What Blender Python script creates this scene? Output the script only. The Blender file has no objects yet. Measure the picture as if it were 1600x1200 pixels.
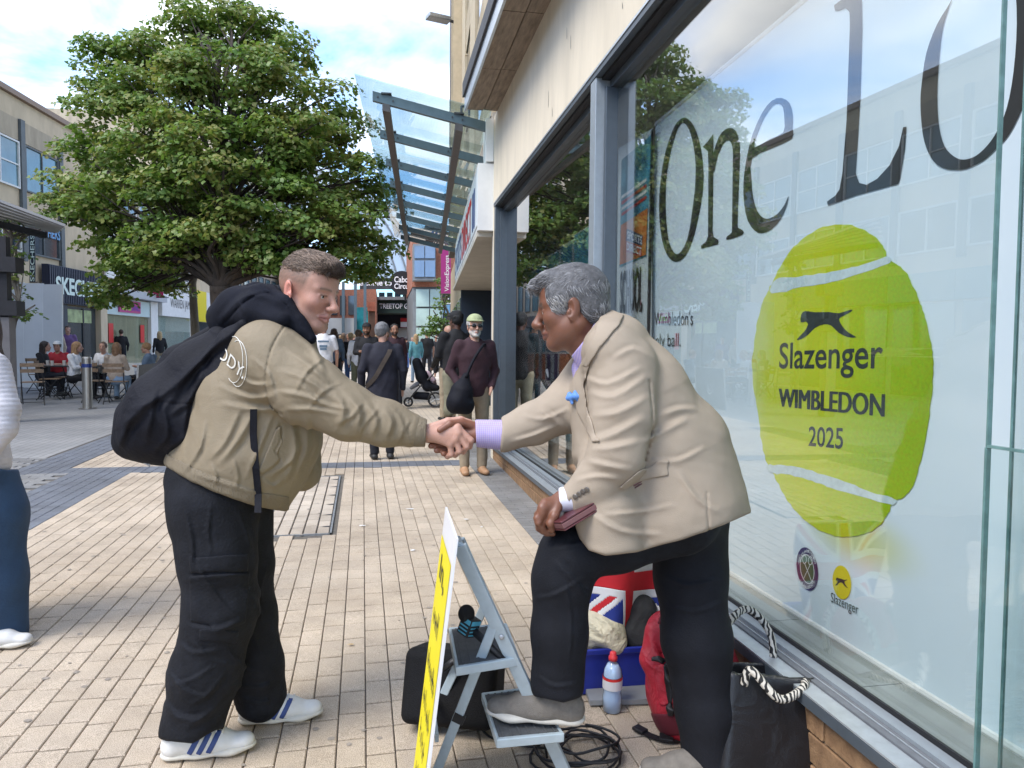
import bpy, bmesh, math, random
import numpy as np
from mathutils import Vector, Matrix, Euler
random.seed(7); np.random.seed(7)
R_ = math.radians
# ------------------------------------------------------------------ camera
scene = bpy.context.scene
CAM_H, FPX = 1.4, 1100.0
CAM_ROT = Matrix.Rotation(R_(-12.0), 3, 'Z') @ Matrix.Rotation(R_(90-3.33), 3, 'X') @ Matrix.Rotation(R_(0.8), 3, 'Z')
cam_d = bpy.data.cameras.new('camera'); cam = bpy.data.objects.new('camera', cam_d)
scene.collection.objects.link(cam); scene.camera = cam
cam.matrix_world = Matrix.Translation((0, 0, CAM_H)) @ CAM_ROT.to_4x4()
cam_d.sensor_width = 36.0; cam_d.lens = 36.0*FPX/1600.0
cam_d.clip_start = 0.05; cam_d.clip_end = 2000
# ------------------------------------------------------------------ sky and sun
SUN_EL, SUN_AZ = R_(52), R_(-118)          # azimuth measured from +Y towards +X
world = bpy.data.worlds.new('World'); scene.world = world; world.use_nodes = True
wn, wl = world.node_tree.nodes, world.node_tree.links
wn.clear()
w_out = wn.new('ShaderNodeOutputWorld'); w_bg = wn.new('ShaderNodeBackground'); w_bg.inputs['Strength'].default_value = 0.15
w_sky = wn.new('ShaderNodeTexSky'); w_sky.sky_type = 'NISHITA'; w_sky.sun_disc = False
w_sky.sun_elevation = SUN_EL; w_sky.sun_rotation = SUN_AZ; w_sky.air_density = 1.1; w_sky.dust_density = 0.6; w_sky.ozone_density = 1.6
w_tc = wn.new('ShaderNodeTexCoord'); w_sep = wn.new('ShaderNodeSeparateXYZ'); wl.new(w_tc.outputs['Generated'], w_sep.inputs[0])
w_add = wn.new('ShaderNodeMath'); w_add.operation = 'ADD'; w_add.inputs[1].default_value = 0.22; wl.new(w_sep.outputs['Z'], w_add.inputs[0])
w_max = wn.new('ShaderNodeMath'); w_max.operation = 'MAXIMUM'; w_max.inputs[1].default_value = 0.06; wl.new(w_add.outputs[0], w_max.inputs[0])
w_dv = wn.new('ShaderNodeVectorMath'); w_dv.operation = 'DIVIDE'
w_cmb = wn.new('ShaderNodeCombineXYZ')
for k in 'XYZ': wl.new(w_max.outputs[0], w_cmb.inputs[k])
wl.new(w_tc.outputs['Generated'], w_dv.inputs[0]); wl.new(w_cmb.outputs[0], w_dv.inputs[1])
w_n = wn.new('ShaderNodeTexNoise'); w_n.inputs['Scale'].default_value = 1.35; w_n.inputs['Detail'].default_value = 9; w_n.inputs['Roughness'].default_value = 0.56; w_n.inputs['Distortion'].default_value = 0.35
w_map = wn.new('ShaderNodeMapping'); w_map.inputs['Location'].default_value = (3.1, 1.7, 0.4)
wl.new(w_dv.outputs[0], w_map.inputs['Vector']); wl.new(w_map.outputs[0], w_n.inputs['Vector'])
w_cr = wn.new('ShaderNodeValToRGB'); w_cr.color_ramp.elements[0].position = 0.45; w_cr.color_ramp.elements[1].position = 0.63
w_cr.color_ramp.elements[0].color = (0.04, 0.04, 0.04, 1); w_cr.color_ramp.elements[1].color = (1, 1, 1, 1)
wl.new(w_n.outputs['Fac'], w_cr.inputs[0])
w_n2 = wn.new('ShaderNodeTexNoise'); w_n2.inputs['Scale'].default_value = 2.6; w_n2.inputs['Detail'].default_value = 6
wl.new(w_map.outputs[0], w_n2.inputs['Vector'])
w_cc = wn.new('ShaderNodeValToRGB'); w_cc.color_ramp.elements[0].position = 0.33; w_cc.color_ramp.elements[1].position = 0.62
w_cc.color_ramp.elements[0].color = (3.5, 3.65, 3.95, 1); w_cc.color_ramp.elements[1].color = (5.25, 5.2, 5.15, 1)
wl.new(w_n2.outputs['Fac'], w_cc.inputs[0])
w_mix = wn.new('ShaderNodeMix'); w_mix.data_type = 'RGBA'
wl.new(w_cr.outputs[0], w_mix.inputs['Factor']); w_tint = wn.new('ShaderNodeMix'); w_tint.data_type = 'RGBA'; w_tint.blend_type = 'MULTIPLY'; w_tint.inputs['Factor'].default_value = 1; w_tint.inputs[7].default_value = (0.60, 0.74, 0.93, 1); wl.new(w_sky.outputs[0], w_tint.inputs[6]); wl.new(w_tint.outputs[2], w_mix.inputs[6]); wl.new(w_cc.outputs[0], w_mix.inputs[7])
wl.new(w_mix.outputs[2], w_bg.inputs['Color']); wl.new(w_bg.outputs[0], w_out.inputs['Surface'])
sun_d = bpy.data.lights.new('sun', 'SUN'); sun_d.energy = 1.3; sun_d.angle = R_(28); sun_d.color = (1.0, 0.95, 0.88)
sun = bpy.data.objects.new('sun', sun_d); scene.collection.objects.link(sun)
sdir = Vector((math.cos(SUN_EL)*math.sin(SUN_AZ), math.cos(SUN_EL)*math.cos(SUN_AZ), math.sin(SUN_EL)))
sun.rotation_euler = sdir.to_track_quat('Z', 'Y').to_euler(); sun.location = sdir*60
vs = scene.view_settings; vs.view_transform = 'Standard'; vs.look = 'None'; vs.gamma = 1; vs.use_curve_mapping = False
vs.exposure = 1.66
scene.cycles.max_bounces = 8; scene.cycles.transparent_max_bounces = 16; scene.cycles.glossy_bounces = 4
scene.cycles.caustics_reflective = False; scene.cycles.caustics_refractive = False
scene.cycles.use_denoising = True

# ------------------------------------------------------------------ geometry helpers
COL = scene.collection
CR = np.array(CAM_ROT); CC = np.array([0, 0, CAM_H])
def ray(px, py): return CR @ np.array([(px-800)/FPX, -(py-600)/FPX, -1.0])
def J(px, py, Z): return CC + ray(px, py)*Z                 # point at camera depth Z
def G(px, py, z=0.0):
    d = ray(px, py); return CC + d*((z-CAM_H)/d[2])         # point on the ground
def proj(p):
    q = CR.T @ (np.asarray(p, float)-CC); return 800+FPX*q[0]/-q[2], 600-FPX*q[1]/-q[2], -q[2]
# frame of the shop on the right (s along the wall, u out to the street, w up)
def frame(o, d):
    o = np.array(o, float); e = np.array(d, float); n = np.array([-1.0, d[0], 0]); n /= np.linalg.norm(n)
    up = np.array([0, -d[2], 1.0])
    f = lambda s, u, w: o+s*e+u*n+w*up
    f.o, f.e, f.n, f.up = o, e, n, up
    return f
S = frame((1.357, 0, 0), (0.022, 1, -0.0195))
N_ = frame(S(8.42, 0, 0), (0.085, 0.996, -0.0195))           # the next shop, the street bends
def on_plane(f, u, px, py):
    d = ray(px, py); p0 = f(0, u, 0); M = np.array([d, -f.e, -f.up]).T
    t, s, w = np.linalg.solve(M, p0-CC); return s, w
def empty(name, loc=(0, 0, 0), rz=0):
    o = bpy.data.objects.new(name, None); COL.objects.link(o); o.location = tuple(loc); o.rotation_euler = (0, 0, rz); o.empty_display_size = 0.1
    return o
def tag(o, label=None, cat=None, group=None, kind=None):
    if label: o['label'] = label
    if cat: o['category'] = cat
    if group: o['group'] = group
    if kind: o['kind'] = kind
    return o
def thing(name, label, cat, loc=(0, 0, 0), group=None, rz=0): return tag(empty(name, loc, rz), label, cat, group)
def wmat(o):
    M = Matrix.Translation(o.location) @ o.rotation_euler.to_matrix().to_4x4()
    return M if o.parent is None else wmat(o.parent) @ o.matrix_parent_inverse @ M
def adopt(o, parent):
    if parent is not None: o.parent = parent; o.matrix_parent_inverse = wmat(parent).inverted()
    return o
def mesh_obj(name, verts, faces, mat, parent=None, smooth=False, local=False):
    me = bpy.data.meshes.new(name)
    if isinstance(verts, np.ndarray):
        nv = len(verts); me.vertices.add(nv); me.vertices.foreach_set('co', np.ascontiguousarray(verts, dtype=np.float32).ravel())
        fa = np.asarray(faces); k = fa.shape[1]; nf = len(fa)
        me.loops.add(nf*k); me.loops.foreach_set('vertex_index', np.ascontiguousarray(fa, dtype=np.int32).ravel())
        me.polygons.add(nf); me.polygons.foreach_set('loop_start', np.arange(0, nf*k, k, dtype=np.int32))
        try: me.polygons.foreach_set('loop_total', np.full(nf, k, dtype=np.int32))
        except Exception: pass
        me.update(calc_edges=True)
    else:
        me.from_pydata([tuple(v) for v in verts], [], [tuple(f) for f in faces]); me.update()
    if smooth: me.polygons.foreach_set('use_smooth', [True]*len(me.polygons))
    me.materials.append(mat)
    o = bpy.data.objects.new(name, me); COL.objects.link(o)
    if parent is not None:
        if local: o.parent = parent
        else: adopt(o, parent)
    return o
class MB:
    """collects boxes, tubes and prisms into one mesh"""
    def __init__(s): s.v = []; s.f = []
    def add(s, vs_, fs):
        n = len(s.v); s.v += [tuple(map(float, v)) for v in vs_]; s.f += [tuple(i+n for i in f) for f in fs]; return s
    def hexa(s, p):                       # 8 corners: bottom ring 0-3, top ring 4-7
        return s.add(p, [(3, 2, 1, 0), (4, 5, 6, 7), (0, 1, 5, 4), (1, 2, 6, 5), (2, 3, 7, 6), (3, 0, 4, 7)])
    def box(s, c, d, rot=None):
        c = np.array(c, float); d = np.array(d, float)/2
        p = [np.array(q)*d for q in ((-1, -1, -1), (1, -1, -1), (1, 1, -1), (-1, 1, -1), (-1, -1, 1), (1, -1, 1), (1, 1, 1), (-1, 1, 1))]
        if rot is not None:
            m = np.array(rot); p = [m @ q for q in p]
        return s.hexa([c+q for q in p])
    def fbox(s, f, s0, s1, u0, u1, w0, w1):    # box in a frame
        return s.hexa([f(a, b, c) for c in (w0, w1) for a, b in ((s0, u0), (s0, u1), (s1, u1), (s1, u0))])
    def bar(s, a, b, w, t, up=(0, 0, 1)):      # rectangular bar between points
        a = np.array(a, float); b = np.array(b, float); d = b-a; d /= np.linalg.norm(d)
        x = np.cross(d, up); x /= max(np.linalg.norm(x), 1e-9); y = np.cross(x, d)
        x *= w/2; y *= t/2
        return s.hexa([a-x-y, a+x-y, a+x+y, a-x+y, b-x-y, b+x-y, b+x+y, b-x+y])
    def tube(s, pts, r, n=8, cap=True, closed=False):
        pts = [np.array(p, float) for p in pts]; m = len(pts)
        rs = r if hasattr(r, '__len__') else [r]*m
        b0 = len(s.v); prev = None
        for i, p in enumerate(pts):
            q0 = pts[(i-1) % m] if (i > 0 or closed) else p; q1 = pts[(i+1) % m] if (i < m-1 or closed) else p
            d = q1-q0; d = d/max(np.linalg.norm(d), 1e-9)
            if prev is None:
                a = np.array([0, 0, 1.0]) if abs(d[2]) < 0.9 else np.array([1.0, 0, 0])
                x = np.cross(d, a)
            else: x = prev-d*np.dot(prev, d)
            x = x/max(np.linalg.norm(x), 1e-9); prev = x; y = np.cross(d, x)
            for k in range(n):
                t = 2*math.pi*k/n; s.v.append(tuple(p+rs[i]*(x*math.cos(t)+y*math.sin(t))))
        for i in range(m if closed else m-1):
            j = (i+1) % m
            for k in range(n):
                k2 = (k+1) % n; s.f.append((b0+i*n+k, b0+i*n+k2, b0+j*n+k2, b0+j*n+k))
        if cap and not closed:
            s.f.append(tuple(b0+k for k in range(n))[::-1]); s.f.append(tuple(b0+(m-1)*n+k for k in range(n)))
        return s
    def lathe(s, base, prof, n=24, axis=(0, 0, 1)):
        base = np.array(base, float); ax = np.array(axis, float); ax /= np.linalg.norm(ax)
        a = np.array([1.0, 0, 0]) if abs(ax[0]) < 0.9 else np.array([0, 1.0, 0])
        x = np.cross(ax, a); x /= np.linalg.norm(x); y = np.cross(ax, x); b0 = len(s.v)
        for r, h in prof:
            for k in range(n):
                t = 2*math.pi*k/n; s.v.append(tuple(base+ax*h+r*(x*math.cos(t)+y*math.sin(t))))
        for i in range(len(prof)-1):
            for k in range(n):
                k2 = (k+1) % n; s.f.append((b0+i*n+k, b0+i*n+k2, b0+(i+1)*n+k2, b0+(i+1)*n+k))
        s.f.append(tuple(b0+k for k in range(n))[::-1]); s.f.append(tuple(b0+(len(prof)-1)*n+k for k in range(n)))
        return s
    def prism(s, poly, off):              # poly: list of 3d points, extruded by vector off
        n = len(poly); off = np.array(off, float); p = [np.array(q, float) for q in poly]
        return s.add(p+[q+off for q in p], [tuple(range(n))[::-1], tuple(range(n, 2*n))]+[(i, (i+1) % n, n+(i+1) % n, n+i) for i in range(n)])
    def build(s, name, mat, parent=None, smooth=False, local=False): return mesh_obj(name, s.v, s.f, mat, parent, smooth, local)
def bevel(o, w=0.003, seg=2):
    m = o.modifiers.new('bevel', 'BEVEL'); m.width = w; m.segments = seg; m.limit_method = 'ANGLE'; m.angle_limit = R_(40); return o
def filled(name, loops, fn, mat, parent=None, thick=0.0):
    """flat shape with holes from 2d outlines; fn maps (x, y, depth) to 3d"""
    cu = bpy.data.curves.new(name, 'CURVE'); cu.dimensions = '2D'; cu.fill_mode = 'BOTH'; cu.extrude = 0.5 if thick else 0
    for lp in loops:
        sp = cu.splines.new('POLY'); sp.points.add(len(lp)-1)
        for i, (x, y) in enumerate(lp): sp.points[i].co = (x, y, 0, 1)
        sp.use_cyclic_u = True
    ob = bpy.data.objects.new(name, cu); me = bpy.data.meshes.new_from_object(ob)
    bpy.data.objects.remove(ob); bpy.data.curves.remove(cu)
    for v in me.vertices: v.co = Vector(fn(v.co.x, v.co.y, v.co.z*2*thick if thick else 0.0))
    me.materials.clear(); me.materials.append(mat); me.name = name
    o = bpy.data.objects.new(name, me); COL.objects.link(o)
    return adopt(o, parent) if parent is not None else o
def text_mesh(name, body, size, fn, mat, parent=None, xs=1.0, bold=0.0, align='LEFT', thick=0.0, spacing=1.0, shear=0.0):
    cu = bpy.data.curves.new(name, 'FONT'); cu.body = body; cu.size = size; cu.align_x = align; cu.offset = bold; cu.space_character = spacing; cu.shear = shear
    cu.extrude = 0.5 if thick else 0; cu.resolution_u = 4
    ob = bpy.data.objects.new(name, cu); me = bpy.data.meshes.new_from_object(ob)
    bpy.data.objects.remove(ob); bpy.data.curves.remove(cu)
    for v in me.vertices: v.co = Vector(fn(v.co.x*xs, v.co.y, v.co.z*2*thick if thick else 0.0))
    me.materials.clear(); me.materials.append(mat); me.name = name
    o = bpy.data.objects.new(name, me); COL.objects.link(o)
    return adopt(o, parent) if parent is not None else o
def smooth_loop(pts, n=4):
    """Catmull-Rom refinement of a closed outline"""
    out = []; m = len(pts); P_ = [np.array(p, float) for p in pts]
    for i in range(m):
        a, b, c, d = P_[i-1], P_[i], P_[(i+1) % m], P_[(i+2) % m]
        for k in range(n):
            t = k/n; out.append(tuple(0.5*((2*b)+(c-a)*t+(2*a-5*b+4*c-d)*t*t+(3*b-a-3*c+d)*t**3)))
    return out
def catmull(pts, n=6):
    P_ = [np.array(p, float) for p in pts]; m = len(P_); out = []
    for i in range(m-1):
        a, b, c, d = P_[max(i-1, 0)], P_[i], P_[i+1], P_[min(i+2, m-1)]
        for k in range(n):
            t = k/n; out.append(0.5*((2*b)+(c-a)*t+(2*a-5*b+4*c-d)*t*t+(3*b-a-3*c+d)*t**3))
    out.append(P_[-1]); return out
# ------------------------------------------------------------------ materials
MATS = {}
def lin(c): return tuple(((x/12.92) if x <= 0.04045 else ((x+0.055)/1.055)**2.4) for x in c)
def mat(name, col, rough=0.6, var=0.0, scale=8.0, bump=0.0, bscale=60.0, metal=0.0, spec=0.5, sheen=0.0, rnd=0.0, stretch=(1, 1, 1), sss=0.0, trans=0.0, detail=6, col2=None, alpha=1.0, coat=0.0, crease=0.0, cscale=11.0):
    """principled material with noise colour variation and noise relief"""
    if name in MATS: return MATS[name]
    m = bpy.data.materials.new(name); m.use_nodes = True; nt = m.node_tree; b = nt.nodes['Principled BSDF']
    b.inputs['Base Color'].default_value = (*col, 1); b.inputs['Roughness'].default_value = rough; b.inputs['Metallic'].default_value = metal
    b.inputs['Specular IOR Level'].default_value = spec
    if coat: b.inputs['Coat Weight'].default_value = coat
    if sheen: b.inputs['Sheen Weight'].default_value = sheen
    if sss: b.inputs['Subsurface Weight'].default_value = sss; b.inputs['Subsurface Radius'].default_value = (0.01, 0.004, 0.002); b.inputs['Subsurface Scale'].default_value = 0.6
    if trans: b.inputs['Transmission Weight'].default_value = trans
    tc = nt.nodes.new('ShaderNodeTexCoord'); mp = nt.nodes.new('ShaderNodeMapping'); mp.inputs['Scale'].default_value = stretch
    nt.links.new(tc.outputs['Object'], mp.inputs['Vector'])
    last = None
    if var or col2:
        nz = nt.nodes.new('ShaderNodeTexNoise'); nz.inputs['Scale'].default_value = scale; nz.inputs['Detail'].default_value = detail; nz.inputs['Roughness'].default_value = 0.6
        nt.links.new(mp.outputs[0], nz.inputs['Vector'])
        rp = nt.nodes.new('ShaderNodeValToRGB'); rp.color_ramp.elements[0].position = 0.3; rp.color_ramp.elements[1].position = 0.7
        c2 = col2 if col2 else tuple(x*(1-var) for x in col)
        rp.color_ramp.elements[0].color = (*c2, 1); rp.color_ramp.elements[1].color = (*tuple(min(1, x*(1+var*0.6)) for x in col), 1)
        nt.links.new(nz.outputs['Fac'], rp.inputs[0]); last = rp.outputs[0]
    if rnd:
        oi = nt.nodes.new('ShaderNodeObjectInfo'); hs = nt.nodes.new('ShaderNodeMix'); hs.data_type = 'RGBA'; hs.blend_type = 'MULTIPLY'; hs.inputs['Factor'].default_value = 1
        mr = nt.nodes.new('ShaderNodeMapRange'); mr.inputs['To Min'].default_value = 1-rnd; mr.inputs['To Max'].default_value = 1+rnd*0.5
        nt.links.new(oi.outputs['Random'], mr.inputs['Value'])
        if last: nt.links.new(last, hs.inputs[6])
        else: hs.inputs[6].default_value = (*col, 1)
        nt.links.new(mr.outputs[0], hs.inputs[7]); last = hs.outputs[2]
    if last: nt.links.new(last, b.inputs['Base Color'])
    if crease:                                          # ridged noise: creases of worn cloth
        n1 = nt.nodes.new('ShaderNodeTexNoise'); n1.inputs['Scale'].default_value = cscale; n1.inputs['Detail'].default_value = 2.5; n1.inputs['Distortion'].default_value = 0.9; nt.links.new(mp.outputs[0], n1.inputs['Vector'])
        a1 = nt.nodes.new('ShaderNodeMath'); a1.operation = 'SUBTRACT'; a1.inputs[1].default_value = 0.5; nt.links.new(n1.outputs['Fac'], a1.inputs[0])
        a2 = nt.nodes.new('ShaderNodeMath'); a2.operation = 'ABSOLUTE'; nt.links.new(a1.outputs[0], a2.inputs[0])
        cb = nt.nodes.new('ShaderNodeBump'); cb.inputs['Strength'].default_value = min(1, crease); cb.inputs['Distance'].default_value = 0.05; cb.invert = True
        nt.links.new(a2.outputs[0], cb.inputs['Height']); nt.links.new(cb.outputs[0], b.inputs['Normal'])
    if bump:
        nb = nt.nodes.new('ShaderNodeTexNoise'); nb.inputs['Scale'].default_value = bscale; nb.inputs['Detail'].default_value = 5
        nt.links.new(mp.outputs[0], nb.inputs['Vector'])
        bp = nt.nodes.new('ShaderNodeBump'); bp.inputs['Strength'].default_value = min(1, bump); bp.inputs['Distance'].default_value = 0.01
        nt.links.new(nb.outputs['Fac'], bp.inputs['Height'])
        if crease: nt.links.new(cb.outputs[0], bp.inputs['Normal'])
        nt.links.new(bp.outputs[0], b.inputs['Normal'])
    MATS[name] = m; return m
def glass_mat(name, tint=(0.96, 0.99, 0.98), boost=1.0, ior=1.5, rough=0.0):
    if name in MATS: return MATS[name]
    m = bpy.data.materials.new(name); m.use_nodes = True; nt = m.node_tree; nt.nodes.clear()
    o = nt.nodes.new('ShaderNodeOutputMaterial'); t = nt.nodes.new('ShaderNodeBsdfTransparent'); g = nt.nodes.new('ShaderNodeBsdfGlossy'); mx = nt.nodes.new('ShaderNodeMixShader')
    ge = nt.nodes.new('ShaderNodeNewGeometry'); dt = nt.nodes.new('ShaderNodeVectorMath'); dt.operation = 'DOT_PRODUCT'
    nt.links.new(ge.outputs['Normal'], dt.inputs[0]); nt.links.new(ge.outputs['Incoming'], dt.inputs[1])
    ch = [('ABSOLUTE', None), ('SUBTRACT', 1.0), ('POWER', 5.0), ('MULTIPLY_ADD', 0.96), ('MULTIPLY', boost)]; last = dt.outputs['Value']
    for op, val in ch:                                  # Schlick reflectance, the same from both sides of the pane
        n = nt.nodes.new('ShaderNodeMath'); n.operation = op
        if op == 'SUBTRACT': n.inputs[0].default_value = 1.0; nt.links.new(last, n.inputs[1])
        else:
            nt.links.new(last, n.inputs[0])
            if val is not None: n.inputs[1].default_value = val
            if op == 'MULTIPLY_ADD': n.inputs[2].default_value = 0.04
        n.use_clamp = True; last = n.outputs[0]
    t.inputs['Color'].default_value = (*tint, 1); g.inputs['Roughness'].default_value = rough
    nt.links.new(last, mx.inputs[0]); nt.links.new(t.outputs[0], mx.inputs[1]); nt.links.new(g.outputs[0], mx.inputs[2]); nt.links.new(mx.outputs[0], o.inputs[0])
    MATS[name] = m; return m
# ------------------------------------------------------------------ implicit surfaces (bodies and clothes)
def v3(*a): return np.array(a, dtype=np.float64)
F4 = np.float32
class Cone:                                   # round cone between a and b with radii ra, rb
    def __init__(s, a, b, ra, rb): s.a = np.array(a, F4); s.b = np.array(b, F4); s.ra = float(ra); s.rb = float(rb); s.d = s.b-s.a; s.L2 = max(float(s.d @ s.d), 1e-10)
    def __call__(s, P):
        q = P-s.a; qd = q @ s.d; t = qd*F4(1/s.L2); np.clip(t, 0, 1, out=t)
        e = np.einsum('ij,ij->i', q, q)-t*(2*qd-t*F4(s.L2)); np.maximum(e, 0, out=e); np.sqrt(e, out=e)
        return e-(F4(s.ra)+F4(s.rb-s.ra)*t)
def _nrm(q): return np.sqrt(np.einsum('ij,ij->i', q, q))
class Ell:                                    # ellipsoid with rotation matrix columns = axes
    def __init__(s, c, r, rot=None): s.c = np.array(c, F4); s.r = np.array(r, F4); s.R = np.eye(3, dtype=F4) if rot is None else np.array(rot, F4)
    def __call__(s, P):
        q = ((P-s.c) @ s.R)/s.r; k0 = _nrm(q); k1 = _nrm(q/s.r)
        return k0*(k0-1)/np.maximum(k1, F4(1e-9))
class RBox:
    def __init__(s, c, h, r=0.01, rot=None): s.c = np.array(c, F4); s.h = np.array(h, F4)-F4(r); s.r = float(r); s.R = np.eye(3, dtype=F4) if rot is None else np.array(rot, F4)
    def __call__(s, P):
        q = np.abs((P-s.c) @ s.R)-s.h
        return _nrm(np.maximum(q, 0))+np.minimum(q.max(axis=1), 0)-F4(s.r)
class FCone:                                  # elliptical round cone: cross-section scaled along axis n by factor k
    def __init__(s, a, b, ra, rb, n, k):
        s.a = np.array(a, F4); s.n = (np.array(n, float)/np.linalg.norm(n)).astype(F4); s.k = float(k); s.c = Cone(a, b, ra, rb)
        s.c2 = Cone(s.w(np.array([a], F4))[0], s.w(np.array([b], F4))[0], ra, rb)
    def w(s, P): h = ((P-s.a) @ s.n)*F4(1/s.k-1); return P+h[:, None]*s.n
    def __call__(s, P): return s.c2(s.w(P))*F4(min(1, s.k))
class Half:                                   # half space n.p < d is inside
    def __init__(s, p, n): s.p = np.array(p, F4); s.n = (np.array(n, float)/np.linalg.norm(n)).astype(F4)
    def __call__(s, P): return (P-s.p) @ s.n
class Sdf:
    """ordered list of smooth unions (+), cuts (-) and intersections (*)"""
    def __init__(s, items=None, disp=None): s.items = list(items or []); s.disp = disp; s.dmax = 0.0
    def add(s, prim, k=0.02): s.items.append(('+', prim, k)); return s
    def cut(s, prim, k=0.008): s.items.append(('-', prim, k)); return s
    def both(s, prim, k=0.008): s.items.append(('*', prim, k)); return s
    def __call__(s, P, keep=None):
        P = np.asarray(P, F4); d = np.full(len(P), 9.0, F4)
        for i, (op, pr, k) in enumerate(s.items):
            if keep is not None and not keep[i]: continue
            if op == 'o': d = d-F4(k); continue
            x = pr(P)
            k = F4(k); q4 = F4(0.25)
            if op == '+': h = np.maximum(k-np.abs(d-x), 0)/k; d = np.minimum(d, x)-h*h*(k*q4)
            elif op == '-': x = -x; h = np.maximum(k-np.abs(d-x), 0)/k; d = np.maximum(d, x)+h*h*(k*q4)
            else: h = np.maximum(k-np.abs(d-x), 0)/k; d = np.maximum(d, x)+h*h*(k*q4)
        if s.disp is not None:
            m = np.abs(d) < 0.03
            if m.any(): d[m] -= s.disp(P[m])
        return d
    def hits(s, pts, z0=1.6, z1=4.0):         # first surface points on camera rays, all together
        d = np.array([ray(a, b) for a, b in pts]); n = np.linalg.norm(d, axis=1); d = d/n[:, None]; t = z0*n; on = np.ones(len(t), bool)
        for _ in range(70):
            ix = np.nonzero(on)[0]
            if len(ix) == 0: break
            v = s(CC+d[ix]*t[ix, None]); go = v > 0.0008; t[ix] += np.where(go, np.maximum(v*0.85, 0.0008), 0); on[ix[~go]] = False
            on &= t < z1*n
        return CC+d*t[:, None], t < z1*n
    def hit(s, px, py): p, ok = s.hits([(px, py)]); return p[0] if ok[0] else None
    def normals(s, p, e=0.002):
        p = np.asarray(p); v = s(np.concatenate([p+np.eye(3)[i]*e*g for i in range(3) for g in (1, -1)])).reshape(3, 2, -1); n = (v[:, 0]-v[:, 1]).T
        return n/np.maximum(np.linalg.norm(n, axis=1), 1e-9)[:, None]
    def normal(s, p): return s.normals(np.array([p]))[0]
def grown(f, d):
    g = Sdf(f.items+[('o', None, d)], f.disp); g.dmax = f.dmax; return g
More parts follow.
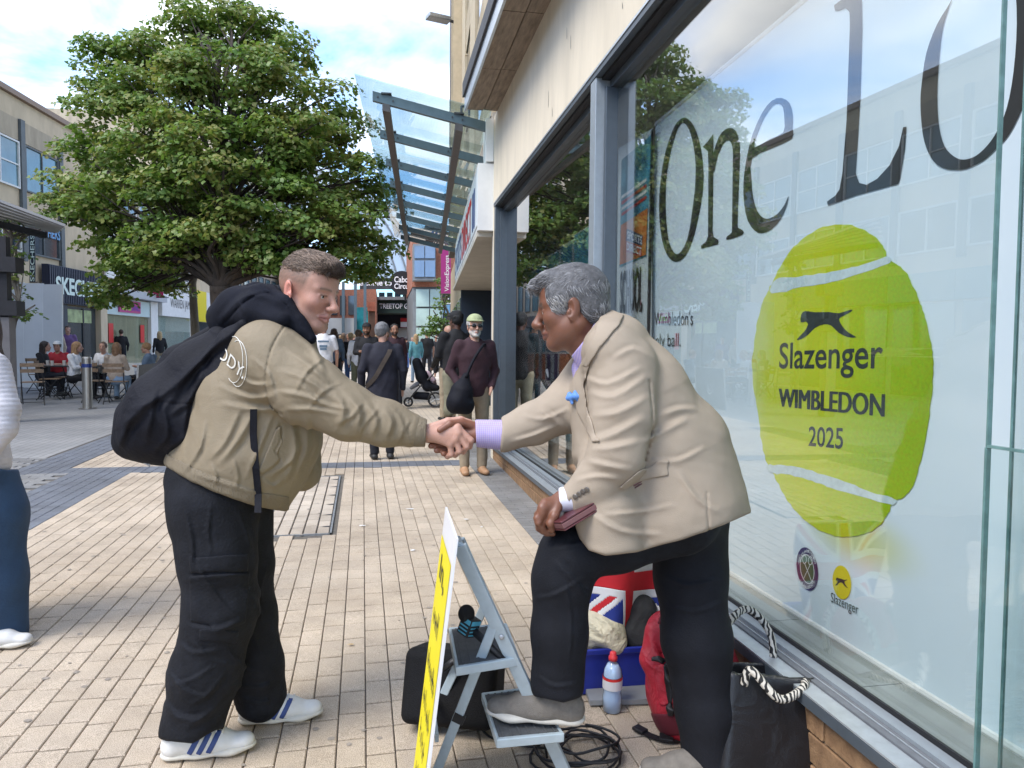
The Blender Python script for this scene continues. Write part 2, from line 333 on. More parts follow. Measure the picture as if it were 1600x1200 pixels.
def sdf_mesh(f, lo, hi, h, B=8):
    lo = np.array(lo, float); hi = np.array(hi, float); nb = np.ceil((hi-lo)/(h*B)).astype(int)+1
    q = 4; n0 = -(-nb//q); i0 = np.stack(np.meshgrid(*[np.arange(n) for n in n0], indexing='ij'), -1).reshape(-1, 3)      # coarse cells first
    d0 = f(lo+(i0+0.5)*q*B*h); r0 = 0.5*math.sqrt(3)*q*B*h; i0 = i0[np.abs(d0) < r0*1.2+0.012+f.dmax]
    sub = np.stack(np.meshgrid(*[np.arange(q)]*3, indexing='ij'), -1).reshape(-1, 3)
    ii = (i0[:, None]*q+sub[None]).reshape(-1, 3); ii = ii[(ii < nb).all(1)]
    cen = lo+(ii+0.5)*B*h; rad = 0.5*math.sqrt(3)*B*h
    dc = f(cen) if len(cen) else np.zeros(0)
    sel = np.abs(dc) < rad*1.2+0.006+f.dmax; ii = ii[sel]; cen = cen[sel]
    if len(ii) == 0: return np.zeros((0, 3)), np.zeros((0, 4), int)
    nbk = len(ii); g = np.arange(B+1); loc = np.stack(np.meshgrid(g, g, g, indexing='ij'), -1).reshape(-1, 3)
    vals = np.empty((nbk, (B+1)**3), dtype=np.float32)
    # cull primitives by clusters of neighbouring blocks
    cl = ii//3; _, inv = np.unique((cl[:, 0]*4096+cl[:, 1])*4096+cl[:, 2], return_inverse=True); order = np.argsort(inv, kind='stable'); cuts = np.nonzero(np.diff(inv[order]))[0]+1
    cen4 = cen.astype(F4); allx = [pr(cen4) if op in '+-' else None for op, pr, k in f.items]
    for ix in np.split(order, cuts):
        keep = [True if op in '*o' else bool(np.any(allx[i][ix] < rad*1.3+k+0.012+f.dmax)) for i, (op, pr, k) in enumerate(f.items)]
        P = (lo+((ii[ix]*B)[:, None, :]+loc[None])*h).reshape(-1, 3).astype(F4)
        vals[ix] = f(P, keep).reshape(len(ix), -1)
    V = vals.reshape(nbk, B+1, B+1, B+1); sg = V < 0
    # cells that cross the surface
    c8 = [(a, b, c) for a in (0, 1) for b in (0, 1) for c in (0, 1)]
    cnt = sum(sg[:, a:a+B, b:b+B, c:c+B].astype(np.int8) for a, b, c in c8)
    act = np.argwhere((cnt > 0) & (cnt < 8)); cell = ii[act[:, 0]]*B+act[:, 1:]
    if len(cell) == 0: return np.zeros((0, 3)), np.zeros((0, 4), int)
    acc = np.zeros((len(act), 3)); num = np.zeros(len(act))
    cv = {q: V[act[:, 0], act[:, 1]+q[0], act[:, 2]+q[1], act[:, 3]+q[2]] for q in c8}
    for ax in range(3):
        for q in c8:
            if q[ax]: continue
            q2 = list(q); q2[ax] = 1; q2 = tuple(q2); x, y = cv[q], cv[q2]; m = (x < 0) != (y < 0)
            t = np.where(m, x/np.where(m, x-y, 1), 0)
            p = np.array(q, float)[None].repeat(len(act), 0); p[:, ax] = t
            acc += p*m[:, None]; num += m
    pos = lo+(cell+acc/num[:, None])*h
    dim = nb*B+4; key = lambda c: (c[:, 0]*dim[1]+c[:, 1])*dim[2]+c[:, 2]
    kk = key(cell); o = np.argsort(kk); ks = kk[o]; faces = []
    for ax in range(3):
        sl0 = [slice(0, B)]*3; sl1 = list(sl0); sl1[ax] = slice(1, B+1)
        s0 = sg[(slice(None), *sl0)]; s1 = sg[(slice(None), *sl1)]
        e = np.argwhere(s0 != s1); gp = ii[e[:, 0]]*B+e[:, 1:]; flip = s0[e[:, 0], e[:, 1], e[:, 2], e[:, 3]]
        a1, a2 = (ax+1) % 3, (ax+2) % 3; q = []; ok = np.ones(len(e), bool)
        for d1, d2 in ((-1, -1), (0, -1), (0, 0), (-1, 0)):
            c = gp.copy(); c[:, a1] += d1; c[:, a2] += d2; k = key(c); j = np.clip(np.searchsorted(ks, k), 0, len(ks)-1)
            ok &= (ks[j] == k) & (c >= 0).all(1); q.append(o[j])
        q = np.stack(q, 1); q[~flip] = q[~flip][:, ::-1]; faces.append(q[ok])
    return pos, np.concatenate(faces)
def sdf_obj(name, f, h, material, parent=None, lo=None, hi=None, relax=1):
    if lo is None:
        pts = []
        for op, pr, k in f.items:
            if op != '+': continue
            if isinstance(pr, FCone): r = max(pr.c.ra, pr.c.rb)*max(1, pr.k)*1.05; pts += [pr.c.a-r, pr.c.a+r, pr.c.b-r, pr.c.b+r]
            elif isinstance(pr, Cone): r = max(pr.ra, pr.rb); pts += [pr.a-pr.ra, pr.a+pr.ra, pr.b-pr.rb, pr.b+pr.rb]
            elif isinstance(pr, Ell): r = pr.r.max(); pts += [pr.c-r, pr.c+r]
            elif isinstance(pr, RBox): r = np.linalg.norm(pr.h)+pr.r; pts += [pr.c-r, pr.c+r]
        pts = np.array(pts); lo, hi = pts.min(0)-0.02-f.dmax, pts.max(0)+0.02+f.dmax
    v, fc = sdf_mesh(f, lo, hi, h)
    return mesh_obj(name, v, fc, material, parent, smooth=True)
def nz3(P, s, seed=0):
    """cheap smooth 3d noise: sum of rotated sines, about -1..1"""
    P = np.asarray(P, F4); r = np.random.RandomState(seed); o = np.zeros(len(P), F4)
    for i in range(5):
        k = r.randn(3); k = k/np.linalg.norm(k)*s*(0.7+0.3*i); o += np.sin(P @ k.astype(F4)+F4(r.rand()*6.28)+F4(0.9)*np.sin(P @ (r.randn(3)*s*0.4).astype(F4)))
    return o/F4(3.2)
# ================================================================== ground
m_sand = mat('joint_sand', (0.13, 0.115, 0.095), 0.95, 0.35, 40, 0.3, 300)
def paver_mat(name, c, c2, rnd, speck=0.5):
    m = mat(name, c, 0.85, scale=3.0, col2=c2, rnd=rnd, bump=0.25, bscale=420)
    nt = m.node_tree; b = nt.nodes['Principled BSDF']; src = b.inputs['Base Color'].links[0].from_socket
    tc = [n for n in nt.nodes if n.type == 'MAPPING'][0]
    n = nt.nodes.new('ShaderNodeTexNoise'); n.inputs['Scale'].default_value = 330; n.inputs['Detail'].default_value = 3; nt.links.new(tc.outputs[0], n.inputs['Vector'])
    r = nt.nodes.new('ShaderNodeValToRGB'); r.color_ramp.elements[0].position = 0.38; r.color_ramp.elements[1].position = 0.56
    r.color_ramp.elements[0].color = (speck, speck, speck*0.97, 1); r.color_ramp.elements[1].color = (1.06, 1.06, 1.06, 1); nt.links.new(n.outputs['Fac'], r.inputs[0])
    # blotches of trodden dirt
    n2 = nt.nodes.new('ShaderNodeTexNoise'); n2.inputs['Scale'].default_value = 1.1; n2.inputs['Detail'].default_value = 8; n2.inputs['Roughness'].default_value = 0.7; gw = nt.nodes.new('ShaderNodeNewGeometry'); nt.links.new(gw.outputs['Position'], n2.inputs['Vector'])
    r2 = nt.nodes.new('ShaderNodeValToRGB'); r2.color_ramp.elements[0].position = 0.35; r2.color_ramp.elements[1].position = 0.6
    r2.color_ramp.elements[0].color = (0.74, 0.72, 0.70, 1); r2.color_ramp.elements[1].color = (1.03, 1.03, 1.03, 1); nt.links.new(n2.outputs['Fac'], r2.inputs[0])
    # each joined block varies by its own island
    ge = nt.nodes.new('ShaderNodeNewGeometry'); mr = nt.nodes.new('ShaderNodeMapRange'); mr.inputs['To Min'].default_value = 0.88; mr.inputs['To Max'].default_value = 1.06
    nt.links.new(ge.outputs['Random Per Island'], mr.inputs['Value'])
    for s_ in (r.outputs[0], r2.outputs[0], mr.outputs[0]):
        x = nt.nodes.new('ShaderNodeMix'); x.data_type = 'RGBA'; x.blend_type = 'MULTIPLY'; x.inputs['Factor'].default_value = 1
        nt.links.new(src, x.inputs[6]); nt.links.new(s_, x.inputs[7]); src = x.outputs[2]
    nt.links.new(src, b.inputs['Base Color'])
    return m
m_tan = paver_mat('tan_paver', (0.60, 0.495, 0.375), (0.535, 0.445, 0.345), 0.07, 0.52)
m_blue = paver_mat('blue_grey_paver', (0.17, 0.185, 0.21), (0.14, 0.15, 0.175), 0.0, 0.75)
m_grey = paver_mat('grey_sett', (0.27, 0.265, 0.255), (0.22, 0.22, 0.22), 0.0, 0.75)
# far paving and plaza: the joints are too fine to pick apart
def far_paving(name, c1, c2, bw, bh, mort):
    m = bpy.data.materials.new(name); m.use_nodes = True; nt = m.node_tree; b = nt.nodes['Principled BSDF']; b.inputs['Roughness'].default_value = 0.85
    tc = nt.nodes.new('ShaderNodeTexCoord'); br = nt.nodes.new('ShaderNodeTexBrick'); nt.links.new(tc.outputs['Object'], br.inputs['Vector'])
    mp = nt.nodes.new('ShaderNodeMapping'); mp.inputs['Rotation'].default_value = (0, 0, math.pi/2); nt.links.new(tc.outputs['Object'], mp.inputs['Vector']); nt.links.new(mp.outputs[0], br.inputs['Vector'])
    br.inputs['Color1'].default_value = (*c1, 1); br.inputs['Color2'].default_value = (*c2, 1); br.inputs['Mortar'].default_value = (*mort, 1)
    br.inputs['Scale'].default_value = 1; br.inputs['Brick Width'].default_value = bw; br.inputs['Row Height'].default_value = bh; br.inputs['Mortar Size'].default_value = 0.006
    nz = nt.nodes.new('ShaderNodeTexNoise'); nz.inputs['Scale'].default_value = 0.7; nz.inputs['Detail'].default_value = 9; nt.links.new(tc.outputs['Object'], nz.inputs['Vector'])
    rp = nt.nodes.new('ShaderNodeValToRGB'); rp.color_ramp.elements[0].color = (0.75, 0.75, 0.75, 1); rp.color_ramp.elements[1].color = (1.1, 1.1, 1.1, 1); rp.color_ramp.elements[0].position = 0.3; rp.color_ramp.elements[1].position = 0.7
    nt.links.new(nz.outputs['Fac'], rp.inputs[0]); x = nt.nodes.new('ShaderNodeMix'); x.data_type = 'RGBA'; x.blend_type = 'MULTIPLY'; x.inputs['Factor'].default_value = 1
    nt.links.new(br.outputs['Color'], x.inputs[6]); nt.links.new(rp.outputs[0], x.inputs[7]); nt.links.new(x.outputs[2], b.inputs['Base Color'])
    return m
m_far_tan = far_paving('far_tan_paving', (0.57, 0.48, 0.37), (0.53, 0.445, 0.35), 0.172, 0.1, (0.36, 0.31, 0.25))
m_plaza = far_paving('plaza_paving', (0.29, 0.285, 0.275), (0.25, 0.25, 0.245), 0.2, 0.1, (0.17, 0.165, 0.16))
ground = mesh_obj('ground', [(-400, -300, -0.03), (400, -300, -0.03), (400, 700, -0.03), (-400, 700, -0.03)], [(0, 1, 2, 3)], m_plaza); tag(ground, kind='structure')
pave = mesh_obj('pavement', [(-3.6, -4, -0.012), (1.9, -4, -0.012), (3.0, 11.2, -0.012), (-3.6, 11.2, -0.012)], [(0, 1, 2, 3)], m_sand); tag(pave, kind='structure')
plaza = mesh_obj('plaza', [(-60, -30, -0.008), (-3.6, -30, -0.008), (-3.6, 11.2, -0.008), (-1.4, 46, -0.008), (-60, 46, -0.008)], [(0, 1, 2, 3, 4)], m_plaza); tag(plaza, kind='structure')
farp = mesh_obj('far_pavement', [(-3.6, 11.2, -0.006), (3.4, 11.2, -0.006), (16, 100, -0.006), (4, 100, -0.006), (-1.4, 46, -0.006)], [(0, 1, 2, 3, 4)], m_far_tan); tag(farp, kind='structure')
def block(x0, x1, y0, y1, jit=0.0014, g=0.0019, t=0.0):
    c = 0.0035; z = [random.uniform(-jit, jit) for _ in range(4)]; x0 += g; x1 -= g; y0 += g; y1 -= g
    y0 += 0.0030; y1 -= 0.0030; q = [(x0, y0), (x1, y0), (x1, y1), (x0, y1)]; qi = [(x0+c, y0+c), (x1-c, y0+c), (x1-c, y1-c), (x0+c, y1-c)]
    v = [(x, y, -0.02) for x, y in q]+[(x, y, z[i]-0.0035+t) for i, (x, y) in enumerate(q)]+[(x, y, z[i]+t) for i, (x, y) in enumerate(qi)]
    f = [(8, 9, 10, 11)]
    for i in range(4):
        j = (i+1) % 4; f += [(i, j, 4+j, 4+i), (4+i, 4+j, 8+j, 8+i)]
    return v, f
tan_blocks = []; PW, PL = 0.0989, 0.172
rr = random.Random(3)
XL, XR = -2.36, 1.2
ncol = 36
GR = (-0.72, -0.22, 5.2, 7.45)                     # inspection cover set in the paving
for c in range(ncol):
    x0 = XL+c*PW; y = -2.6-rr.random()*PL
    while y < 11.2:
        y1 = y+PL*(1+rr.uniform(-0.04, 0.04))
        yy = (y, y1)
        # the cross band of blue-grey blocks
        if y1 > 7.92 and y < 8.28:
            if y < 7.92 and 7.92-y > 0.05: tan_blocks.append((x0, x0+PW, y, 7.92))
            y = 8.28; continue
        if not (x0+PW*0.5 > GR[0] and x0+PW*0.5 < GR[1] and y1 > GR[2] and y < GR[3]): tan_blocks.append((x0, x0+PW, y, y1))
        y = y1
# a strip of larger tan setts left of the band beyond the cross stripe
for c in range(7):
    x0 = -3.05+c*PW; y = 8.28
    while y < 11.2: tan_blocks.append((x0, x0+PW, y, y+PL)); y += PL
def vis_area(b):
    cx, cy = (b[0]+b[1])/2, (b[2]+b[3])/2
    if cy < 1.8: return 0
    x, y, z = proj((cx, cy, 0))
    if z < 0.5 or x < 0 or x > 1000 or y > 1215: return 0
    if 255 < x < 440 and y > 830: return 0                        # behind the young man's legs
    if 640 < x < 900 and y > 900: return 0
    return (b[1]-b[0])*(b[3]-b[2])/z**3
tan_blocks.sort(key=vis_area, reverse=True)
mbk = []
protos = []
for i in range(14):
    v, f = block(-PW/2, PW/2, -PL/2, PL/2); me = bpy.data.meshes.new('paving_block'); me.from_pydata(v, [], f); me.materials.append(m_tan); protos.append(me)
for i, b in enumerate(tan_blocks):
    if i < 300:
        o = bpy.data.objects.new('paving_block', protos[i % 14]); COL.objects.link(o); o.parent = pave
        o.location = ((b[0]+b[1])/2, (b[2]+b[3])/2, 0); o.scale = (1, (b[3]-b[2])/PL, 1)
        if i % 2: o.rotation_euler = (0, 0, math.pi)
    else: mbk.append(b)
def join_blocks(name, bl, m, t=0.0, jit=0.0012):
    V = []; F = []
    for b in bl:
        v, f = block(*b, jit=jit, t=t); n = len(V); V += v; F += [tuple(i+n for i in q) for q in f]
    o = mesh_obj(name, V, F, m, pave); o['kind'] = 'stuff'; return o
join_blocks('paving_blocks', mbk, m_tan)
# blue-grey: cross band, strip on the left, grey setts along the shop
bb = []
for c in range(-12, 41):
    x0 = XL+c*PW
    if x0 > 1.2: break
    y = 7.92
    for _ in range(3): bb.append((x0, x0+PW, y, y+0.12)); y += 0.12
for c in range(6):
    x0 = -2.36-(c+1)*0.098; y = -2+rr.random()*0.1
    while y < 7.9: bb.append((x0, x0+0.098, y, y+0.105)); y += 0.105
for c in range(5):
    x0 = -3.06-(c+1)*0.098; y = 8.28
    while y < 11.2: bb.append((x0, x0+0.098, y, y+0.14)); y += 0.14
join_blocks('blue_blocks', bb, m_blue)
gs = []
y = -2.0
while y < 11.2:
    xa = 1.2; k = 0
    x_end = 1.36+0.022*y+0.01 if y < 8.3 else 2.6
    off = 0.1 if int(round(y/0.072)) % 2 else 0.2
    xs = [xa, xa+off*0.9] if xa+off*0.9 < x_end-0.02 else [xa]
    while xs[-1]+0.2 < x_end-0.02: xs.append(xs[-1]+0.2)
    xs.append(x_end)
    for a, b in zip(xs[:-1], xs[1:]): gs.append((a, b, y, y+0.072))
    y += 0.072
join_blocks('shopfront_setts', gs, m_grey)
pl = []
y = -2.0
while y < 9.0:
    x = -2.36-0.588 if y < 7.9 else -3.55
    x += -0.1 if int(round((y+2)/0.105)) % 2 else 0
    while x > -6.2: pl.append((x-0.2, x, y, y+0.105)); x -= 0.2
    y += 0.105
join_blocks('plaza_setts', pl, m_grey, jit=0.002)
# trodden gum and dark spots
rgm = random.Random(9); mg_ = MB()
for _ in range(170):
    x, y = rgm.uniform(-2.3, 1.15), rgm.uniform(1.9, 8.0)**1.0; r = rgm.uniform(0.006, 0.017); n = 7; ph = rgm.random()*6
    mg_.add([(x+r*rgm.uniform(.7, 1.15)*math.cos(ph+6.283*i/n), y+r*rgm.uniform(.7, 1.15)*math.sin(ph+6.283*i/n), 0.0022) for i in range(n)], [tuple(range(n))])
go_ = mg_.build('gum_spots', mat('trodden_gum', (0.30, 0.26, 0.215), 0.9, 0.4, 30), pave); go_['kind'] = 'stuff'
# inspection cover: a tray of cut tan setts in a steel frame
m_steel = mat('galvanised_steel', (0.42, 0.43, 0.44), 0.45, 0.25, 30, metal=0.8)
m_iron = mat('dark_iron', (0.09, 0.09, 0.095), 0.6, 0.3, 40, metal=0.6)
cov = thing('inspection_cover', 'recessed paving tray with pale cut setts and steel edge set into tan blocks', 'manhole cover', (-0.47, 6.3, 0))
x0, x1, y0, y1 = GR; mb = MB()
for a, b, c, d in ((x0, x0+0.014, y0, y1), (x1-0.014, x1, y0, y1), (x0, x1, y0, y0+0.014), (x0, x1, y1-0.014, y1)):
    mb.box(((a+b)/2, (c+d)/2, -0.006), (b-a, d-c, 0.016))
mb.build('frame', m_steel, cov)
m_tray = paver_mat('tray_sett', (0.56, 0.48, 0.39), (0.50, 0.43, 0.35), 0.12, 0.8)
nx, ny = 5, 12; dx = (x1-x0-0.03)/nx; dy = (y1-y0-0.03)/ny
for i in range(nx):
    for k in range(ny):
        o_ = (k % 2)*0.0
        v, f = block(x0+0.015+i*dx, x0+0.015+(i+1)*dx, y0+0.015+k*dy+(0.05 if i % 2 else 0)*(0 < k < ny-1), y0+0.015+(k+1)*dy+(0.05 if i % 2 else 0)*(k < ny-2 and k >= 0)*(1 if k < ny-1 else 0), g=0.005)
        mesh_obj('sett', v, f, m_tray, cov)
for k in range(6):
    yy = y0+0.2+k*(y1-y0-0.4)/5; MB().add([(x1-0.10, yy, 0.003), (x1-0.02, yy-0.02, 0.003), (x1-0.02, yy+0.02, 0.003)], [(0, 1, 2)]).build('key_slot', m_iron, cov)

# ================================================================== the shop on the right
m_render = mat('cream_render', (0.72, 0.635, 0.49), 0.9, 0.10, 5, 0.12, 90, stretch=(1, 1, 0.25))
m_soffit = mat('stained_concrete', (0.27, 0.215, 0.165), 0.9, 0.4, 7, 0.2, 60, stretch=(4, 0.6, 1))
m_conc = mat('pale_concrete', (0.52, 0.49, 0.44), 0.85, 0.15, 4, 0.1, 80)
m_anth = mat('anthracite_aluminium', (0.085, 0.105, 0.125), 0.42, 0.08, 20, metal=0.2)
m_anth2 = mat('pale_grey_aluminium', (0.33, 0.37, 0.40), 0.4, 0.08, 20, metal=0.3)
m_black = mat('black_gasket', (0.012, 0.012, 0.014), 0.6)
m_alu = mat('silver_sill', (0.50, 0.54, 0.57), 0.35, 0.12, 25, metal=0.5)
m_dstrip = mat('grey_strip', (0.15, 0.16, 0.175), 0.5, 0.15, 30)
m_pane = glass_mat('shop_glass', (0.96, 0.985, 0.98), 2.5)
m_edge = mat('glass_edge', (0.13, 0.24, 0.23), 0.2, 0.3, 20)
m_white = mat('white_panel', (0.74, 0.74, 0.72), 0.6, 0.08, 5)
shop = thing('shop_building', 'cream rendered shop with large anthracite framed display windows over a brick plinth', 'building', S(4, 0, 0))
FT, SB = 3.22, 0.335                                # frame top, sill level
mb = MB(); mb.fbox(S, -3, 8.42, -0.3, 0.0, FT, 4.28); mb.build('wall', m_render, shop)
mb = MB(); mb.fbox(S, 8.315, 8.42, -0.35, 0.0, -0.3, FT-0.002); mb.build('end_pier', m_render, shop)
# eaves slab with stained soffit
mb = MB(); mb.fbox(S, -3, 8.2, -0.3, 0.36, 4.283, 4.40); mb.build('eaves_slab', m_soffit, shop)
for k in range(9):
    MB().fbox(S, 8.2-(k+1)*1.2+0.006, 8.2-k*1.2-0.006, 0.0, 0.155, 4.268, 4.281).build('soffit_panel', m_soffit, shop)
    MB().fbox(S, 8.2-(k+1)*1.2+0.006, 8.2-k*1.2-0.006, 0.165, 0.355, 4.262, 4.281).build('soffit_panel', m_soffit, shop)
mb = MB(); mb.fbox(S, -3, 8.205, 0.362, 0.385, 4.24, 4.44); mb.build('eaves_trim', m_alu, shop)
mb = MB(); mb.fbox(S, -3, 8.21, 0.387, 0.41, 4.40, 4.56); mb.build('gutter', m_iron, shop)
mb = MB(); mb.fbox(S, -3, 8.2, -0.3, 0.34, 4.40, 4.7); mb.build('parapet', m_conc, shop)
# cracks in the render
for px, py, L in ((886, 52, 22), (892, 66, 26), (857, 155, 30), (863, 175, 18), (973, 8, 14)):
    s0, w0 = on_plane(S, 0.001, px, py); l = L*s0/1100
    MB().add([S(s0+0.008, 0.002, w0+l/2), S(s0, 0.002, w0+l/2-0.02), S(s0-0.006, 0.002, w0-l/2), S(s0+0.004, 0.002, w0-l/3)], [(0, 1, 2, 3)]).build('render_crack', m_iron, shop)
# brick plinth: courses of long bricks, each one a piece
m_brick = mat('plinth_brick', (0.33, 0.20, 0.105), 0.85, 0.35, 22, 0.5, 160, col2=(0.22, 0.125, 0.065), rnd=0.25)
m_mortar = mat('plinth_mortar', (0.36, 0.30, 0.22), 0.95, 0.2, 60)
plinth = MB().fbox(S, -1.5, 8.3, -0.3, -0.012, -0.3, SB-0.03).build('plinth', m_mortar, shop)
BH, BL = 0.098, 0.42; bricks = []
for r in range(5):
    w1 = SB-0.032-r*BH; s = -1.5+(0.21 if r % 2 else 0)
    while s < 8.3:
        s1 = min(s+BL, 8.3)
        if s1-s > 0.05 and w1 > 0.0195*s-0.02: bricks.append((s+0.004, s1-0.004, w1-BH+0.008, w1))
        s += BL
for a, b, c, d in bricks:
    o = bevel(MB().fbox(S, a, b, -0.05, random.uniform(-0.002, 0.002), c, d).build('brick', m_brick, plinth), 0.003, 1)
# sill: layered metal trims
for nm, u0, u1, w0, w1, m in (('sill_front', -0.05, 0.035, SB-0.028, SB+0.006, m_anth), ('sill_nose', -0.03, 0.033, SB+0.008, SB+0.014, m_alu), ('sill_channel', -0.075, -0.032, SB+0.004, SB+0.020, m_dstrip),
                              ('sill_rib', -0.056, -0.053, SB+0.021, SB+0.024, m_alu), ('sill_upstand', -0.118, -0.077, SB+0.004, SB+0.030, m_anth2), ('glazing_bead', -0.128, -0.119, SB+0.004, SB+0.045, m_black)):
    MB().fbox(S, -1.5, 8.3, u0, u1, w0, w1).build(nm, m, shop)
# frame: head, jambs, mullion
MB().fbox(S, -1.5, 8.315, -0.03, 0.012, FT-0.045, FT-0.003).build('frame_head', m_anth, shop)
MB().fbox(S, -1.5, 8.315, 0.0125, 0.018, FT-0.012, FT+0.002).build('head_flashing', m_alu, shop)
MB().fbox(S, -1.5, 8.315, -0.085, -0.032, FT-0.062, FT-0.003).build('head_recess', m_black, shop)
MB().fbox(S, -1.5, 8.315, -0.16, -0.087, FT-0.11, FT-0.003).build('head_inner', m_anth, shop)
bevel(MB().fbox(S, 8.22, 8.312, -0.16, 0.006, SB+0.031, FT-0.047).build('frame_jamb', m_anth, shop), 0.004)
MB().fbox(S, 8.17, 8.218, -0.16, -0.05, SB+0.031, FT-0.112).build('frame_jamb', m_anth, shop)
bevel(MB().fbox(S, 4.30, 4.415, -0.13, 0.008, SB+0.031, FT-0.047).build('mullion', m_anth2, shop), 0.004)
bevel(MB().fbox(S, 4.262, 4.298, -0.13, -0.05, SB+0.031, FT-0.112).build('mullion', m_anth, shop), 0.004)
# panes
GU = -0.125
def pane(nm, s0, s1, u=GU, w0=SB+0.03, w1=FT-0.1, par=shop):
    o = MB().fbox(S, s0, s1, u-0.004, u, w0, w1).build(nm, m_pane, par); return o
SE = on_plane(S, GU, 1556, 300)[0]                                           # free edge of the big pane
pane('window_pane', 4.42, 8.17); pane('window_pane', SE, 4.262)
MB().fbox(S, SE-0.006, SE-0.001, GU-0.008, GU+0.004, SB+0.03, FT-0.1).build('pane_edge', m_edge, shop)
pane('window_pane', -1.5, SE-0.024, GU-0.05)
MB().fbox(S, SE-0.024, SE-0.020, GU-0.056, GU-0.046, SB+0.03, FT-0.1).build('pane_edge', m_edge, shop)
# low glass guard standing outside the near pane
gd = thing('glass_guard', 'low greenish glass screen panel standing against the window at the right edge', 'glass screen', S(1.2, -0.1, SB))
gs0, gw1 = on_plane(S, -0.1, 1546, 700)
MB().fbox(S, gs0-0.28, gs0, -0.104, -0.094, SB+0.03, gw1).build('glass_panel', glass_mat('guard_glass', (0.93, 0.975, 0.97), 1.2), gd)
MB().fbox(S, gs0+0.001, gs0+0.007, -0.105, -0.093, SB+0.03, gw1).build('glass_edge', m_edge, gd)
MB().fbox(S, gs0-0.28, gs0, -0.105, -0.093, gw1+0.001, gw1+0.008).build('glass_edge', m_edge, gd)
MB().fbox(S, gs0-0.26, gs0-0.03, -0.112, -0.07, SB+0.031, SB+0.06).build('clamp', m_iron, gd)
# interior: tiled ledge, back wall, ceiling
m_tile = mat('floor_tile', (0.30, 0.31, 0.29), 0.35, 0.15, 6)
m_int = mat('interior_white', (0.62, 0.63, 0.62), 0.8, 0.05, 3)
m_intd = mat('interior_dark', (0.10, 0.11, 0.12), 0.8, 0.2, 3)
led = MB().fbox(S, -1.5, 8.17, -3.2, -0.13, -0.2, SB-0.001).build('display_floor', m_iron, shop)
for i in range(17):
    for k in range(3):
        MB().fbox(S, -1.5+i*0.57+0.003, -1.5+(i+1)*0.57-0.003, -0.135-(k+1)*0.36+0.003, -0.135-k*0.36-0.003, SB-0.001, SB+0.012).build('floor_tile', m_tile, led)
MB().fbox(S, -1.5, 8.4, -3.4, -3.2, -0.2, 3.4).build('back_wall', m_int, shop)
MB().fbox(S, -1.5, 8.4, -3.4, -0.17, FT+0.0, FT+0.06).build('ceiling', m_int, shop)
MB().fbox(S, 8.20, 8.3, -3.2, -0.17, -0.2, FT).build('side_wall', m_int, shop)
MB().fbox(S, -1.6, -1.5, -3.2, -0.17, -0.2, FT).build('side_wall', m_int, shop)
mb = MB()
for k in range(4): mb.fbox(S, 0.5+k*2, 1.7+k*2, -2.6, -2.45, FT-0.06, FT-0.02)
mb.build('ceiling_light', mat('light_tube', (0.8, 0.8, 0.8), 0.4), shop)

# ================================================================== the big poster behind the near window
PU = -0.33
def PP(px, py): return on_plane(S, PU, px, py)
psL, _ = PP(1020, 400); _, pwB = PP(1300, 985)
pwB = PP(1230, 948)[1]
poster = thing('window_poster', 'huge pale blue poster with a giant tennis ball and serif lettering hung behind glass', 'poster', S(2.5, PU, pwB))
m_post = mat('poster_print', (0.78, 0.86, 0.91), 0.55, 0.05, 1.2, col2=(0.70, 0.81, 0.89))
nt = m_post.node_tree; tcp = nt.nodes.new('ShaderNodeTexCoord'); vd = nt.nodes.new('ShaderNodeVectorMath'); vd.operation = 'SUBTRACT'; _c = S(PP(1335, 838)[0], PU, PP(1335, 838)[1]); vd.inputs[1].default_value = tuple(_c)
vm = nt.nodes.new('ShaderNodeVectorMath'); vm.operation = 'MULTIPLY'; vm.inputs[1].default_value = (0, 2.6, 7.0); vl = nt.nodes.new('ShaderNodeVectorMath'); vl.operation = 'LENGTH'; mr = nt.nodes.new('ShaderNodeMapRange'); mr.interpolation_type = 'SMOOTHSTEP'; mr.inputs['From Min'].default_value = 1.0; mr.inputs['From Max'].default_value = 0.1; mr.inputs['To Max'].default_value = 0.75
nt.links.new(tcp.outputs['Object'], vd.inputs[0]); nt.links.new(vd.outputs[0], vm.inputs[0]); nt.links.new(vm.outputs[0], vl.inputs[0]); nt.links.new(vl.outputs['Value'], mr.inputs['Value'])
pm = nt.nodes.new('ShaderNodeMix'); pm.data_type = 'RGBA'; pb = nt.nodes['Principled BSDF']; nt.links.new(pb.inputs['Base Color'].links[0].from_socket, pm.inputs[6]); pm.inputs[7].default_value = (0.66, 0.66, 0.08, 1); nt.links.new(mr.outputs[0], pm.inputs['Factor']); nt.links.new(pm.outputs[2], pb.inputs['Base Color'])
gx = np.linspace(-1.4, psL, 40); gy = np.linspace(pwB, 2.845, 30); V = []; Fq = []
for j, w in enumerate(gy):
    for i, s in enumerate(gx): V.append(S(s, PU-0.0012+0.0006*math.sin(s*3.1+w)*math.sin(w*2.2)*min(1, (w-pwB)*3), w))
for j in range(29):
    for i in range(39): a = j*40+i; Fq.append((a, a+40, a+41, a+1))
mesh_obj('sheet', V, Fq, m_post, poster, smooth=True)
MB().tube([S(s, PU-0.008, pwB-0.008) for s in (-1.4, psL)], 0.016, 10).build('bottom_rod', m_white, poster)
MB().tube([S(s, PU-0.006, 2.85) for s in (-1.4, psL)], 0.014, 8).build('top_rail', m_white, poster)
m_ink = mat('charcoal_ink', (0.028, 0.026, 0.024), 0.5, 0.1, 3)
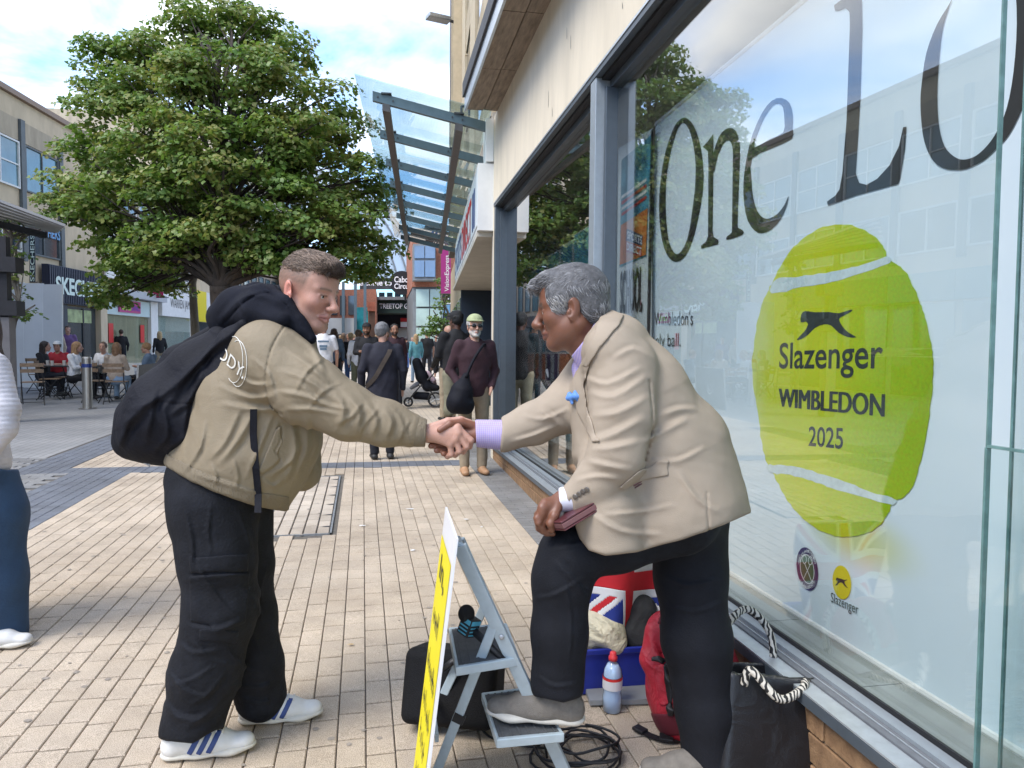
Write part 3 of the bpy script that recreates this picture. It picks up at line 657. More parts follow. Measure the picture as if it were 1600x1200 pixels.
def print_shape(nm, loops, m, d=0.005, off=(1000, 0), sc=2.6667, n=4, par=poster):
    lp = []
    for l in loops:
        l = smooth_loop(l, n) if n > 1 else l
        lp.append([PP(off[0]+x/sc, off[1]+y/sc) for x, y in l])
    lp = [[(-s, w) for s, w in l] for l in lp]
    return filled(nm, lp, lambda x, y, z: S(-x, PU+d*0.3, y), m, par)
O1 = [(185, 490), (215, 510), (240, 560), (258, 640), (265, 720), (262, 800), (245, 900), (220, 1000), (190, 1065), (155, 1090), (125, 1078), (100, 1030), (85, 950), (80, 850), (88, 740), (105, 640), (130, 560), (155, 510)]
O1i = [(182, 512), (205, 540), (222, 600), (232, 680), (230, 780), (218, 880), (202, 980), (180, 1035), (158, 1058), (138, 1046), (120, 1000), (110, 920), (107, 830), (112, 730), (127, 640), (146, 570), (162, 530)]
print_shape('letter', [O1, O1i], m_ink)
print_shape('letter', [[(262, 612), (283, 590), (306, 558), (307, 680), (303, 960), (308, 988), (328, 1000), (326, 1018), (256, 1036), (256, 1022), (275, 1008), (284, 985), (286, 700), (284, 630)]], m_ink, n=1)
print_shape('letter', [[(307, 640), (330, 570), (355, 540), (380, 533), (400, 545), (413, 580), (418, 640), (412, 800), (408, 930), (412, 950), (430, 960), (428, 978), (364, 1000), (364, 985), (380, 972), (384, 950), (386, 800), (388, 640), (384, 605), (372, 585), (350, 595), (325, 650), (308, 720)]], m_ink, d=0.0055, n=2)
print_shape('letter', [[(637, 535), (638, 480), (625, 430), (590, 408), (550, 420), (510, 470), (470, 560), (445, 660), (432, 760), (435, 850), (450, 920), (480, 962), (510, 972), (550, 955), (590, 910), (615, 850), (620, 815), (605, 850), (575, 890), (540, 910), (515, 908), (490, 880), (472, 820), (465, 740), (468, 660), (550, 618), (634, 578)],
                       [(478, 615), (490, 560), (520, 490), (553, 442), (578, 432), (597, 448), (603, 500), (598, 552), (540, 580)]], m_ink, n=2)
print_shape('letter', [[(810, 22), (850, -8), (875, -40), (925, -40), (928, 120), (920, 400), (908, 600), (900, 720), (915, 762), (945, 770), (990, 745), (1040, 690), (1080, 610), (1098, 530), (1112, 528), (1105, 620), (1085, 745), (1076, 766), (900, 815), (785, 857), (780, 840), (815, 815), (832, 790), (845, 720), (862, 500), (876, 100), (874, 50), (858, 34), (830, 46), (814, 46)]], m_ink, n=1)
print_shape('letter', [[(1370, -150), (1300, 0), (1240, 100), (1195, 220), (1175, 350), (1170, 440), (1180, 560), (1205, 640), (1245, 690), (1300, 707), (1360, 703), (1430, 670), (1480, 625), (1540, 560), (1600, 440), (1650, 300), (1680, 100), (1680, -100), (1640, -250), (1560, -330), (1460, -300)],
                       [(1340, -80), (1305, -10), (1265, 110), (1247, 260), (1240, 400), (1247, 520), (1270, 608), (1310, 652), (1350, 665), (1400, 650), (1450, 605), (1490, 545), (1530, 450), (1558, 300), (1572, 100), (1562, -80), (1530, -200), (1470, -240), (1400, -180)]], m_ink, n=3)
# tennis ball picture (flat print)
def ball_mat():
    m = mat('ball_print', (0.52, 0.62, 0.01), 0.6, 0.2, 30, bump=0.0); nt = m.node_tree; b = nt.nodes['Principled BSDF']
    tc = nt.nodes.new('ShaderNodeTexCoord'); sp = nt.nodes.new('ShaderNodeSeparateXYZ'); nt.links.new(tc.outputs['Object'], sp.inputs[0])
    r = nt.nodes.new('ShaderNodeValToRGB'); e = r.color_ramp.elements
    mr = nt.nodes.new('ShaderNodeMapRange'); s0, s1 = PP(1455, 570)[0], PP(1180, 570)[0]; mr.inputs['From Min'].default_value = s0; mr.inputs['From Max'].default_value = s1
    nt.links.new(sp.outputs['Y'], mr.inputs['Value'])
    e[0].position = 0.0; e[0].color = (0.30, 0.45, 0.004, 1); e[1].position = 1.0; e[1].color = (0.66, 0.72, 0.16, 1)
    for p, c in ((0.25, (0.40, 0.55, 0.006, 1)), (0.55, (0.60, 0.66, 0.01, 1)), (0.88, (0.62, 0.68, 0.03, 1))): x = e.new(p); x.color = c
    nz = nt.nodes.new('ShaderNodeTexNoise'); nz.inputs['Scale'].default_value = 90; nz.inputs['Detail'].default_value = 5; nt.links.new(tc.outputs['Object'], nz.inputs['Vector'])
    n2 = nt.nodes.new('ShaderNodeTexNoise'); n2.inputs['Scale'].default_value = 5; n2.inputs['Detail'].default_value = 4; nt.links.new(tc.outputs['Object'], n2.inputs['Vector'])
    ad = nt.nodes.new('ShaderNodeMath'); ad.operation = 'MULTIPLY_ADD'; ad.inputs[1].default_value = 0.22; nt.links.new(n2.outputs['Fac'], ad.inputs[0]); nt.links.new(mr.outputs[0], ad.inputs[2])
    a2 = nt.nodes.new('ShaderNodeMath'); a2.operation = 'SUBTRACT'; a2.inputs[1].default_value = 0.11; nt.links.new(ad.outputs[0], a2.inputs[0])
    nt.links.new(a2.outputs[0], r.inputs[0])
    x = nt.nodes.new('ShaderNodeMix'); x.data_type = 'RGBA'; x.blend_type = 'OVERLAY'; x.inputs['Factor'].default_value = 0.35; nt.links.new(r.outputs[0], x.inputs[6]); nt.links.new(nz.outputs['Color'], x.inputs[7])
    nt.links.new(x.outputs[2], b.inputs['Base Color']); return m
m_ball = ball_mat()
ball = [(1199, 457), (1210, 436), (1232, 397), (1262, 367), (1300, 352), (1337, 354), (1367, 369), (1384, 390), (1388, 405), (1412, 420), (1427, 446), (1437, 470), (1446, 495), (1457, 544), (1459, 574), (1454, 637), (1442, 709), (1427, 761), (1409, 779), (1396, 782), (1390, 798), (1375, 821), (1345, 836), (1311, 838), (1277, 827), (1247, 802), (1225, 772), (1210, 742), (1195, 712), (1184, 645), (1176, 581), (1180, 525), (1190, 480)]
fz = []
rb_ = random.Random(5)
for p in smooth_loop(ball, 6): fz.append((p[0]+rb_.uniform(-1.1, 1.1), p[1]+rb_.uniform(-1.1, 1.1)))
print_shape('tennis_ball', [fz], m_ball, 0.006, (0, 0), 1, 1)
m_seam = mat('seam_print', (0.62, 0.74, 0.76), 0.6, 0.15, 40)
for sl in ([(1213, 437), (1250, 432), (1300, 425), (1340, 416), (1386, 402), (1389, 412), (1345, 428), (1300, 440), (1250, 450), (1206, 458)], [(1200, 727), (1230, 728), (1270, 736), (1320, 752), (1360, 768), (1400, 780), (1392, 789), (1340, 774), (1300, 762), (1270, 752), (1235, 742), (1205, 739)]):
    fz = [(p[0]+rb_.uniform(-1, 1), p[1]+rb_.uniform(-1.2, 1.2)) for p in smooth_loop(sl, 5)]
    print_shape('seam', [fz], m_seam, 0.008, (0, 0), 1, 1)
m_ink2 = mat('ball_ink', (0.03, 0.04, 0.035), 0.7, 0.3, 60)
cat_ = [(655, 215), (688, 180), (702, 152), (692, 140), (672, 143), (674, 112), (690, 96), (730, 101), (790, 100), (832, 105), (880, 90), (886, 96), (850, 116), (832, 130), (846, 160), (872, 186), (905, 205), (870, 205), (830, 186), (800, 157), (770, 151), (732, 166), (702, 195), (672, 214)]
print_shape('leaping_cat_mark', [cat_], m_ink2, 0.009, (1000, 450), 2.6667, 2)
def ptext(body, x0, x1, yb, ht, m, bold=0.0, nm='lettering', d=0.009, align='LEFT', y1=None):
    """text on the poster between two picture columns; ht is the cap height in pixels"""
    s0, w0 = PP(x0, yb); s1, w1 = PP(x1, yb if y1 is None else y1); wid = s0-s1; h = ht*(s0/1100)*1.02
    t = text_mesh(nm, body, 1.0, lambda x, y, z: (x, y, z), m, None, 1, bold); xs = [v.co.x for v in t.data.vertices]; a, b = min(xs), max(xs)
    for v in t.data.vertices:
        q = (v.co.x-a)/(b-a); v.co = Vector(S(s0-q*wid, PU+d*0.3, w0+(w1-w0)*q+v.co.y*h/0.69))
    return adopt(t, poster)
ptext('Slazenger', 1218, 1380, 575, 42, m_ink2, 0.012)
for k_ in (-1.3, 0, 1.3): ptext('WIMBLEDON', 1218+k_, 1382+k_, 635, 31, m_ink2, 0.0, d=0.009+k_*0.0006, y1=651)
ptext('2025', 1264, 1318, 696, 33, m_ink2, 0.012, y1=701)
ptext("Wimbledon's", 1023, 1083, 508, 21, m_ink, -0.004)
ptext('only ball.', 1018, 1064, 541, 20, m_ink, -0.004)
def ell_px(cx, cy, rx, ry, n=28, tilt=0.0): return [(cx+rx*math.cos(t)+tilt*ry*math.sin(t), cy+ry*math.sin(t)) for t in [2*math.pi*i/n for i in range(n)]]
m_purple = mat('purple_print', (0.055, 0.03, 0.10), 0.5); m_green = mat('green_print', (0.02, 0.12, 0.05), 0.5); m_wprint = mat('white_print', (0.75, 0.78, 0.78), 0.5); m_yel = mat('yellow_print', (0.80, 0.66, 0.02), 0.5)
print_shape('roundel', [ell_px(1262, 889, 16.5, 34, tilt=0.12)], m_purple, 0.006, (0, 0), 1, 1)
print_shape('roundel_ring', [ell_px(1262, 889, 11.0, 23.5, tilt=0.12), ell_px(1262, 889, 10.0, 22, tilt=0.12)], m_wprint, 0.008, (0, 0), 1, 1)
print_shape('roundel_centre', [ell_px(1262, 889, 9.8, 21.5, tilt=0.12)], m_green, 0.0075, (0, 0), 1, 1)
for a, b in (((1256, 905), (1267, 882)), ((1269, 908), (1258, 880))):
    print_shape('racket', [[(a[0]-0.5, a[1]), (a[0]+0.5, a[1]), (b[0]+0.5, b[1]), (b[0]-0.5, b[1])]], m_wprint, 0.009, (0, 0), 1, 1)
    print_shape('racket', [ell_px(b[0], b[1]-6, 3.4, 7), ell_px(b[0], b[1]-6, 2.5, 5.6)], m_wprint, 0.009, (0, 0), 1, 1)
for k, ch in enumerate('THE CHAMPIONSHIPS'):
    if ch == ' ': continue
    t = R_(200+k*8.6); ptext(ch, 1262+13.6*math.cos(t)-1.3, 1262+13.6*math.cos(t)+1.3, 889+28.5*math.sin(t)+2.6, 4.6, m_wprint, 0.01, 'small_lettering')
for k, ch in enumerate('WIMBLEDON'):
    t = R_(140-k*12); ptext(ch, 1262+13.6*math.cos(t)-1.5, 1262+13.6*math.cos(t)+1.5, 889+28.5*math.sin(t)+2.6, 5, m_wprint, 0.01, 'small_lettering')
print_shape('yellow_disc', [ell_px(1316, 910, 14.5, 26.5, tilt=0.08)], m_yel, 0.006, (0, 0), 1, 1)
print_shape('small_cat_mark', [[(1316+(x-780)*0.082, 910+(y-150)*0.11+(x-780)*0.02) for x, y in cat_]], m_ink2, 0.009, (0, 0), 1, 1)
ptext('Slazenger', 1299, 1342, 940, 17, m_ink2, 0.0, y1=960)
# narrow poster at the left of that window: court photograph, retailer tile, tall word
m_teal = mat('teal_photo_print', (0.10, 0.34, 0.44), 0.5, 0.6, 7, col2=(0.02, 0.08, 0.12)); m_org = mat('orange_court_print', (0.62, 0.20, 0.05), 0.5, 0.25, 14, stretch=(1, 4, 1))
m_red = mat('red_print', (0.48, 0.03, 0.04), 0.5, 0.2, 12); m_navy = mat('navy_print', (0.02, 0.035, 0.12), 0.5)
np_ = thing('window_poster', 'narrow window poster with orange court picture, red and navy tile and tall black word', 'poster', S(3.9, -0.3, pwB))
def quad_px(nm, pts, m, u, par):
    q = [on_plane(S, u, x, y) for x, y in pts]; return mesh_obj(nm, [S(s, u, w) for s, w in q], [tuple(range(len(q)))], m, par)
quad_px('sheet', [(966, 232), (1020, 200), (1016, 860), (960, 760)], mat('poster_white', (0.70, 0.76, 0.78), 0.55, 0.05, 2), -0.302, np_)
quad_px('court_picture', [(971, 250), (1018, 210), (1010, 400), (968, 418)], m_teal, -0.299, np_)
quad_px('court_floor', [(970, 352), (1012, 325), (1009, 398), (968, 414)], m_org, -0.297, np_)
for k in range(4): quad_px('stripe', [(971, 338-k*9), (1010, 310-k*9), (1010, 305-k*9), (971, 333-k*9)], m_red if k % 2 == 0 else m_wprint, -0.296, np_)
quad_px('logo_tile', [(979, 357), (1004, 368), (1003, 384), (978, 376)], m_navy, -0.295, np_); quad_px('logo_tile', [(978, 377), (1003, 385), (1002, 401), (978, 394)], m_red, -0.295, np_)
def stext(body, x0, x1, yb, ht, m, u, par, y1=None, bold=0.0, nm='lettering', fr=S):
    s0, w0 = on_plane(fr, u, x0, yb); s1, w1 = on_plane(fr, u, x1, yb if y1 is None else y1); h = ht*np.linalg.norm(fr((s0+s1)/2, u, w0)-CC)/1100
    t = text_mesh(nm, body, 1.0, lambda x, y, z: (x, y, z), m, None, 1, bold); xs = [v.co.x for v in t.data.vertices]; a, b = min(xs), max(xs)
    for v in t.data.vertices:
        q = (v.co.x-a)/(b-a); v.co = Vector(fr(s0+(s1-s0)*q, u, w0+(w1-w0)*q+v.co.y*h/0.69))
    return adopt(t, par)
stext('SPORTS', 980, 1003, 372, 11, m_wprint, -0.293, np_, 382, 0.02); stext('DIRECT', 979, 1002, 390, 11, m_wprint, -0.293, np_, 399, 0.02)
stext('SCHOOL', 968, 1003, 488, 62, m_ink, -0.296, np_, 484, 0.03)
m_dark_rail = mat('dark_rail', (0.02, 0.02, 0.022), 0.5)
quad_px('edge_rail', [(1017, 205), (1021, 200), (1012, 640), (1008, 640)], m_dark_rail, -0.294, np_)
# posters hung in the far window: teal photographs on pale boards
for k, (xa, xb, ya, yb_, cm) in enumerate(((897, 921, 372, 352, 0), (876, 895, 388, 374, 1), (856, 874, 405, 390, 2), (838, 854, 420, 407, 3), (826, 836, 432, 423, 4))):
    pp = thing('window_poster', ['teal sports photo board nearest the window mullion', 'second teal photo board from the window mullion', 'third teal photo board from the window mullion', 'fourth photo board from the window mullion', 'photo board farthest from the window mullion'][k], 'poster', S(6, -0.4, SB), 'photo boards in the far window')
    s0, w0 = on_plane(S, -0.36, xa, ya); s1, w1 = on_plane(S, -0.36, xb, yb_)
    w1 = max(w0, w1)
    MB().fbox(S, s1, s0, -0.375, -0.36, 0.55, w1).build('board', m_wprint, pp)
    g_ = 0.012
    MB().fbox(S, s1+g_, s0-g_, -0.3585, -0.356, 1.45, w1-g_).build('photo', m_teal, pp)
    MB().fbox(S, s1+g_, s0-g_, -0.3585, -0.356, 1.16, 1.43).build('orange_band', m_org if k != 2 else m_navy, pp)
    MB().fbox(S, s1+g_, s0-g_, -0.3585, -0.356, 0.62, 1.10).build('photo', m_teal, pp)
    if k in (0, 2, 3): MB().fbox(S, s1+0.3*(s0-s1), s1+0.62*(s0-s1), -0.3555, -0.354, 0.95, 1.9).build('figure_print', mat('pale_print', (0.45, 0.52, 0.58), 0.5, 0.5, 12), pp)
# ================================================================== right: next shop with canopy and sign, tower above
m_stone = mat('honey_stone', (0.50, 0.40, 0.26), 0.85, 0.12, 6, 0.15, 60); m_stone2 = mat('grey_stone', (0.33, 0.29, 0.23), 0.9, 0.25, 5)
m_cream = mat('cream_soffit', (0.55, 0.51, 0.44), 0.85, 0.12, 4); m_navyp = mat('navy_panel', (0.012, 0.022, 0.04), 0.5, 0.2, 5)
m_steelg = mat('blue_grey_steel', (0.10, 0.135, 0.15), 0.45, 0.12, 12, metal=0.2); m_brownst = mat('brown_steel', (0.085, 0.07, 0.065), 0.55, 0.2, 14)
m_win = mat('window_glass_dark', (0.035, 0.05, 0.06), 0.06, 0.3, 2, spec=1.0); m_frame_w = mat('white_frame', (0.72, 0.72, 0.70), 0.5)
nb = thing('shop_building', 'neighbouring shop with red and navy lettered sign box, cream recess and dark entrance', 'building', N_(3, 0, 0))
MB().fbox(N_, 0.0, 6.1, 0.0, 0.19, 2.92, 3.72).build('sign_box', m_white, nb)
MB().fbox(N_, 0.03, 6.07, 0.191, 0.2, 2.97, 3.62).build('sign_face', mat('sign_white', (0.70, 0.74, 0.76), 0.4), nb)
def stext2(fr, body, s0, s1, w0, h, u, m, par, bold=0.02, nm='lettering', thick=0.0):
    t = text_mesh(nm, body, 1.0, lambda x, y, z: (x, y, z), m, None, 1, bold, thick=thick); xs = [v.co.x for v in t.data.vertices]; a, b = min(xs), max(xs)
    for v in t.data.vertices: v.co = Vector(fr(s0+(s1-s0)*(v.co.x-a)/(b-a), u+v.co.z, w0+v.co.y*h/0.69))
    return adopt(t, par)
m_redl = mat('red_letter', (0.62, 0.03, 0.03), 0.4); m_navl = mat('navy_letter', (0.03, 0.06, 0.20), 0.4)
stext2(N_, 'SPORTS', 5.9, 3.6, 3.02, 0.5, 0.206, m_navl, nb); stext2(N_, 'DIRECT', 3.4, 1.0, 3.02, 0.5, 0.206, m_redl, nb); MB().fbox(N_, 0.35, 0.5, 0.201, 0.206, 3.02, 3.5).build('navy_mark', m_navl, nb); MB().fbox(N_, 0.62, 0.77, 0.201, 0.206, 3.02, 3.5).build('navy_mark', m_navl, nb)
MB().fbox(N_, -0.02, 0.34, 0.005, 0.10, 3.74, 4.25).build('pier_block', m_white, nb)
MB().fbox(N_, 0.1, 7.3, -1.0, 0.188, 2.86, 2.918).build('recess_ceiling', m_cream, nb)
MB().fbox(N_, 0.02, 0.12, -0.9, 0.0, -0.3, 2.858).build('jamb', m_cream, nb); MB().fbox(N_, 0.12, 0.2, -0.9, -0.1, -0.3, 2.858).build('door_frame', m_brownst, nb)
MB().fbox(N_, 7.1, 7.25, -1.0, 0.02, -0.4, 2.859).build('dark_return', m_navyp, nb); MB().fbox(N_, 0.2, 7.1, -1.05, -0.98, -0.4, 2.859).build('shop_front', m_win, nb)
MB().fbox(N_, 7.26, 14, -0.9, 0.0, -0.4, 4.0).build('wall', m_stone, nb); MB().fbox(N_, 0.2, 7.25, -1.0, 0.0, 3.73, 4.4).build('upper_wall', m_stone2, nb)
MB().fbox(N_, 7.3, 9.0, 0.001, 0.03, 0.0, 2.7).build('shop_window', m_win, nb); MB().fbox(N_, 9.3, 13.6, 0.001, 0.03, 0.0, 2.7).build('shop_window', m_win, nb)
# tower floors
tw = thing('office_tower', 'tall honey stone office block rising above the glass canopy', 'building', N_(10, 0, 4))
MB().fbox(N_, 0.3, 13.3, -8, -0.06, 4.4, 19).build('wall', m_stone2, tw)
MB().fbox(N_, 11.6, 13.3, -0.06, 0.10, 4.4, 19).build('corner_fin', mat('dark_stone', (0.13, 0.105, 0.085), 0.9, 0.3, 4), tw)
for r in range(9):
    w0 = 4.42+r*1.6
    for (a, b) in ((10.3, 11.55), (6.3, 7.6), (3.3, 4.6), (0.4, 1.5)):
        MB().fbox(N_, a, b, -0.06, 0.015, w0, w0+1.585).build('stone_panel', m_stone, tw)
    for (a, b) in ((7.7, 10.2), (4.7, 6.2), (1.6, 3.2)):
        MB().fbox(N_, a, b, -0.06, -0.02, w0+0.62, w0+1.585).build('window', m_win, tw); MB().fbox(N_, a, b, -0.06, 0.0, w0, w0+0.6).build('spandrel', mat('spandrel_stone', (0.42, 0.33, 0.21), 0.9, 0.2, 5), tw)
MB().fbox(N_, 7.62, 7.68, -0.05, 0.20, 4.4, 19).build('fin', m_stone, tw); MB().fbox(N_, 10.22, 10.28, -0.05, 0.16, 4.4, 19).build('fin', m_stone, tw)
lp = J(718, 36, 16.5); lq = J(678, 27, 16.2)
lamp = thing('floodlight', 'slim grey floodlight on a dark bracket high on the stone tower', 'lamp', lp)
MB().bar(lp, lp+(lq-lp)*0.5, 0.05, 0.05).build('bracket', m_iron, lamp); MB().box(lp, (0.10, 0.2, 0.5)).build('mounting_plate', m_iron, lamp)
bevel(MB().bar(lp+(lq-lp)*0.4, lq+(lq-lp)*0.25, 0.28, 0.10).build('lamp_head', m_steel, lamp), 0.02)
# railing above the eaves
rl = thing('roof_railing', 'small dark steel railing where the canopy meets the stone tower', 'railing', N_(1.5, 0.25, 4.4))
for a, b in (((721, 166), (741, 166)), ((721, 166), (721, 182)), ((733, 166), (733, 180))): MB().tube([J(*a, 9.6), J(*b, 9.6)], 0.018, 6).build('rail', m_iron, rl)
# glass canopy
cn = thing('glass_canopy', 'tilted glass canopy on blue-grey steel beams over the next shop entrance', 'canopy', N_(5, 0.7, 4.2))
cw = lambda u: 4.09+0.215*u
CL = 10.6
m_can = glass_mat('canopy_glass', (0.82, 0.92, 0.925), 1.3)
def cslab(nm, s0, s1, u0, u1, dz, t, m): return MB().hexa([N_(a, b, cw(b)+dz+c) for c in (0, t) for a, b in ((s0, u0), (s0, u1), (s1, u1), (s1, u0))]).build(nm, m, cn)
nb_ = 8; sp = CL/nb_
for k in range(4): cslab('glass_sheet', -0.28+k*2.75, -0.28+(k+1)*2.75-0.02, 0.06, 1.62, 0.13, 0.014, m_can)
m_dirt = mat('weathered_film', (0.6, 0.65, 0.66), 0.8)
for k in range(nb_):
    s0 = 0.05+k*1.42
    b = MB().hexa([N_(s0+a, u, cw(u)+c-0.0) for c in (0.0, 0.11) for a, u in ((-0.03, 0.0), (-0.03, 1.44), (0.03, 1.44), (0.03, 0.0))]).build('beam', m_steelg, cn)
    for u in (1.38, 1.2, 0.5, 0.38): MB().lathe(N_(s0-0.031, u, cw(u)+0.055), [(0.012, 0), (0.012, 0.008)], 8, axis=-N_.e).build('bolt', m_iron, b)
for u in (1.28, 0.42):
    b = MB().hexa([N_(a, uu, cw(uu)+c) for c in (-0.09, -0.004) for a, uu in ((0.0, u-0.045), (0.0, u+0.045), (CL-0.4, u+0.045), (CL-0.4, u-0.045))]).build('purlin', m_brownst, cn)
    for k in range(nb_): MB().fbox(N_, 0.0+k*1.42, 0.1+k*1.42, u-0.06, u+0.06, cw(u)+0.11, cw(u)+0.128).build('glass_clamp', m_iron, cn)
# hanging banners
def banner(nm, label, px0, px1, py0, py1, Z, m, texts=(), grp='vertical banners on the right facades'):
    t = thing(nm, label, 'banner', J((px0+px1)/2, py1, Z), grp)
    a, b, c, d = J(px0, py1, Z), J(px1, py1, Z), J(px1, py0, Z), J(px0, py0, Z)
    MB().prism([a, b, c, d], (0, 0.03, 0)).build('cloth', m, t)
    for q in (J(px0, py0, Z), J(px0, py1, Z)):
        MB().tube([q+np.array([0, 0.015, 0]), q+np.array([0, 0.015, 0])+(b-a)*1.35], 0.02, 6).build('arm', m_iron, t)
    return t, a, b, c, d
m_mag = mat('magenta_banner', (0.36, 0.025, 0.20), 0.7, 0.1, 3); m_navb = mat('navy_banner', (0.01, 0.02, 0.06), 0.7); m_lb = mat('light_blue_banner', (0.16, 0.36, 0.62), 0.7); m_wl = mat('white_letter', (0.80, 0.80, 0.80), 0.5)
t, a, b, c, d = banner('hanging_banner', 'magenta vertical banner with white ring logo and rotated lettering', 689, 704.5, 368, 459, 23.5, m_mag)
def vtext(body, a, d, b, frac0, frac1, h, m, par, off=0.5):
    """lettering running up a vertical banner: a bottom-left, d top-left, b bottom-right"""
    tm = text_mesh('lettering', body, 1.0, lambda x, y, z: (x, y, z), m, None, 1, 0.01); xs = [v.co.x for v in tm.data.vertices]; x0, x1 = min(xs), max(xs)
    for v in tm.data.vertices:
        q = frac0+(frac1-frac0)*(v.co.x-x0)/(x1-x0); v.co = Vector(a+(d-a)*q+(b-a)*(off-(v.co.y-0.35)*h)-np.array([0, 0.006, 0]))
    return adopt(tm, par)
vtext('VisionExpress', a, d, b, 0.04, 0.66, 0.62, m_wl, t, 0.58)
cx_ = a+(d-a)*0.84+(b-a)*0.52
for k in range(26):
    th = 2*math.pi*k/26; r0, r1 = 0.062, (0.15 if 5 < k < 21 else 0.12)
    ux, uz = (b-a)/np.linalg.norm(b-a), np.array([0, 0, 1.0]); dr = ux*math.cos(th)+uz*math.sin(th); tn = -ux*math.sin(th)+uz*math.cos(th)
    MB().add([cx_+dr*r0-tn*0.004-v3(0, .006, 0), cx_+dr*r0+tn*0.004-v3(0, .006, 0), cx_+dr*r1+tn*0.012-v3(0, .006, 0), cx_+dr*r1-tn*0.012-v3(0, .006, 0)], [(0, 1, 2, 3)]).build('logo_ray', m_wl, t)
t, a, b, c, d = banner('hanging_banner', 'navy and light blue vertical banner below the magenta one', 691.5, 703.5, 459.6, 500, 25.5, m_navb)
vtext('pi', a, d, b, 0.62, 0.95, 0.9, m_wl, t, 0.6); MB().prism([J(692, 489, 25.45), J(703, 489, 25.45), J(703, 476, 25.45), J(692, 476, 25.45)], (0, 0.02, 0)).build('blue_panel', m_lb, t)
# ================================================================== left: row of shops

_p = np.array([-9.862, 27.729, 0.0]); _th = R_(5.8); _e = v3(math.sin(_th), math.cos(_th), 0); _n = v3(math.cos(_th), -math.sin(_th), 0)
def L_(s, u, w): return _p+s*_e+u*_n+v3(0, 0, w)
L_.o, L_.e, L_.n, L_.up = _p, _e, _n, v3(0, 0, 1)
m_beige = mat('beige_concrete', (0.58, 0.475, 0.33), 0.9, 0.14, 2.5, 0.1, 30, stretch=(1, 1, 0.4)); m_bei2 = mat('weathered_concrete', (0.44, 0.37, 0.27), 0.9, 0.25, 3, stretch=(1, 1, 0.3))
m_pil = mat('slate_pilaster', (0.10, 0.115, 0.12), 0.6, 0.2, 4); m_cop = mat('coping', (0.30, 0.22, 0.17), 0.8); m_tealw = mat('teal_window', (0.10, 0.19, 0.21), 0.08, 0.3, 1.5, spec=0.9)
m_brk = mat('red_brick', (0.38, 0.15, 0.09), 0.9, 0.3, 9, 0.2, 60)
def window(par, fr, s0, s1, w0, w1, u=0.0, m=m_win, fm=m_frame_w, nx=2, ny=1, fw=0.05):
    f = MB(); f.fbox(fr, s0, s1, u, u+0.07, w0, w0+fw); f.fbox(fr, s0, s1, u, u+0.07, w1-fw, w1); f.fbox(fr, s0, s0+fw, u, u+0.07, w0+fw, w1-fw); f.fbox(fr, s1-fw, s1, u, u+0.07, w0+fw, w1-fw)
    for i in range(1, nx): x = s0+(s1-s0)*i/nx; f.fbox(fr, x-fw*0.4, x+fw*0.4, u, u+0.06, w0+fw, w1-fw)
    for j in range(1, ny): y = w0+(w1-w0)*j/ny; f.fbox(fr, s0+fw, s1-fw, u, u+0.055, y-fw*0.4, y+fw*0.4)
    o = f.build('window', fm, par); MB().fbox(fr, s0+0.01, s1-0.01, u+0.012, u+0.025, w0+0.01, w1-0.01).build('pane', m, o); return o
b1 = thing('shop_building', 'long beige concrete building with slate pilasters and two upper rows of windows', 'building', L_(-8, 0, 0))
MB().fbox(L_, -44, 1.5, -9, 0, 0, 8.55).build('wall', m_beige, b1)
MB().fbox(L_, -44.1, 1.6, -9.1, 0.12, 8.56, 8.72).build('coping', m_cop, b1)
for k in range(20):
    sa = -1.12-k*2.2
    MB().fbox(L_, sa-0.11, sa+0.11, 0.001, 0.10, 3.7, 7.95).build('pilaster', m_pil, b1)
    MB().fbox(L_, sa-2.06, sa-0.14, 0.001, 0.03, 7.3, 7.93).build('facing_panel', m_bei2, b1)
    window(b1, L_, sa-2.05, sa-0.15, 5.85, 7.26, 0.002, m_tealw, m_frame_w if k else m_pil, 2, 2 if k else 1)
    window(b1, L_, sa-2.05, sa-0.15, 3.95, 5.15, 0.002, m_win, m_pil if k < 1 else m_frame_w, 2)
    if k > 1: MB().fbox(L_, sa-2.08, sa-0.12, 0.002, 0.05, 0.1, 2.6).build('shop_window', m_win, b1)
    if k > 1: MB().fbox(L_, sa-2.18, sa-0.02, 0.052, 0.2, 2.65, 3.4).build('fascia', [m_white, m_pil, mat('fascia_teal', (0.05, 0.2, 0.22), 0.5), mat('fascia_red', (0.35, 0.03, 0.03), 0.5), m_navyp][(k//2) % 5], b1)
# shoe shop unit
ss = thing('shoe_shop', 'dark ribbed shoe shop front with white slanted name sign', 'shop front', L_(-0.5, 0.1, 0))
m_rib = mat('navy_ribbed_metal', (0.012, 0.02, 0.05), 0.45)
fas = MB().fbox(L_, -2.5, 1.48, 0.1, 0.3, 2.5, 3.72).build('fascia', m_rib, ss)
for k in range(34): MB().fbox(L_, -2.48+k*0.117, -2.42+k*0.117, 0.301, 0.335, 2.52, 3.7).build('rib', m_rib, ss)
m_wsign = mat('white_sign_letter', (0.62, 0.75, 0.70), 0.4)
stext2(L_, 'SKECHERS', -2.15, 1.25, 2.83, 0.52, 0.345, m_wsign, ss, 0.035)
MB().fbox(L_, -1.15, 0.95, 0.101, 0.13, 0, 2.45).build('shop_window', m_win, ss)
MB().fbox(L_, -1.1, 0.6, 0.132, 0.15, 1.9, 2.35).build('lit_panel', mat('lit_green_print', (0.35, 0.42, 0.2), 0.5, 0.5, 3), ss)
MB().fbox(L_, 0.96, 1.48, 0.0, 0.32, 0, 2.49).build('pier', m_beige, ss); MB().fbox(L_, -2.5, -1.16, 0.1, 0.2, 0, 2.49).build('side_panel', m_navyp, ss)
MB().fbox(L_, -0.05, 0.05, 0.131, 0.16, 0, 2.4).build('door_post', m_black, ss)
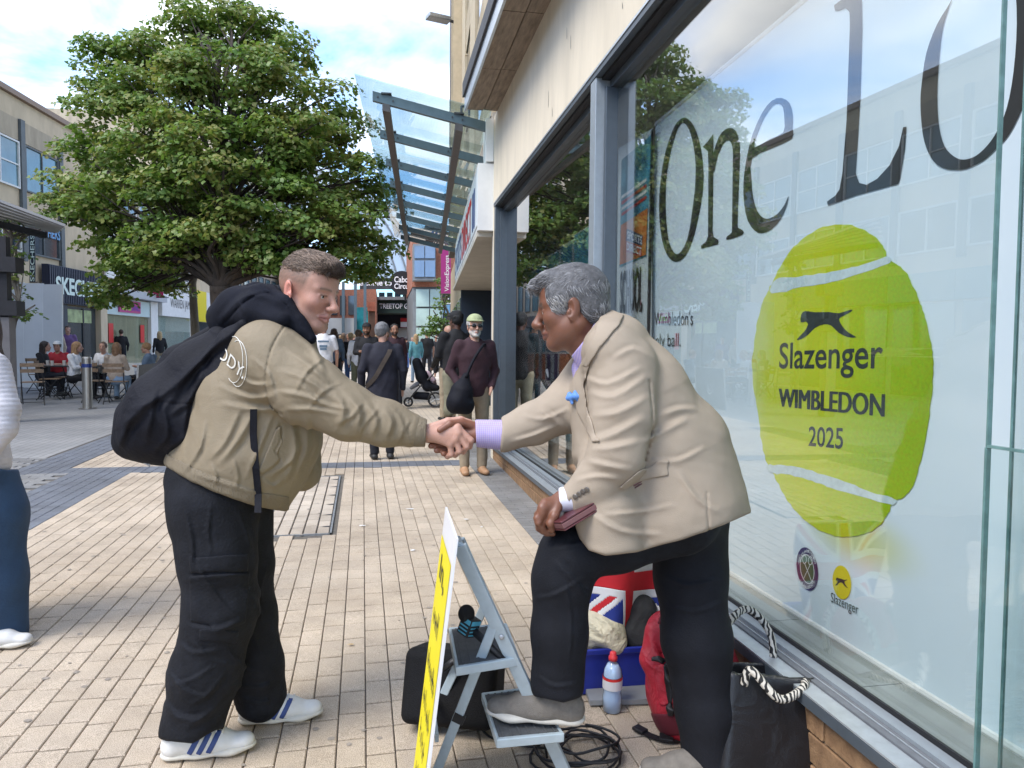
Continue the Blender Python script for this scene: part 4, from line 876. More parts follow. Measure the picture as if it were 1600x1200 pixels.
stext2(L_, 'HERS', -2.05, -1.3, 4.62, 0.3, 0.09, m_lb, ss)
vs_, a, b, c, d = banner('hanging_banner', 'vertical white lettered dark banner on the shoe shop', 46, 55, 366, 441, 21.5, m_navyp, grp='vertical banners on the left facades')
vtext('SKECHERS', a, d, b, 0.02, 0.98, 1.0, m_wsign, vs_, 0.5)
# card shop
cs = thing('shop_building', 'tan building with pale card shop front and pink and green sign', 'building', L_(4, 0, 0))
MB().fbox(L_, 1.52, 6.85, -9, -0.02, 0, 7.9).build('wall', m_beige, cs)
MB().fbox(L_, 1.62, 6.0, 0.0, 0.1, 2.3, 2.95).build('fascia', mat('pale_blue_fascia', (0.55, 0.68, 0.68), 0.5), cs)
MB().fbox(L_, 1.55, 6.8, 0.0, 0.55, 3.0, 3.3).build('shelf_canopy', mat('grey_canopy', (0.42, 0.44, 0.46), 0.6), cs)
MB().fbox(L_, 2.9, 4.9, 0.101, 0.16, 2.42, 2.9).build('name_board', mat('pink_board', (0.50, 0.06, 0.22), 0.5), cs)
stext2(L_, 'Cards', 3.05, 3.95, 2.52, 0.3, 0.168, mat('lime_letter', (0.35, 0.65, 0.05), 0.5), cs, 0.03); stext2(L_, 'Direct', 4.0, 4.8, 2.52, 0.26, 0.168, mat('violet_letter', (0.22, 0.06, 0.4), 0.5), cs, 0.03)
m_shopin = mat('shop_interior', (0.22, 0.20, 0.12), 0.6, 0.8, 1.6, col2=(0.05, 0.06, 0.05)); m_sg = glass_mat('shop_front_glass', (0.85, 0.9, 0.88), 1.0)
MB().fbox(L_, 1.62, 6.0, -0.6, -0.4, 0.1, 2.29).build('interior', m_shopin, cs)
for k in range(4): MB().fbox(L_, 1.64+k*1.09, 1.64+(k+1)*1.09-0.03, 0.02, 0.03, 0.35, 2.28).build('shop_window', m_sg, cs)
for sx in (2.2, 5.15): MB().fbox(L_, sx, sx+0.4, 0.035, 0.04, 1.2, 1.95).build('sale_poster', m_redl, cs)
MB().fbox(L_, 6.02, 6.8, 0.0, 0.15, 0, 2.99).build('pier', m_white, cs); MB().fbox(L_, 1.62, 6.0, 0.0, 0.08, 0, 0.33).build('stall_riser', m_conc, cs)
for k in range(3): window(cs, L_, 2.0+k*1.6, 3.3+k*1.6, 3.7, 5.3, 0.0, m_win); window(cs, L_, 2.0+k*1.6, 3.3+k*1.6, 5.8, 7.2, 0.0, m_win)
MB().fbox(L_, 1.9, 2.9, 0.08, 0.12, 3.7, 5.9).build('window_banner', m_white, cs)
vs_, a, b, c, d = banner('hanging_banner', 'crimson vertical banner half hidden by tree leaves', 231, 255, 388, 465, 30.5, mat('crimson_banner', (0.40, 0.015, 0.09), 0.7), grp='vertical banners on the left facades')
MB().lathe(J(243, 450, 30.4), [(0.14, 0), (0.14, 0.012)], 20, axis=(0, -1, 0)).build('round_mark', mat('olive_mark', (0.3, 0.3, 0.03), 0.5), vs_)
# jeweller
je = thing('shop_building', 'white fronted jeweller shop with black capital lettering behind the tree', 'building', L_(9, 0, 0))
MB().fbox(L_, 6.87, 11.5, -9, -0.02, 0, 7.4).build('wall', mat('white_wall', (0.62, 0.62, 0.60), 0.8, 0.1, 2), je)
MB().fbox(L_, 6.9, 11.3, 0.0, 0.3, 2.42, 3.6).build('fascia', m_white, je); stext2(L_, 'WARREN JAMES', 7.9, 10.9, 2.85, 0.42, 0.307, m_ink, je, 0.0)
MB().fbox(L_, 6.95, 11.25, -0.5, -0.35, 0.1, 2.4).build('interior', mat('warm_interior', (0.35, 0.27, 0.17), 0.6, 0.6, 2), je); MB().fbox(L_, 6.95, 11.25, 0.03, 0.04, 0.4, 2.41).build('shop_window', m_sg, je)
for k in range(3): window(je, L_, 7.2+k*1.4, 8.3+k*1.4, 4.2, 6.2, 0.0, m_win)
ph = thing('shop_building', 'dark shop front with yellow and white sign behind the tree trunks', 'building', L_(14, 0, 0))
MB().fbox(L_, 11.52, 19, -9, -0.02, 0, 8.2).build('wall', m_beige, ph); MB().fbox(L_, 11.55, 13.1, 0, 0.3, 2.3, 3.9).build('yellow_sign', mat('yellow_sign', (0.75, 0.62, 0.02), 0.5), ph)
MB().fbox(L_, 13.12, 18.9, 0, 0.3, 2.5, 3.9).build('fascia', m_white, ph); MB().fbox(L_, 11.6, 18.9, 0, 0.1, 0, 2.28).build('shop_window', m_win, ph); MB().fbox(L_, 14.2, 16.0, 0.301, 0.34, 2.9, 3.4).build('name_board', m_black, ph)
for k in range(4): window(ph, L_, 12.0+k*1.7, 13.2+k*1.7, 4.6, 6.0, 0.0, m_win)
tb = thing('office_building', 'tan office block with rows of tall windows beyond the tree', 'building', L_(30, 0, 0))
MB().fbox(L_, 19.02, 44, -12, -0.02, 0, 15).build('wall', m_bei2, tb)
for r in range(4):
    for k in range(12): window(tb, L_, 19.6+k*2.0, 20.9+k*2.0, 3.8+r*2.9, 5.9+r*2.9, 0.0, m_tealw, m_pil, 1, 2)
MB().fbox(L_, 19.1, 43.9, 0, 0.4, 2.6, 3.4).build('fascia', m_brownst, tb); MB().fbox(L_, 19.1, 43.9, 0.0, 0.05, 0, 2.6).build('shop_window', m_win, tb)
# ================================================================== far end of the street
def jbox(px0, px1, py0, py1, Z, dz, nm, m, par):
    a, b, c, d = J(px0, py1, Z), J(px1, py1, Z), J(px1, py0, Z), J(px0, py0, Z); f = ray(600, 540); f = f/np.linalg.norm(f)
    return MB().prism([a, b, c, d], f*dz).build(nm, m, par)
m_gglass = mat('pale_green_glass', (0.36, 0.46, 0.40), 0.15, 0.25, 0.6, spec=0.7); m_slate = mat('slate_cladding', (0.19, 0.20, 0.205), 0.6, 0.2, 2); m_concw = mat('white_concrete', (0.52, 0.50, 0.46), 0.8, 0.12, 1)
bk = thing('brick_building', 'red brick building with projecting glass bay and pale green glazing at street end', 'building', J(665, 570, 46))
jbox(644, 722, 362, 448, 46, 12, 'wall', m_brk, bk); jbox(645, 724, 448, 578, 46.2, 12, 'base_wall', m_slate, bk)
bay = jbox(645.5, 681, 381, 438, 44.8, 1.1, 'bay_window', m_slate, bk)
for i in range(2):
    for j in range(2): jbox(647.5+i*16.8, 663+i*16.8, 384+j*23, 403.5+j*29, 44.7, 0.08, 'pane', mat('blue_bay_glass', (0.13, 0.19, 0.28), 0.06, 0.3, 0.5, spec=1), bay)
for i in range(2):
    for j in range(3): jbox(650+i*22, 670.5+i*22, 452+j*30, 479+j*30, 46.0, 0.1, 'pane', m_gglass, bk)
jbox(643, 700, 357, 362, 45.6, 13, 'roof_edge', m_slate, bk)
jbox(664, 690, 352, 356, 44, 1.0, 'roof_louvre', m_iron, bk)
ar = thing('roof_shell', 'arched pale glazed roof shell with thin ribs beyond the street end', 'roof', J(630, 540, 75))
V = []; F_ = []; nu, nv = 14, 18
for j in range(nv):
    for i in range(nu):
        a = i/(nu-1); b = j/(nv-1); th = math.pi*(0.08+0.5*b); V.append(J(560+a*120, 470, 70+a*16)+v3(-14+a*3+16*math.cos(th)*(1-0.2*a), 8*math.cos(th), 16.5*math.sin(th)*(0.75+0.25*math.sin(math.pi*a))-1))
for j in range(nv-1):
    for i in range(nu-1): q = j*nu+i; F_.append((q, q+1, q+nu+1, q+nu))
mesh_obj('shell', V, F_, mat('shell_glazing', (0.62, 0.68, 0.70), 0.4, 0.06, 0.3), ar, smooth=True)
for i in range(1, nu, 2): MB().tube([np.array(V[j*nu+i])-v3(0, 0.25, 0) for j in range(nv)], 0.10, 5).build('rib', m_steel, ar)
br = thing('footbridge', 'dark footbridge with green lettered fascia and glass balustrade across the street end', 'bridge', J(600, 560, 60))
jbox(556, 650, 469, 489, 60, 5, 'fascia', mat('dark_green_fascia', (0.015, 0.04, 0.03), 0.6), br); jbox(545, 652, 463.5, 468.5, 59.6, 6, 'deck', m_slate, br)
jbox(550, 650, 447, 463, 60, 0.06, 'balustrade', glass_mat('balustrade_glass', (0.8, 0.9, 0.9), 1.0), br)
for k in range(5): jbox(592+k*12.5, 601+k*12.5, 457, 468, 60.4, 0.8, 'planter', m_navyp, br)
tm = text_mesh('lettering', 'TREETOP GOLF', 1.0, lambda x, y, z: (x, y, z), m_wl, None, 1, 0.01); xs = [v.co.x for v in tm.data.vertices]
for v in tm.data.vertices: q = (v.co.x-min(xs))/(max(xs)-min(xs)); v.co = Vector(J(593+q*60, 482-v.co.y*11, 59.9))
adopt(tm, br)
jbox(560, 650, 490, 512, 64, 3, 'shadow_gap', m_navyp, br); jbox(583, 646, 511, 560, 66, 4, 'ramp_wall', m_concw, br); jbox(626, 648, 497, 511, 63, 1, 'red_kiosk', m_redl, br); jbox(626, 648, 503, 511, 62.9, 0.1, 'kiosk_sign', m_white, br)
rs = thing('round_sign', 'round black sign with white lettering above the footbridge', 'sign', J(628, 462, 56))
MB().lathe(J(628, 442, 56), [(0.95, 0), (0.95, 0.15)], 32, axis=(0.1, 1, 0)).build('disc', m_black, rs); jbox(562, 640, 434, 452, 56.2, 0.15, 'name_board', m_iron, rs)
for tx, x0, x1, yb, hh in (('Welcome to', 548, 612, 446, 9), ('Cabot', 616, 642, 441, 9), ('Circus', 616, 642, 451, 8)):
    tm = text_mesh('lettering', tx, 1.0, lambda x, y, z: (x, y, z), m_wl, None, 1, 0.02); xs = [v.co.x for v in tm.data.vertices]; q0, q1 = min(xs), max(xs)
    for v in tm.data.vertices: q = (v.co.x-q0)/(q1-q0); v.co = Vector(J(x0+q*(x1-x0), yb-v.co.y*hh/0.7, 55.9))
    adopt(tm, rs)
for px_ in (571, 632): jbox(px_, px_+3, 458, 470, 57, 0.2, 'post', m_iron, rs)
ml = thing('arcade_building', 'red brick arcade with dark steel columns, concrete balcony and teal graphic panel', 'building', J(520, 570, 52))
jbox(458, 588, 452, 575, 54, 10, 'wall', m_brk, ml); jbox(440, 470, 395, 575, 55, 10, 'white_wall', m_white, ml)
jbox(496, 556, 497, 522, 50, 3.5, 'balcony', m_concw, ml); jbox(498, 545, 522, 560, 53.5, 0.4, 'dark_entrance', m_black, ml)
for px_ in (534, 553, 568): jbox(px_, px_+4.5, 440, 565, 49.5, 0.3, 'column', m_steelg, ml)
jbox(556, 575, 480, 520, 51, 0.2, 'graphic_panel', mat('teal_graphic', (0.02, 0.30, 0.32), 0.5, 0.5, 1.5), ml); jbox(574, 586, 472, 486, 50.8, 0.2, 'picture_panel', mat('orange_picture', (0.42, 0.12, 0.06), 0.6, 0.5, 2), ml)
jbox(576, 586, 486, 560, 51, 0.4, 'timber_post', mat('timber_brown', (0.14, 0.07, 0.04), 0.7, 0.3, 3), ml)
for k in range(4): jbox(505+k*13, 514+k*13, 462, 492, 53.9, 0.1, 'window', m_win, ml)
# ground-level mass behind everything
hz_ = thing('distant_block', 'dim distant shop fronts closing the street behind the crowd', 'building', J(640, 560, 90)); jbox(430, 760, 470, 560, 92, 6, 'wall', m_bei2, hz_)
for k in range(14): jbox(440+k*22, 456+k*22, 500, 548, 91.9, 0.1, 'window', m_win, hz_)
# ================================================================== trees
def leaf_mat(name, a, b, c):
    m = bpy.data.materials.new(name); m.use_nodes = True; nt = m.node_tree; nt.nodes.clear()
    o = nt.nodes.new('ShaderNodeOutputMaterial'); d = nt.nodes.new('ShaderNodeBsdfPrincipled'); t = nt.nodes.new('ShaderNodeBsdfTranslucent'); mx = nt.nodes.new('ShaderNodeMixShader'); mx.inputs[0].default_value = 0.32
    d.inputs['Roughness'].default_value = 0.45; d.inputs['Specular IOR Level'].default_value = 0.35
    ge = nt.nodes.new('ShaderNodeNewGeometry'); tc = nt.nodes.new('ShaderNodeTexCoord'); nz = nt.nodes.new('ShaderNodeTexNoise'); nz.inputs['Scale'].default_value = 0.9; nz.inputs['Detail'].default_value = 3
    nt.links.new(tc.outputs['Object'], nz.inputs['Vector'])
    ad = nt.nodes.new('ShaderNodeMath'); ad.operation = 'MULTIPLY_ADD'; ad.inputs[1].default_value = 0.45; nt.links.new(ge.outputs['Random Per Island'], ad.inputs[0])
    m2 = nt.nodes.new('ShaderNodeMath'); m2.operation = 'MULTIPLY'; m2.inputs[1].default_value = 0.9; nt.links.new(nz.outputs['Fac'], m2.inputs[0]); nt.links.new(m2.outputs[0], ad.inputs[2])
    r = nt.nodes.new('ShaderNodeValToRGB'); e = r.color_ramp.elements; e[0].position = 0.3; e[0].color = (*a, 1); e[1].position = 0.98; e[1].color = (*c, 1); x = e.new(0.66); x.color = (*b, 1)
    nt.links.new(ad.outputs[0], r.inputs[0]); nt.links.new(r.outputs[0], d.inputs['Base Color'])
    hs = nt.nodes.new('ShaderNodeHueSaturation'); hs.inputs['Value'].default_value = 1.35; hs.inputs['Saturation'].default_value = 1.1; nt.links.new(r.outputs[0], hs.inputs['Color']); nt.links.new(hs.outputs[0], t.inputs['Color'])
    nt.links.new(d.outputs[0], mx.inputs[1]); nt.links.new(t.outputs[0], mx.inputs[2]); nt.links.new(mx.outputs[0], o.inputs[0]); return m
m_leaf = leaf_mat('maple_leaf', (0.075, 0.155, 0.03), (0.15, 0.235, 0.05), (0.27, 0.26, 0.085))
m_leaf2 = leaf_mat('young_leaf', (0.05, 0.12, 0.02), (0.11, 0.19, 0.035), (0.20, 0.25, 0.06))
m_bark = mat('dark_bark', (0.05, 0.038, 0.03), 0.95, 0.45, 9, 0.9, 28, stretch=(1, 1, 0.25)); m_bark2 = mat('grey_bark', (0.16, 0.14, 0.115), 0.95, 0.35, 9, 0.7, 30, stretch=(1, 1, 0.3))
LEAF = np.array([(0, 0), (0.30, 0.10), (0.52, 0.42), (0.22, 0.62), (0.0, 1.0), (-0.22, 0.62), (-0.52, 0.42), (-0.30, 0.10)])
def leaves(cent, nrm, size, rng):
    """leaf polygons at the points, facing nrm with scatter"""
    n = len(cent); nr = nrm+rng.normal(0, 0.55, (n, 3)); nr /= np.linalg.norm(nr, axis=1)[:, None]
    a = rng.normal(0, 1, (n, 3)); a -= (a*nr).sum(1)[:, None]*nr; a /= np.linalg.norm(a, axis=1)[:, None]; b = np.cross(nr, a)
    sz = size*rng.uniform(0.65, 1.25, n); k = len(LEAF); V = np.empty((n, k, 3))
    for i, (x, y) in enumerate(LEAF): V[:, i] = cent+(a*x+b*(y-0.5))*sz[:, None]+nr*(-0.22*abs(x)*sz)[:, None]
    base = np.arange(n)[:, None]*k
    f1 = base+np.array([[0, 1, 2, 3]]); f2 = base+np.array([[0, 3, 4, 5]]); f3 = base+np.array([[0, 5, 6, 7]])
    return V.reshape(-1, 3), np.concatenate([f1, f2, f3])
def tree(name, label, base, blobs, Z, trunk_r, fork_h, leaf, seed, bark, lm, clump=(0.30, 0.55), per=150, dens=1.15, size=0.108, extra_limbs=(), group=None):
    rng = np.random.RandomState(seed); t = thing(name, label, 'tree', base, group); base = np.array(base, float)
    fork = base+v3(rng.uniform(-.1, .1), rng.uniform(-.1, .1), fork_h); tr = MB(); tr.tube(catmull([base-v3(0, 0, .05), base+v3(.02, 0, fork_h*0.35), base+v3(-.03, .02, fork_h*0.7), fork], 5), [trunk_r*x for x in np.linspace(1.25, 0.85, 16)], 12)
    C_, N2 = [], []
    zs = [J(px, py, Z+dz) for px, py, rp, dz in blobs]; lead = max(zs, key=lambda q: q[2]).copy(); lead[:2] = fork[:2]*0.6+lead[:2]*0.4; lead[2] = fork[2]+(lead[2]-fork[2])*0.82
    Lm = catmull([fork-v3(0, 0, .2), fork+(lead-fork)*0.35+v3(.12, 0, 0), fork+(lead-fork)*0.7-v3(.1, 0, 0), lead], 5); tr.tube(Lm, np.linspace(trunk_r*0.8, 0.03, len(Lm)), 9)
    for (px, py, rp, dz) in blobs:
        c = J(px, py, Z+dz); r = rp*(Z+dz)/FPX
        top = lead-fork; hgt = np.clip((c[2]-fork[2])/max(top[2], .1)-0.28, 0, 0.85)*rng.uniform(0.7, 1.0); st = fork+top*hgt; r0 = trunk_r*(1-hgt)*rng.uniform(0.14, 0.26)+0.02
        mid = st+(c-st)*0.5+v3(0, 0, 0.07*np.linalg.norm(c-st)); mid = mid+rng.normal(0, .18, 3)
        L = catmull([st-v3(0, 0, .1), st+(mid-st)*0.4+v3(0, 0, .05), mid, c+(c-mid)*0.25], 5)
        tr.tube(L, np.linspace(r0, 0.02, len(L)), 7)
        ncl = max(5, int(dens*9*(r/0.8)**2.0))
        for k in range(ncl):
            d = rng.normal(0, 1, 3); d /= np.linalg.norm(d); rr_ = r*rng.uniform(0.45, 1.02)**0.7; cc = c+d*rr_*np.array([1, 1, 0.85])*rng.uniform(0.85, 1.12)
            if k % 2 == 0:
                s_ = L[int(len(L)*0.6)]; md = (s_+cc)/2+rng.normal(0, .12, 3); tr.tube([s_, md, cc], [0.03, 0.018, 0.008], 4, cap=False)
            cr = rng.uniform(*clump); m = int(per*(cr/0.45)**2); q = rng.normal(0, 1, (m, 3)); q /= np.linalg.norm(q, axis=1)[:, None]
            q[:, 2] = np.where(q[:, 2] < -0.25, -q[:, 2]*0.6, q[:, 2]); rad = rng.uniform(0.55, 1.08, m)
            P = cc+q*rad[:, None]*cr*np.array([1.15, 1.15, 0.62]); P[:, 2] -= 0.10*cr*(q[:, 0]**2+q[:, 1]**2)
            out = d*0.35+np.array([0, 0, 0.75]); C_.append(P); N2.append(q*0.55+out)
    for pts, r0, r1 in extra_limbs: L = catmull(pts, 6); tr.tube(L, np.linspace(r0, r1, len(L)), 8)
    tr.build('trunk', bark, t, smooth=True)
    V, F_ = leaves(np.concatenate(C_), np.concatenate(N2), size, rng); o = mesh_obj('crown', V, F_, lm, t); o['kind'] = 'stuff'; return t
TZ = 16.5; tb_ = G(352, 634)
blobs = [(330, 60, 52, 0), (265, 75, 58, -.4), (195, 95, 50, 0), (160, 130, 42, .3), (400, 75, 58, .2), (455, 110, 50, 0), (175, 190, 58, -.6), (240, 150, 62, -1.2), (330, 140, 70, -1.6), (420, 160, 66, -1.3), (500, 175, 55, -.3), (535, 225, 45, 0), (150, 245, 42, .2),
         (225, 235, 64, -1.6), (310, 235, 70, -2.0), (400, 245, 70, -1.9), (480, 260, 60, -1.2), (560, 285, 48, -.2), (125, 300, 46, 0), (190, 310, 55, -1.4), (270, 320, 62, -1.9), (360, 318, 60, -1.8), (445, 325, 58, -1.6), (525, 335, 52, -.8), (590, 340, 36, 0),
         (105, 335, 36, .2), (165, 365, 42, -.6), (235, 385, 44, -.9), (195, 430, 30, -.4), (180, 460, 24, 0), (500, 392, 38, -.9), (555, 395, 38, -.3), (590, 385, 28, 0), (570, 435, 26, .1), (420, 385, 34, .8), (290, 395, 36, .9), (350, 70, 55, 1.6), (250, 200, 70, 1.8), (420, 220, 75, 1.9), (330, 300, 75, 2.0), (500, 300, 60, 1.6), (170, 280, 55, 1.6), (355, 22, 26, .2), (300, 30, 26, 0), (250, 450, 26, .5), (300, 380, 40, -1.6), (400, 375, 42, -1.8), (455, 390, 34, -1.5), (240, 345, 50, -2.1), (350, 250, 60, -2.6), (280, 130, 50, -1.8), (390, 110, 50, -1.5), (460, 200, 50, -1.9), (200, 140, 45, -1.0), (285, 405, 34, -1.9), (235, 405, 36, -1.6), (420, 405, 32, -1.9), (465, 420, 30, -1.5), (525, 410, 30, -1.2), (195, 400, 34, -1.2), (150, 345, 40, -1.2), (330, 360, 40, -2.4), (380, 350, 40, -2.4), (545, 350, 36, -1.4), (490, 350, 40, -1.9)]
lim = [([J(352, 470, TZ), J(360, 400, TZ-.2), J(395, 370, TZ-.6), J(470, 330, TZ-1.2)], 0.12, 0.03), ([J(345, 455, TZ), J(318, 415, TZ-.3), J(270, 400, TZ-.8), J(238, 385, TZ-1)], 0.09, 0.03), ([J(358, 440, TZ), J(400, 425, TZ-.2), J(450, 405, TZ-.5), J(520, 345, TZ-.8)], 0.10, 0.03), ([J(350, 430, TZ), J(345, 330, TZ+.2), J(365, 220, TZ), J(350, 120, TZ)], 0.15, 0.03)]
tree('maple_tree', 'large spreading maple tree with dense green crown turning bronze at the tips', tb_, blobs, TZ, 0.24, 2.5, None, 11, m_bark, m_leaf, extra_limbs=lim)
b2 = J(306, 600, 20.5); b2[2] = 0
tree('street_tree', 'slimmer grey barked tree standing behind the large maple', b2, [(300, 400, 42, 0), (255, 410, 36, .4), (340, 380, 40, .3), (290, 350, 46, .4), (215, 415, 30, 0), (380, 410, 34, .4), (250, 440, 24, 0)], 20.5, 0.115, 3.1, None, 12, m_bark2, m_leaf, dens=0.8)
b3 = J(692, 590, 24); b3[2] = 0
tree('street_tree', 'young light green tree below the navy banner on the right', b3, [(690, 470, 17, 0), (680, 490, 16, -.3), (698, 505, 16, 0), (684, 518, 18, 0), (670, 522, 11, -.2), (700, 455, 10, .2), (692, 440, 8, 0)], 24, 0.06, 1.9, None, 13, m_bark2, m_leaf2, clump=(0.16, 0.28), per=130, size=0.09, dens=1.6)
b4 = J(20, 640, 14.5); b4[2] = 0
tree('street_tree', 'slender tree half hidden by the dark timber pergola post', b4, [(25, 400, 20, 0), (28, 440, 22, 0), (30, 475, 22, 0), (18, 370, 18, .2), (40, 495, 12, -.2), (12, 340, 16, 0)], 14.5, 0.05, 1.6, None, 14, m_bark2, m_leaf, clump=(0.14, 0.24), per=120, size=0.075, dens=2.4)
# ================================================================== people: tools
CRT, CUP, CBK = CR[:, 0], CR[:, 1], CR[:, 2]            # camera right, up, towards camera
CC4, CR4 = CC.astype(np.float32), CR.astype(np.float32)
class PxPoly:
    """prism whose outline is a polygon seen from the front, at about depth Z (real size, extruded in depth)"""
    def __init__(s, pts, Z): s.p = np.array(pts, float); s.Z = Z
    def __call__(s, P):
        q = (P-CC4) @ CR4; z = -q[:, 2]; x = 800+FPX*q[:, 0]/z; y = 600-FPX*q[:, 1]/z
        a = s.p; b = np.roll(a, -1, 0); d2 = np.full(len(P), 1e12, np.float32); ins = np.zeros(len(P), bool)
        for (ax, ay), (bx, by) in zip(a.tolist(), b.tolist()):
            ex, ey = bx-ax, by-ay; wx, wy = x-ax, y-ay; t = np.clip((wx*ex+wy*ey)/max(ex*ex+ey*ey, 1e-9), 0, 1)
            d2 = np.minimum(d2, (wx-ex*t)**2+(wy-ey*t)**2); c = ((ay > y) != (by > y)) & (x < (bx-ax)*(y-ay)/((by-ay) if by != ay else 1e-9)+ax); ins ^= c
        return np.where(ins, F4(-1), F4(1))*np.sqrt(d2)*F4(s.Z/FPX)
class Grow:
    def __init__(s, f, d): s.f = f; s.d = d
    def __call__(s, P): return s.f(P)-s.d
class ZBand:                                            # slab around camera depth
    def __init__(s, z0, z1): s.z0 = z0; s.z1 = z1
    def __call__(s, P): z = -((P-CC4) @ CR4)[:, 2]; return np.maximum(s.z0-z, z-s.z1)
def chain(f, pts, k=0.02):
    """limb through (px, py, Z, radius_px) joints"""
    w = [(J(a, b, c), r*c/FPX) for a, b, c, r in pts]
    for (p, r), (q, t) in zip(w[:-1], w[1:]): f.add(Cone(p, q, r, t), k)
    return f
def fchain(f, pts, k=0.03, flat=1.0):
    w = [(J(a, b, c), r*c/FPX) for a, b, c, r in pts]
    for (p, r), (q, t) in zip(w[:-1], w[1:]): f.add(FCone(p, q, r, t, CBK, flat), k)
    return f
class Folds:
    """cloth folds as relief: soft ridges with a trough beside them (r > 0) or seams (r < 0) along traced lines"""
    def __init__(s, specs, zmax=2.5, hgt=1.15, wide=1.3):
        s.zmax = zmax; s.f = []
        for pts, r in specs:
            q = np.array(catmull([np.array((x, y, 0.0)) for x, y in pts], 3))[:, :2]; L = np.concatenate([[0], np.cumsum(np.linalg.norm(np.diff(q, axis=0), axis=1))]); s.f.append((q, L/L[-1], r*hgt, abs(r)*wide))
    def __call__(s, P):
        P = np.asarray(P, F4); q = (P-CC4) @ CR4; z = -q[:, 2]; x = 800+FPX*q[:, 0]/z; y = 600-FPX*q[:, 1]/z; out = np.zeros(len(P), F4); fr = z < s.zmax
        for pl, tt, h, w in s.f:
            mg = 4.0*w*FPX/2.2+2; m = np.nonzero(fr & (x > pl[:, 0].min()-mg) & (x < pl[:, 0].max()+mg) & (y > pl[:, 1].min()-mg) & (y < pl[:, 1].max()+mg))[0]
            if len(m) == 0: continue
            X, Y = x[m], y[m]; best = np.full(len(m), 1e9, F4); sd = np.zeros(len(m), F4); tb = np.zeros(len(m), F4)
            for (a, b), t0, t1 in zip(zip(pl[:-1].tolist(), pl[1:].tolist()), tt[:-1].tolist(), tt[1:].tolist()):
                ex, ey = b[0]-a[0], b[1]-a[1]; wx, wy = X-F4(a[0]), Y-F4(a[1]); t = np.clip((wx*F4(ex)+wy*F4(ey))/F4(max(ex*ex+ey*ey, 1e-6)), 0, 1); d = np.hypot(wx-t*F4(ex), wy-t*F4(ey)); k = d < best
                best = np.where(k, d, best); sd = np.where(k, np.sign(wx*F4(ey)-wy*F4(ex)), sd); tb = np.where(k, t0+(t1-t0)*t, tb)
            d = best*z[m]/F4(FPX)
            if h > 0:
                u = sd*d/F4(w); tp = np.sin(np.pi*(0.04+0.92*tb))**0.7; out[m] += F4(h)*tp*(np.exp(-np.abs(u)**1.5)-F4(0.45)*np.exp(-((u-1.5)/0.9)**2))
            else: out[m] += F4(h*1.2)*np.exp(-(d/F4(max(w*0.6, 0.003)))**2)
        return out
def vcol(o, fn):
    me = o.data; n = len(me.vertices); co = np.empty(n*3, np.float32); me.vertices.foreach_get('co', co); c = fn(co.reshape(-1, 3).astype(float))
    at = me.color_attributes.new('Col', 'FLOAT_COLOR', 'POINT'); at.data.foreach_set('color', np.concatenate([c, np.ones((n, 1))], 1).astype(np.float32).ravel()); return o
def skin_mat(name, rough=0.5):
    m = mat(name, (0.5, 0.3, 0.2), rough, bump=0.12, bscale=900, sss=0.12); nt = m.node_tree; a = nt.nodes.new('ShaderNodeVertexColor'); a.layer_name = 'Col'
    nz = nt.nodes.new('ShaderNodeTexNoise'); nz.inputs['Scale'].default_value = 260; nz.inputs['Detail'].default_value = 4; tc = nt.nodes.new('ShaderNodeTexCoord'); nt.links.new(tc.outputs['Object'], nz.inputs['Vector'])
    mr = nt.nodes.new('ShaderNodeMapRange'); mr.inputs['To Min'].default_value = 0.86; mr.inputs['To Max'].default_value = 1.12; nt.links.new(nz.outputs['Fac'], mr.inputs['Value'])
    x = nt.nodes.new('ShaderNodeMix'); x.data_type = 'RGBA'; x.blend_type = 'MULTIPLY'; x.inputs['Factor'].default_value = 1; nt.links.new(a.outputs['Color'], x.inputs[6]); nt.links.new(mr.outputs[0], x.inputs[7])
    nt.links.new(x.outputs[2], nt.nodes['Principled BSDF'].inputs['Base Color']); return m
def head_frame(px, py, Z, facing, yaw, pitch, roll=0.0):
    """facing +1 looks right in the picture, -1 left; yaw turns towards the camera"""
    f0 = CRT*facing*math.cos(R_(yaw))+CBK*math.sin(R_(yaw)); f0 = f0/np.linalg.norm(f0)
    f = f0*math.cos(R_(pitch))-CUP*math.sin(R_(pitch)); u = f0*math.sin(R_(pitch))+CUP*math.cos(R_(pitch)); l = np.cross(u, f)
    u, l = u*math.cos(R_(roll))+l*math.sin(R_(roll)), l*math.cos(R_(roll))-u*math.sin(R_(roll))
    return J(px, py, Z), np.stack([f, l, u], 1)
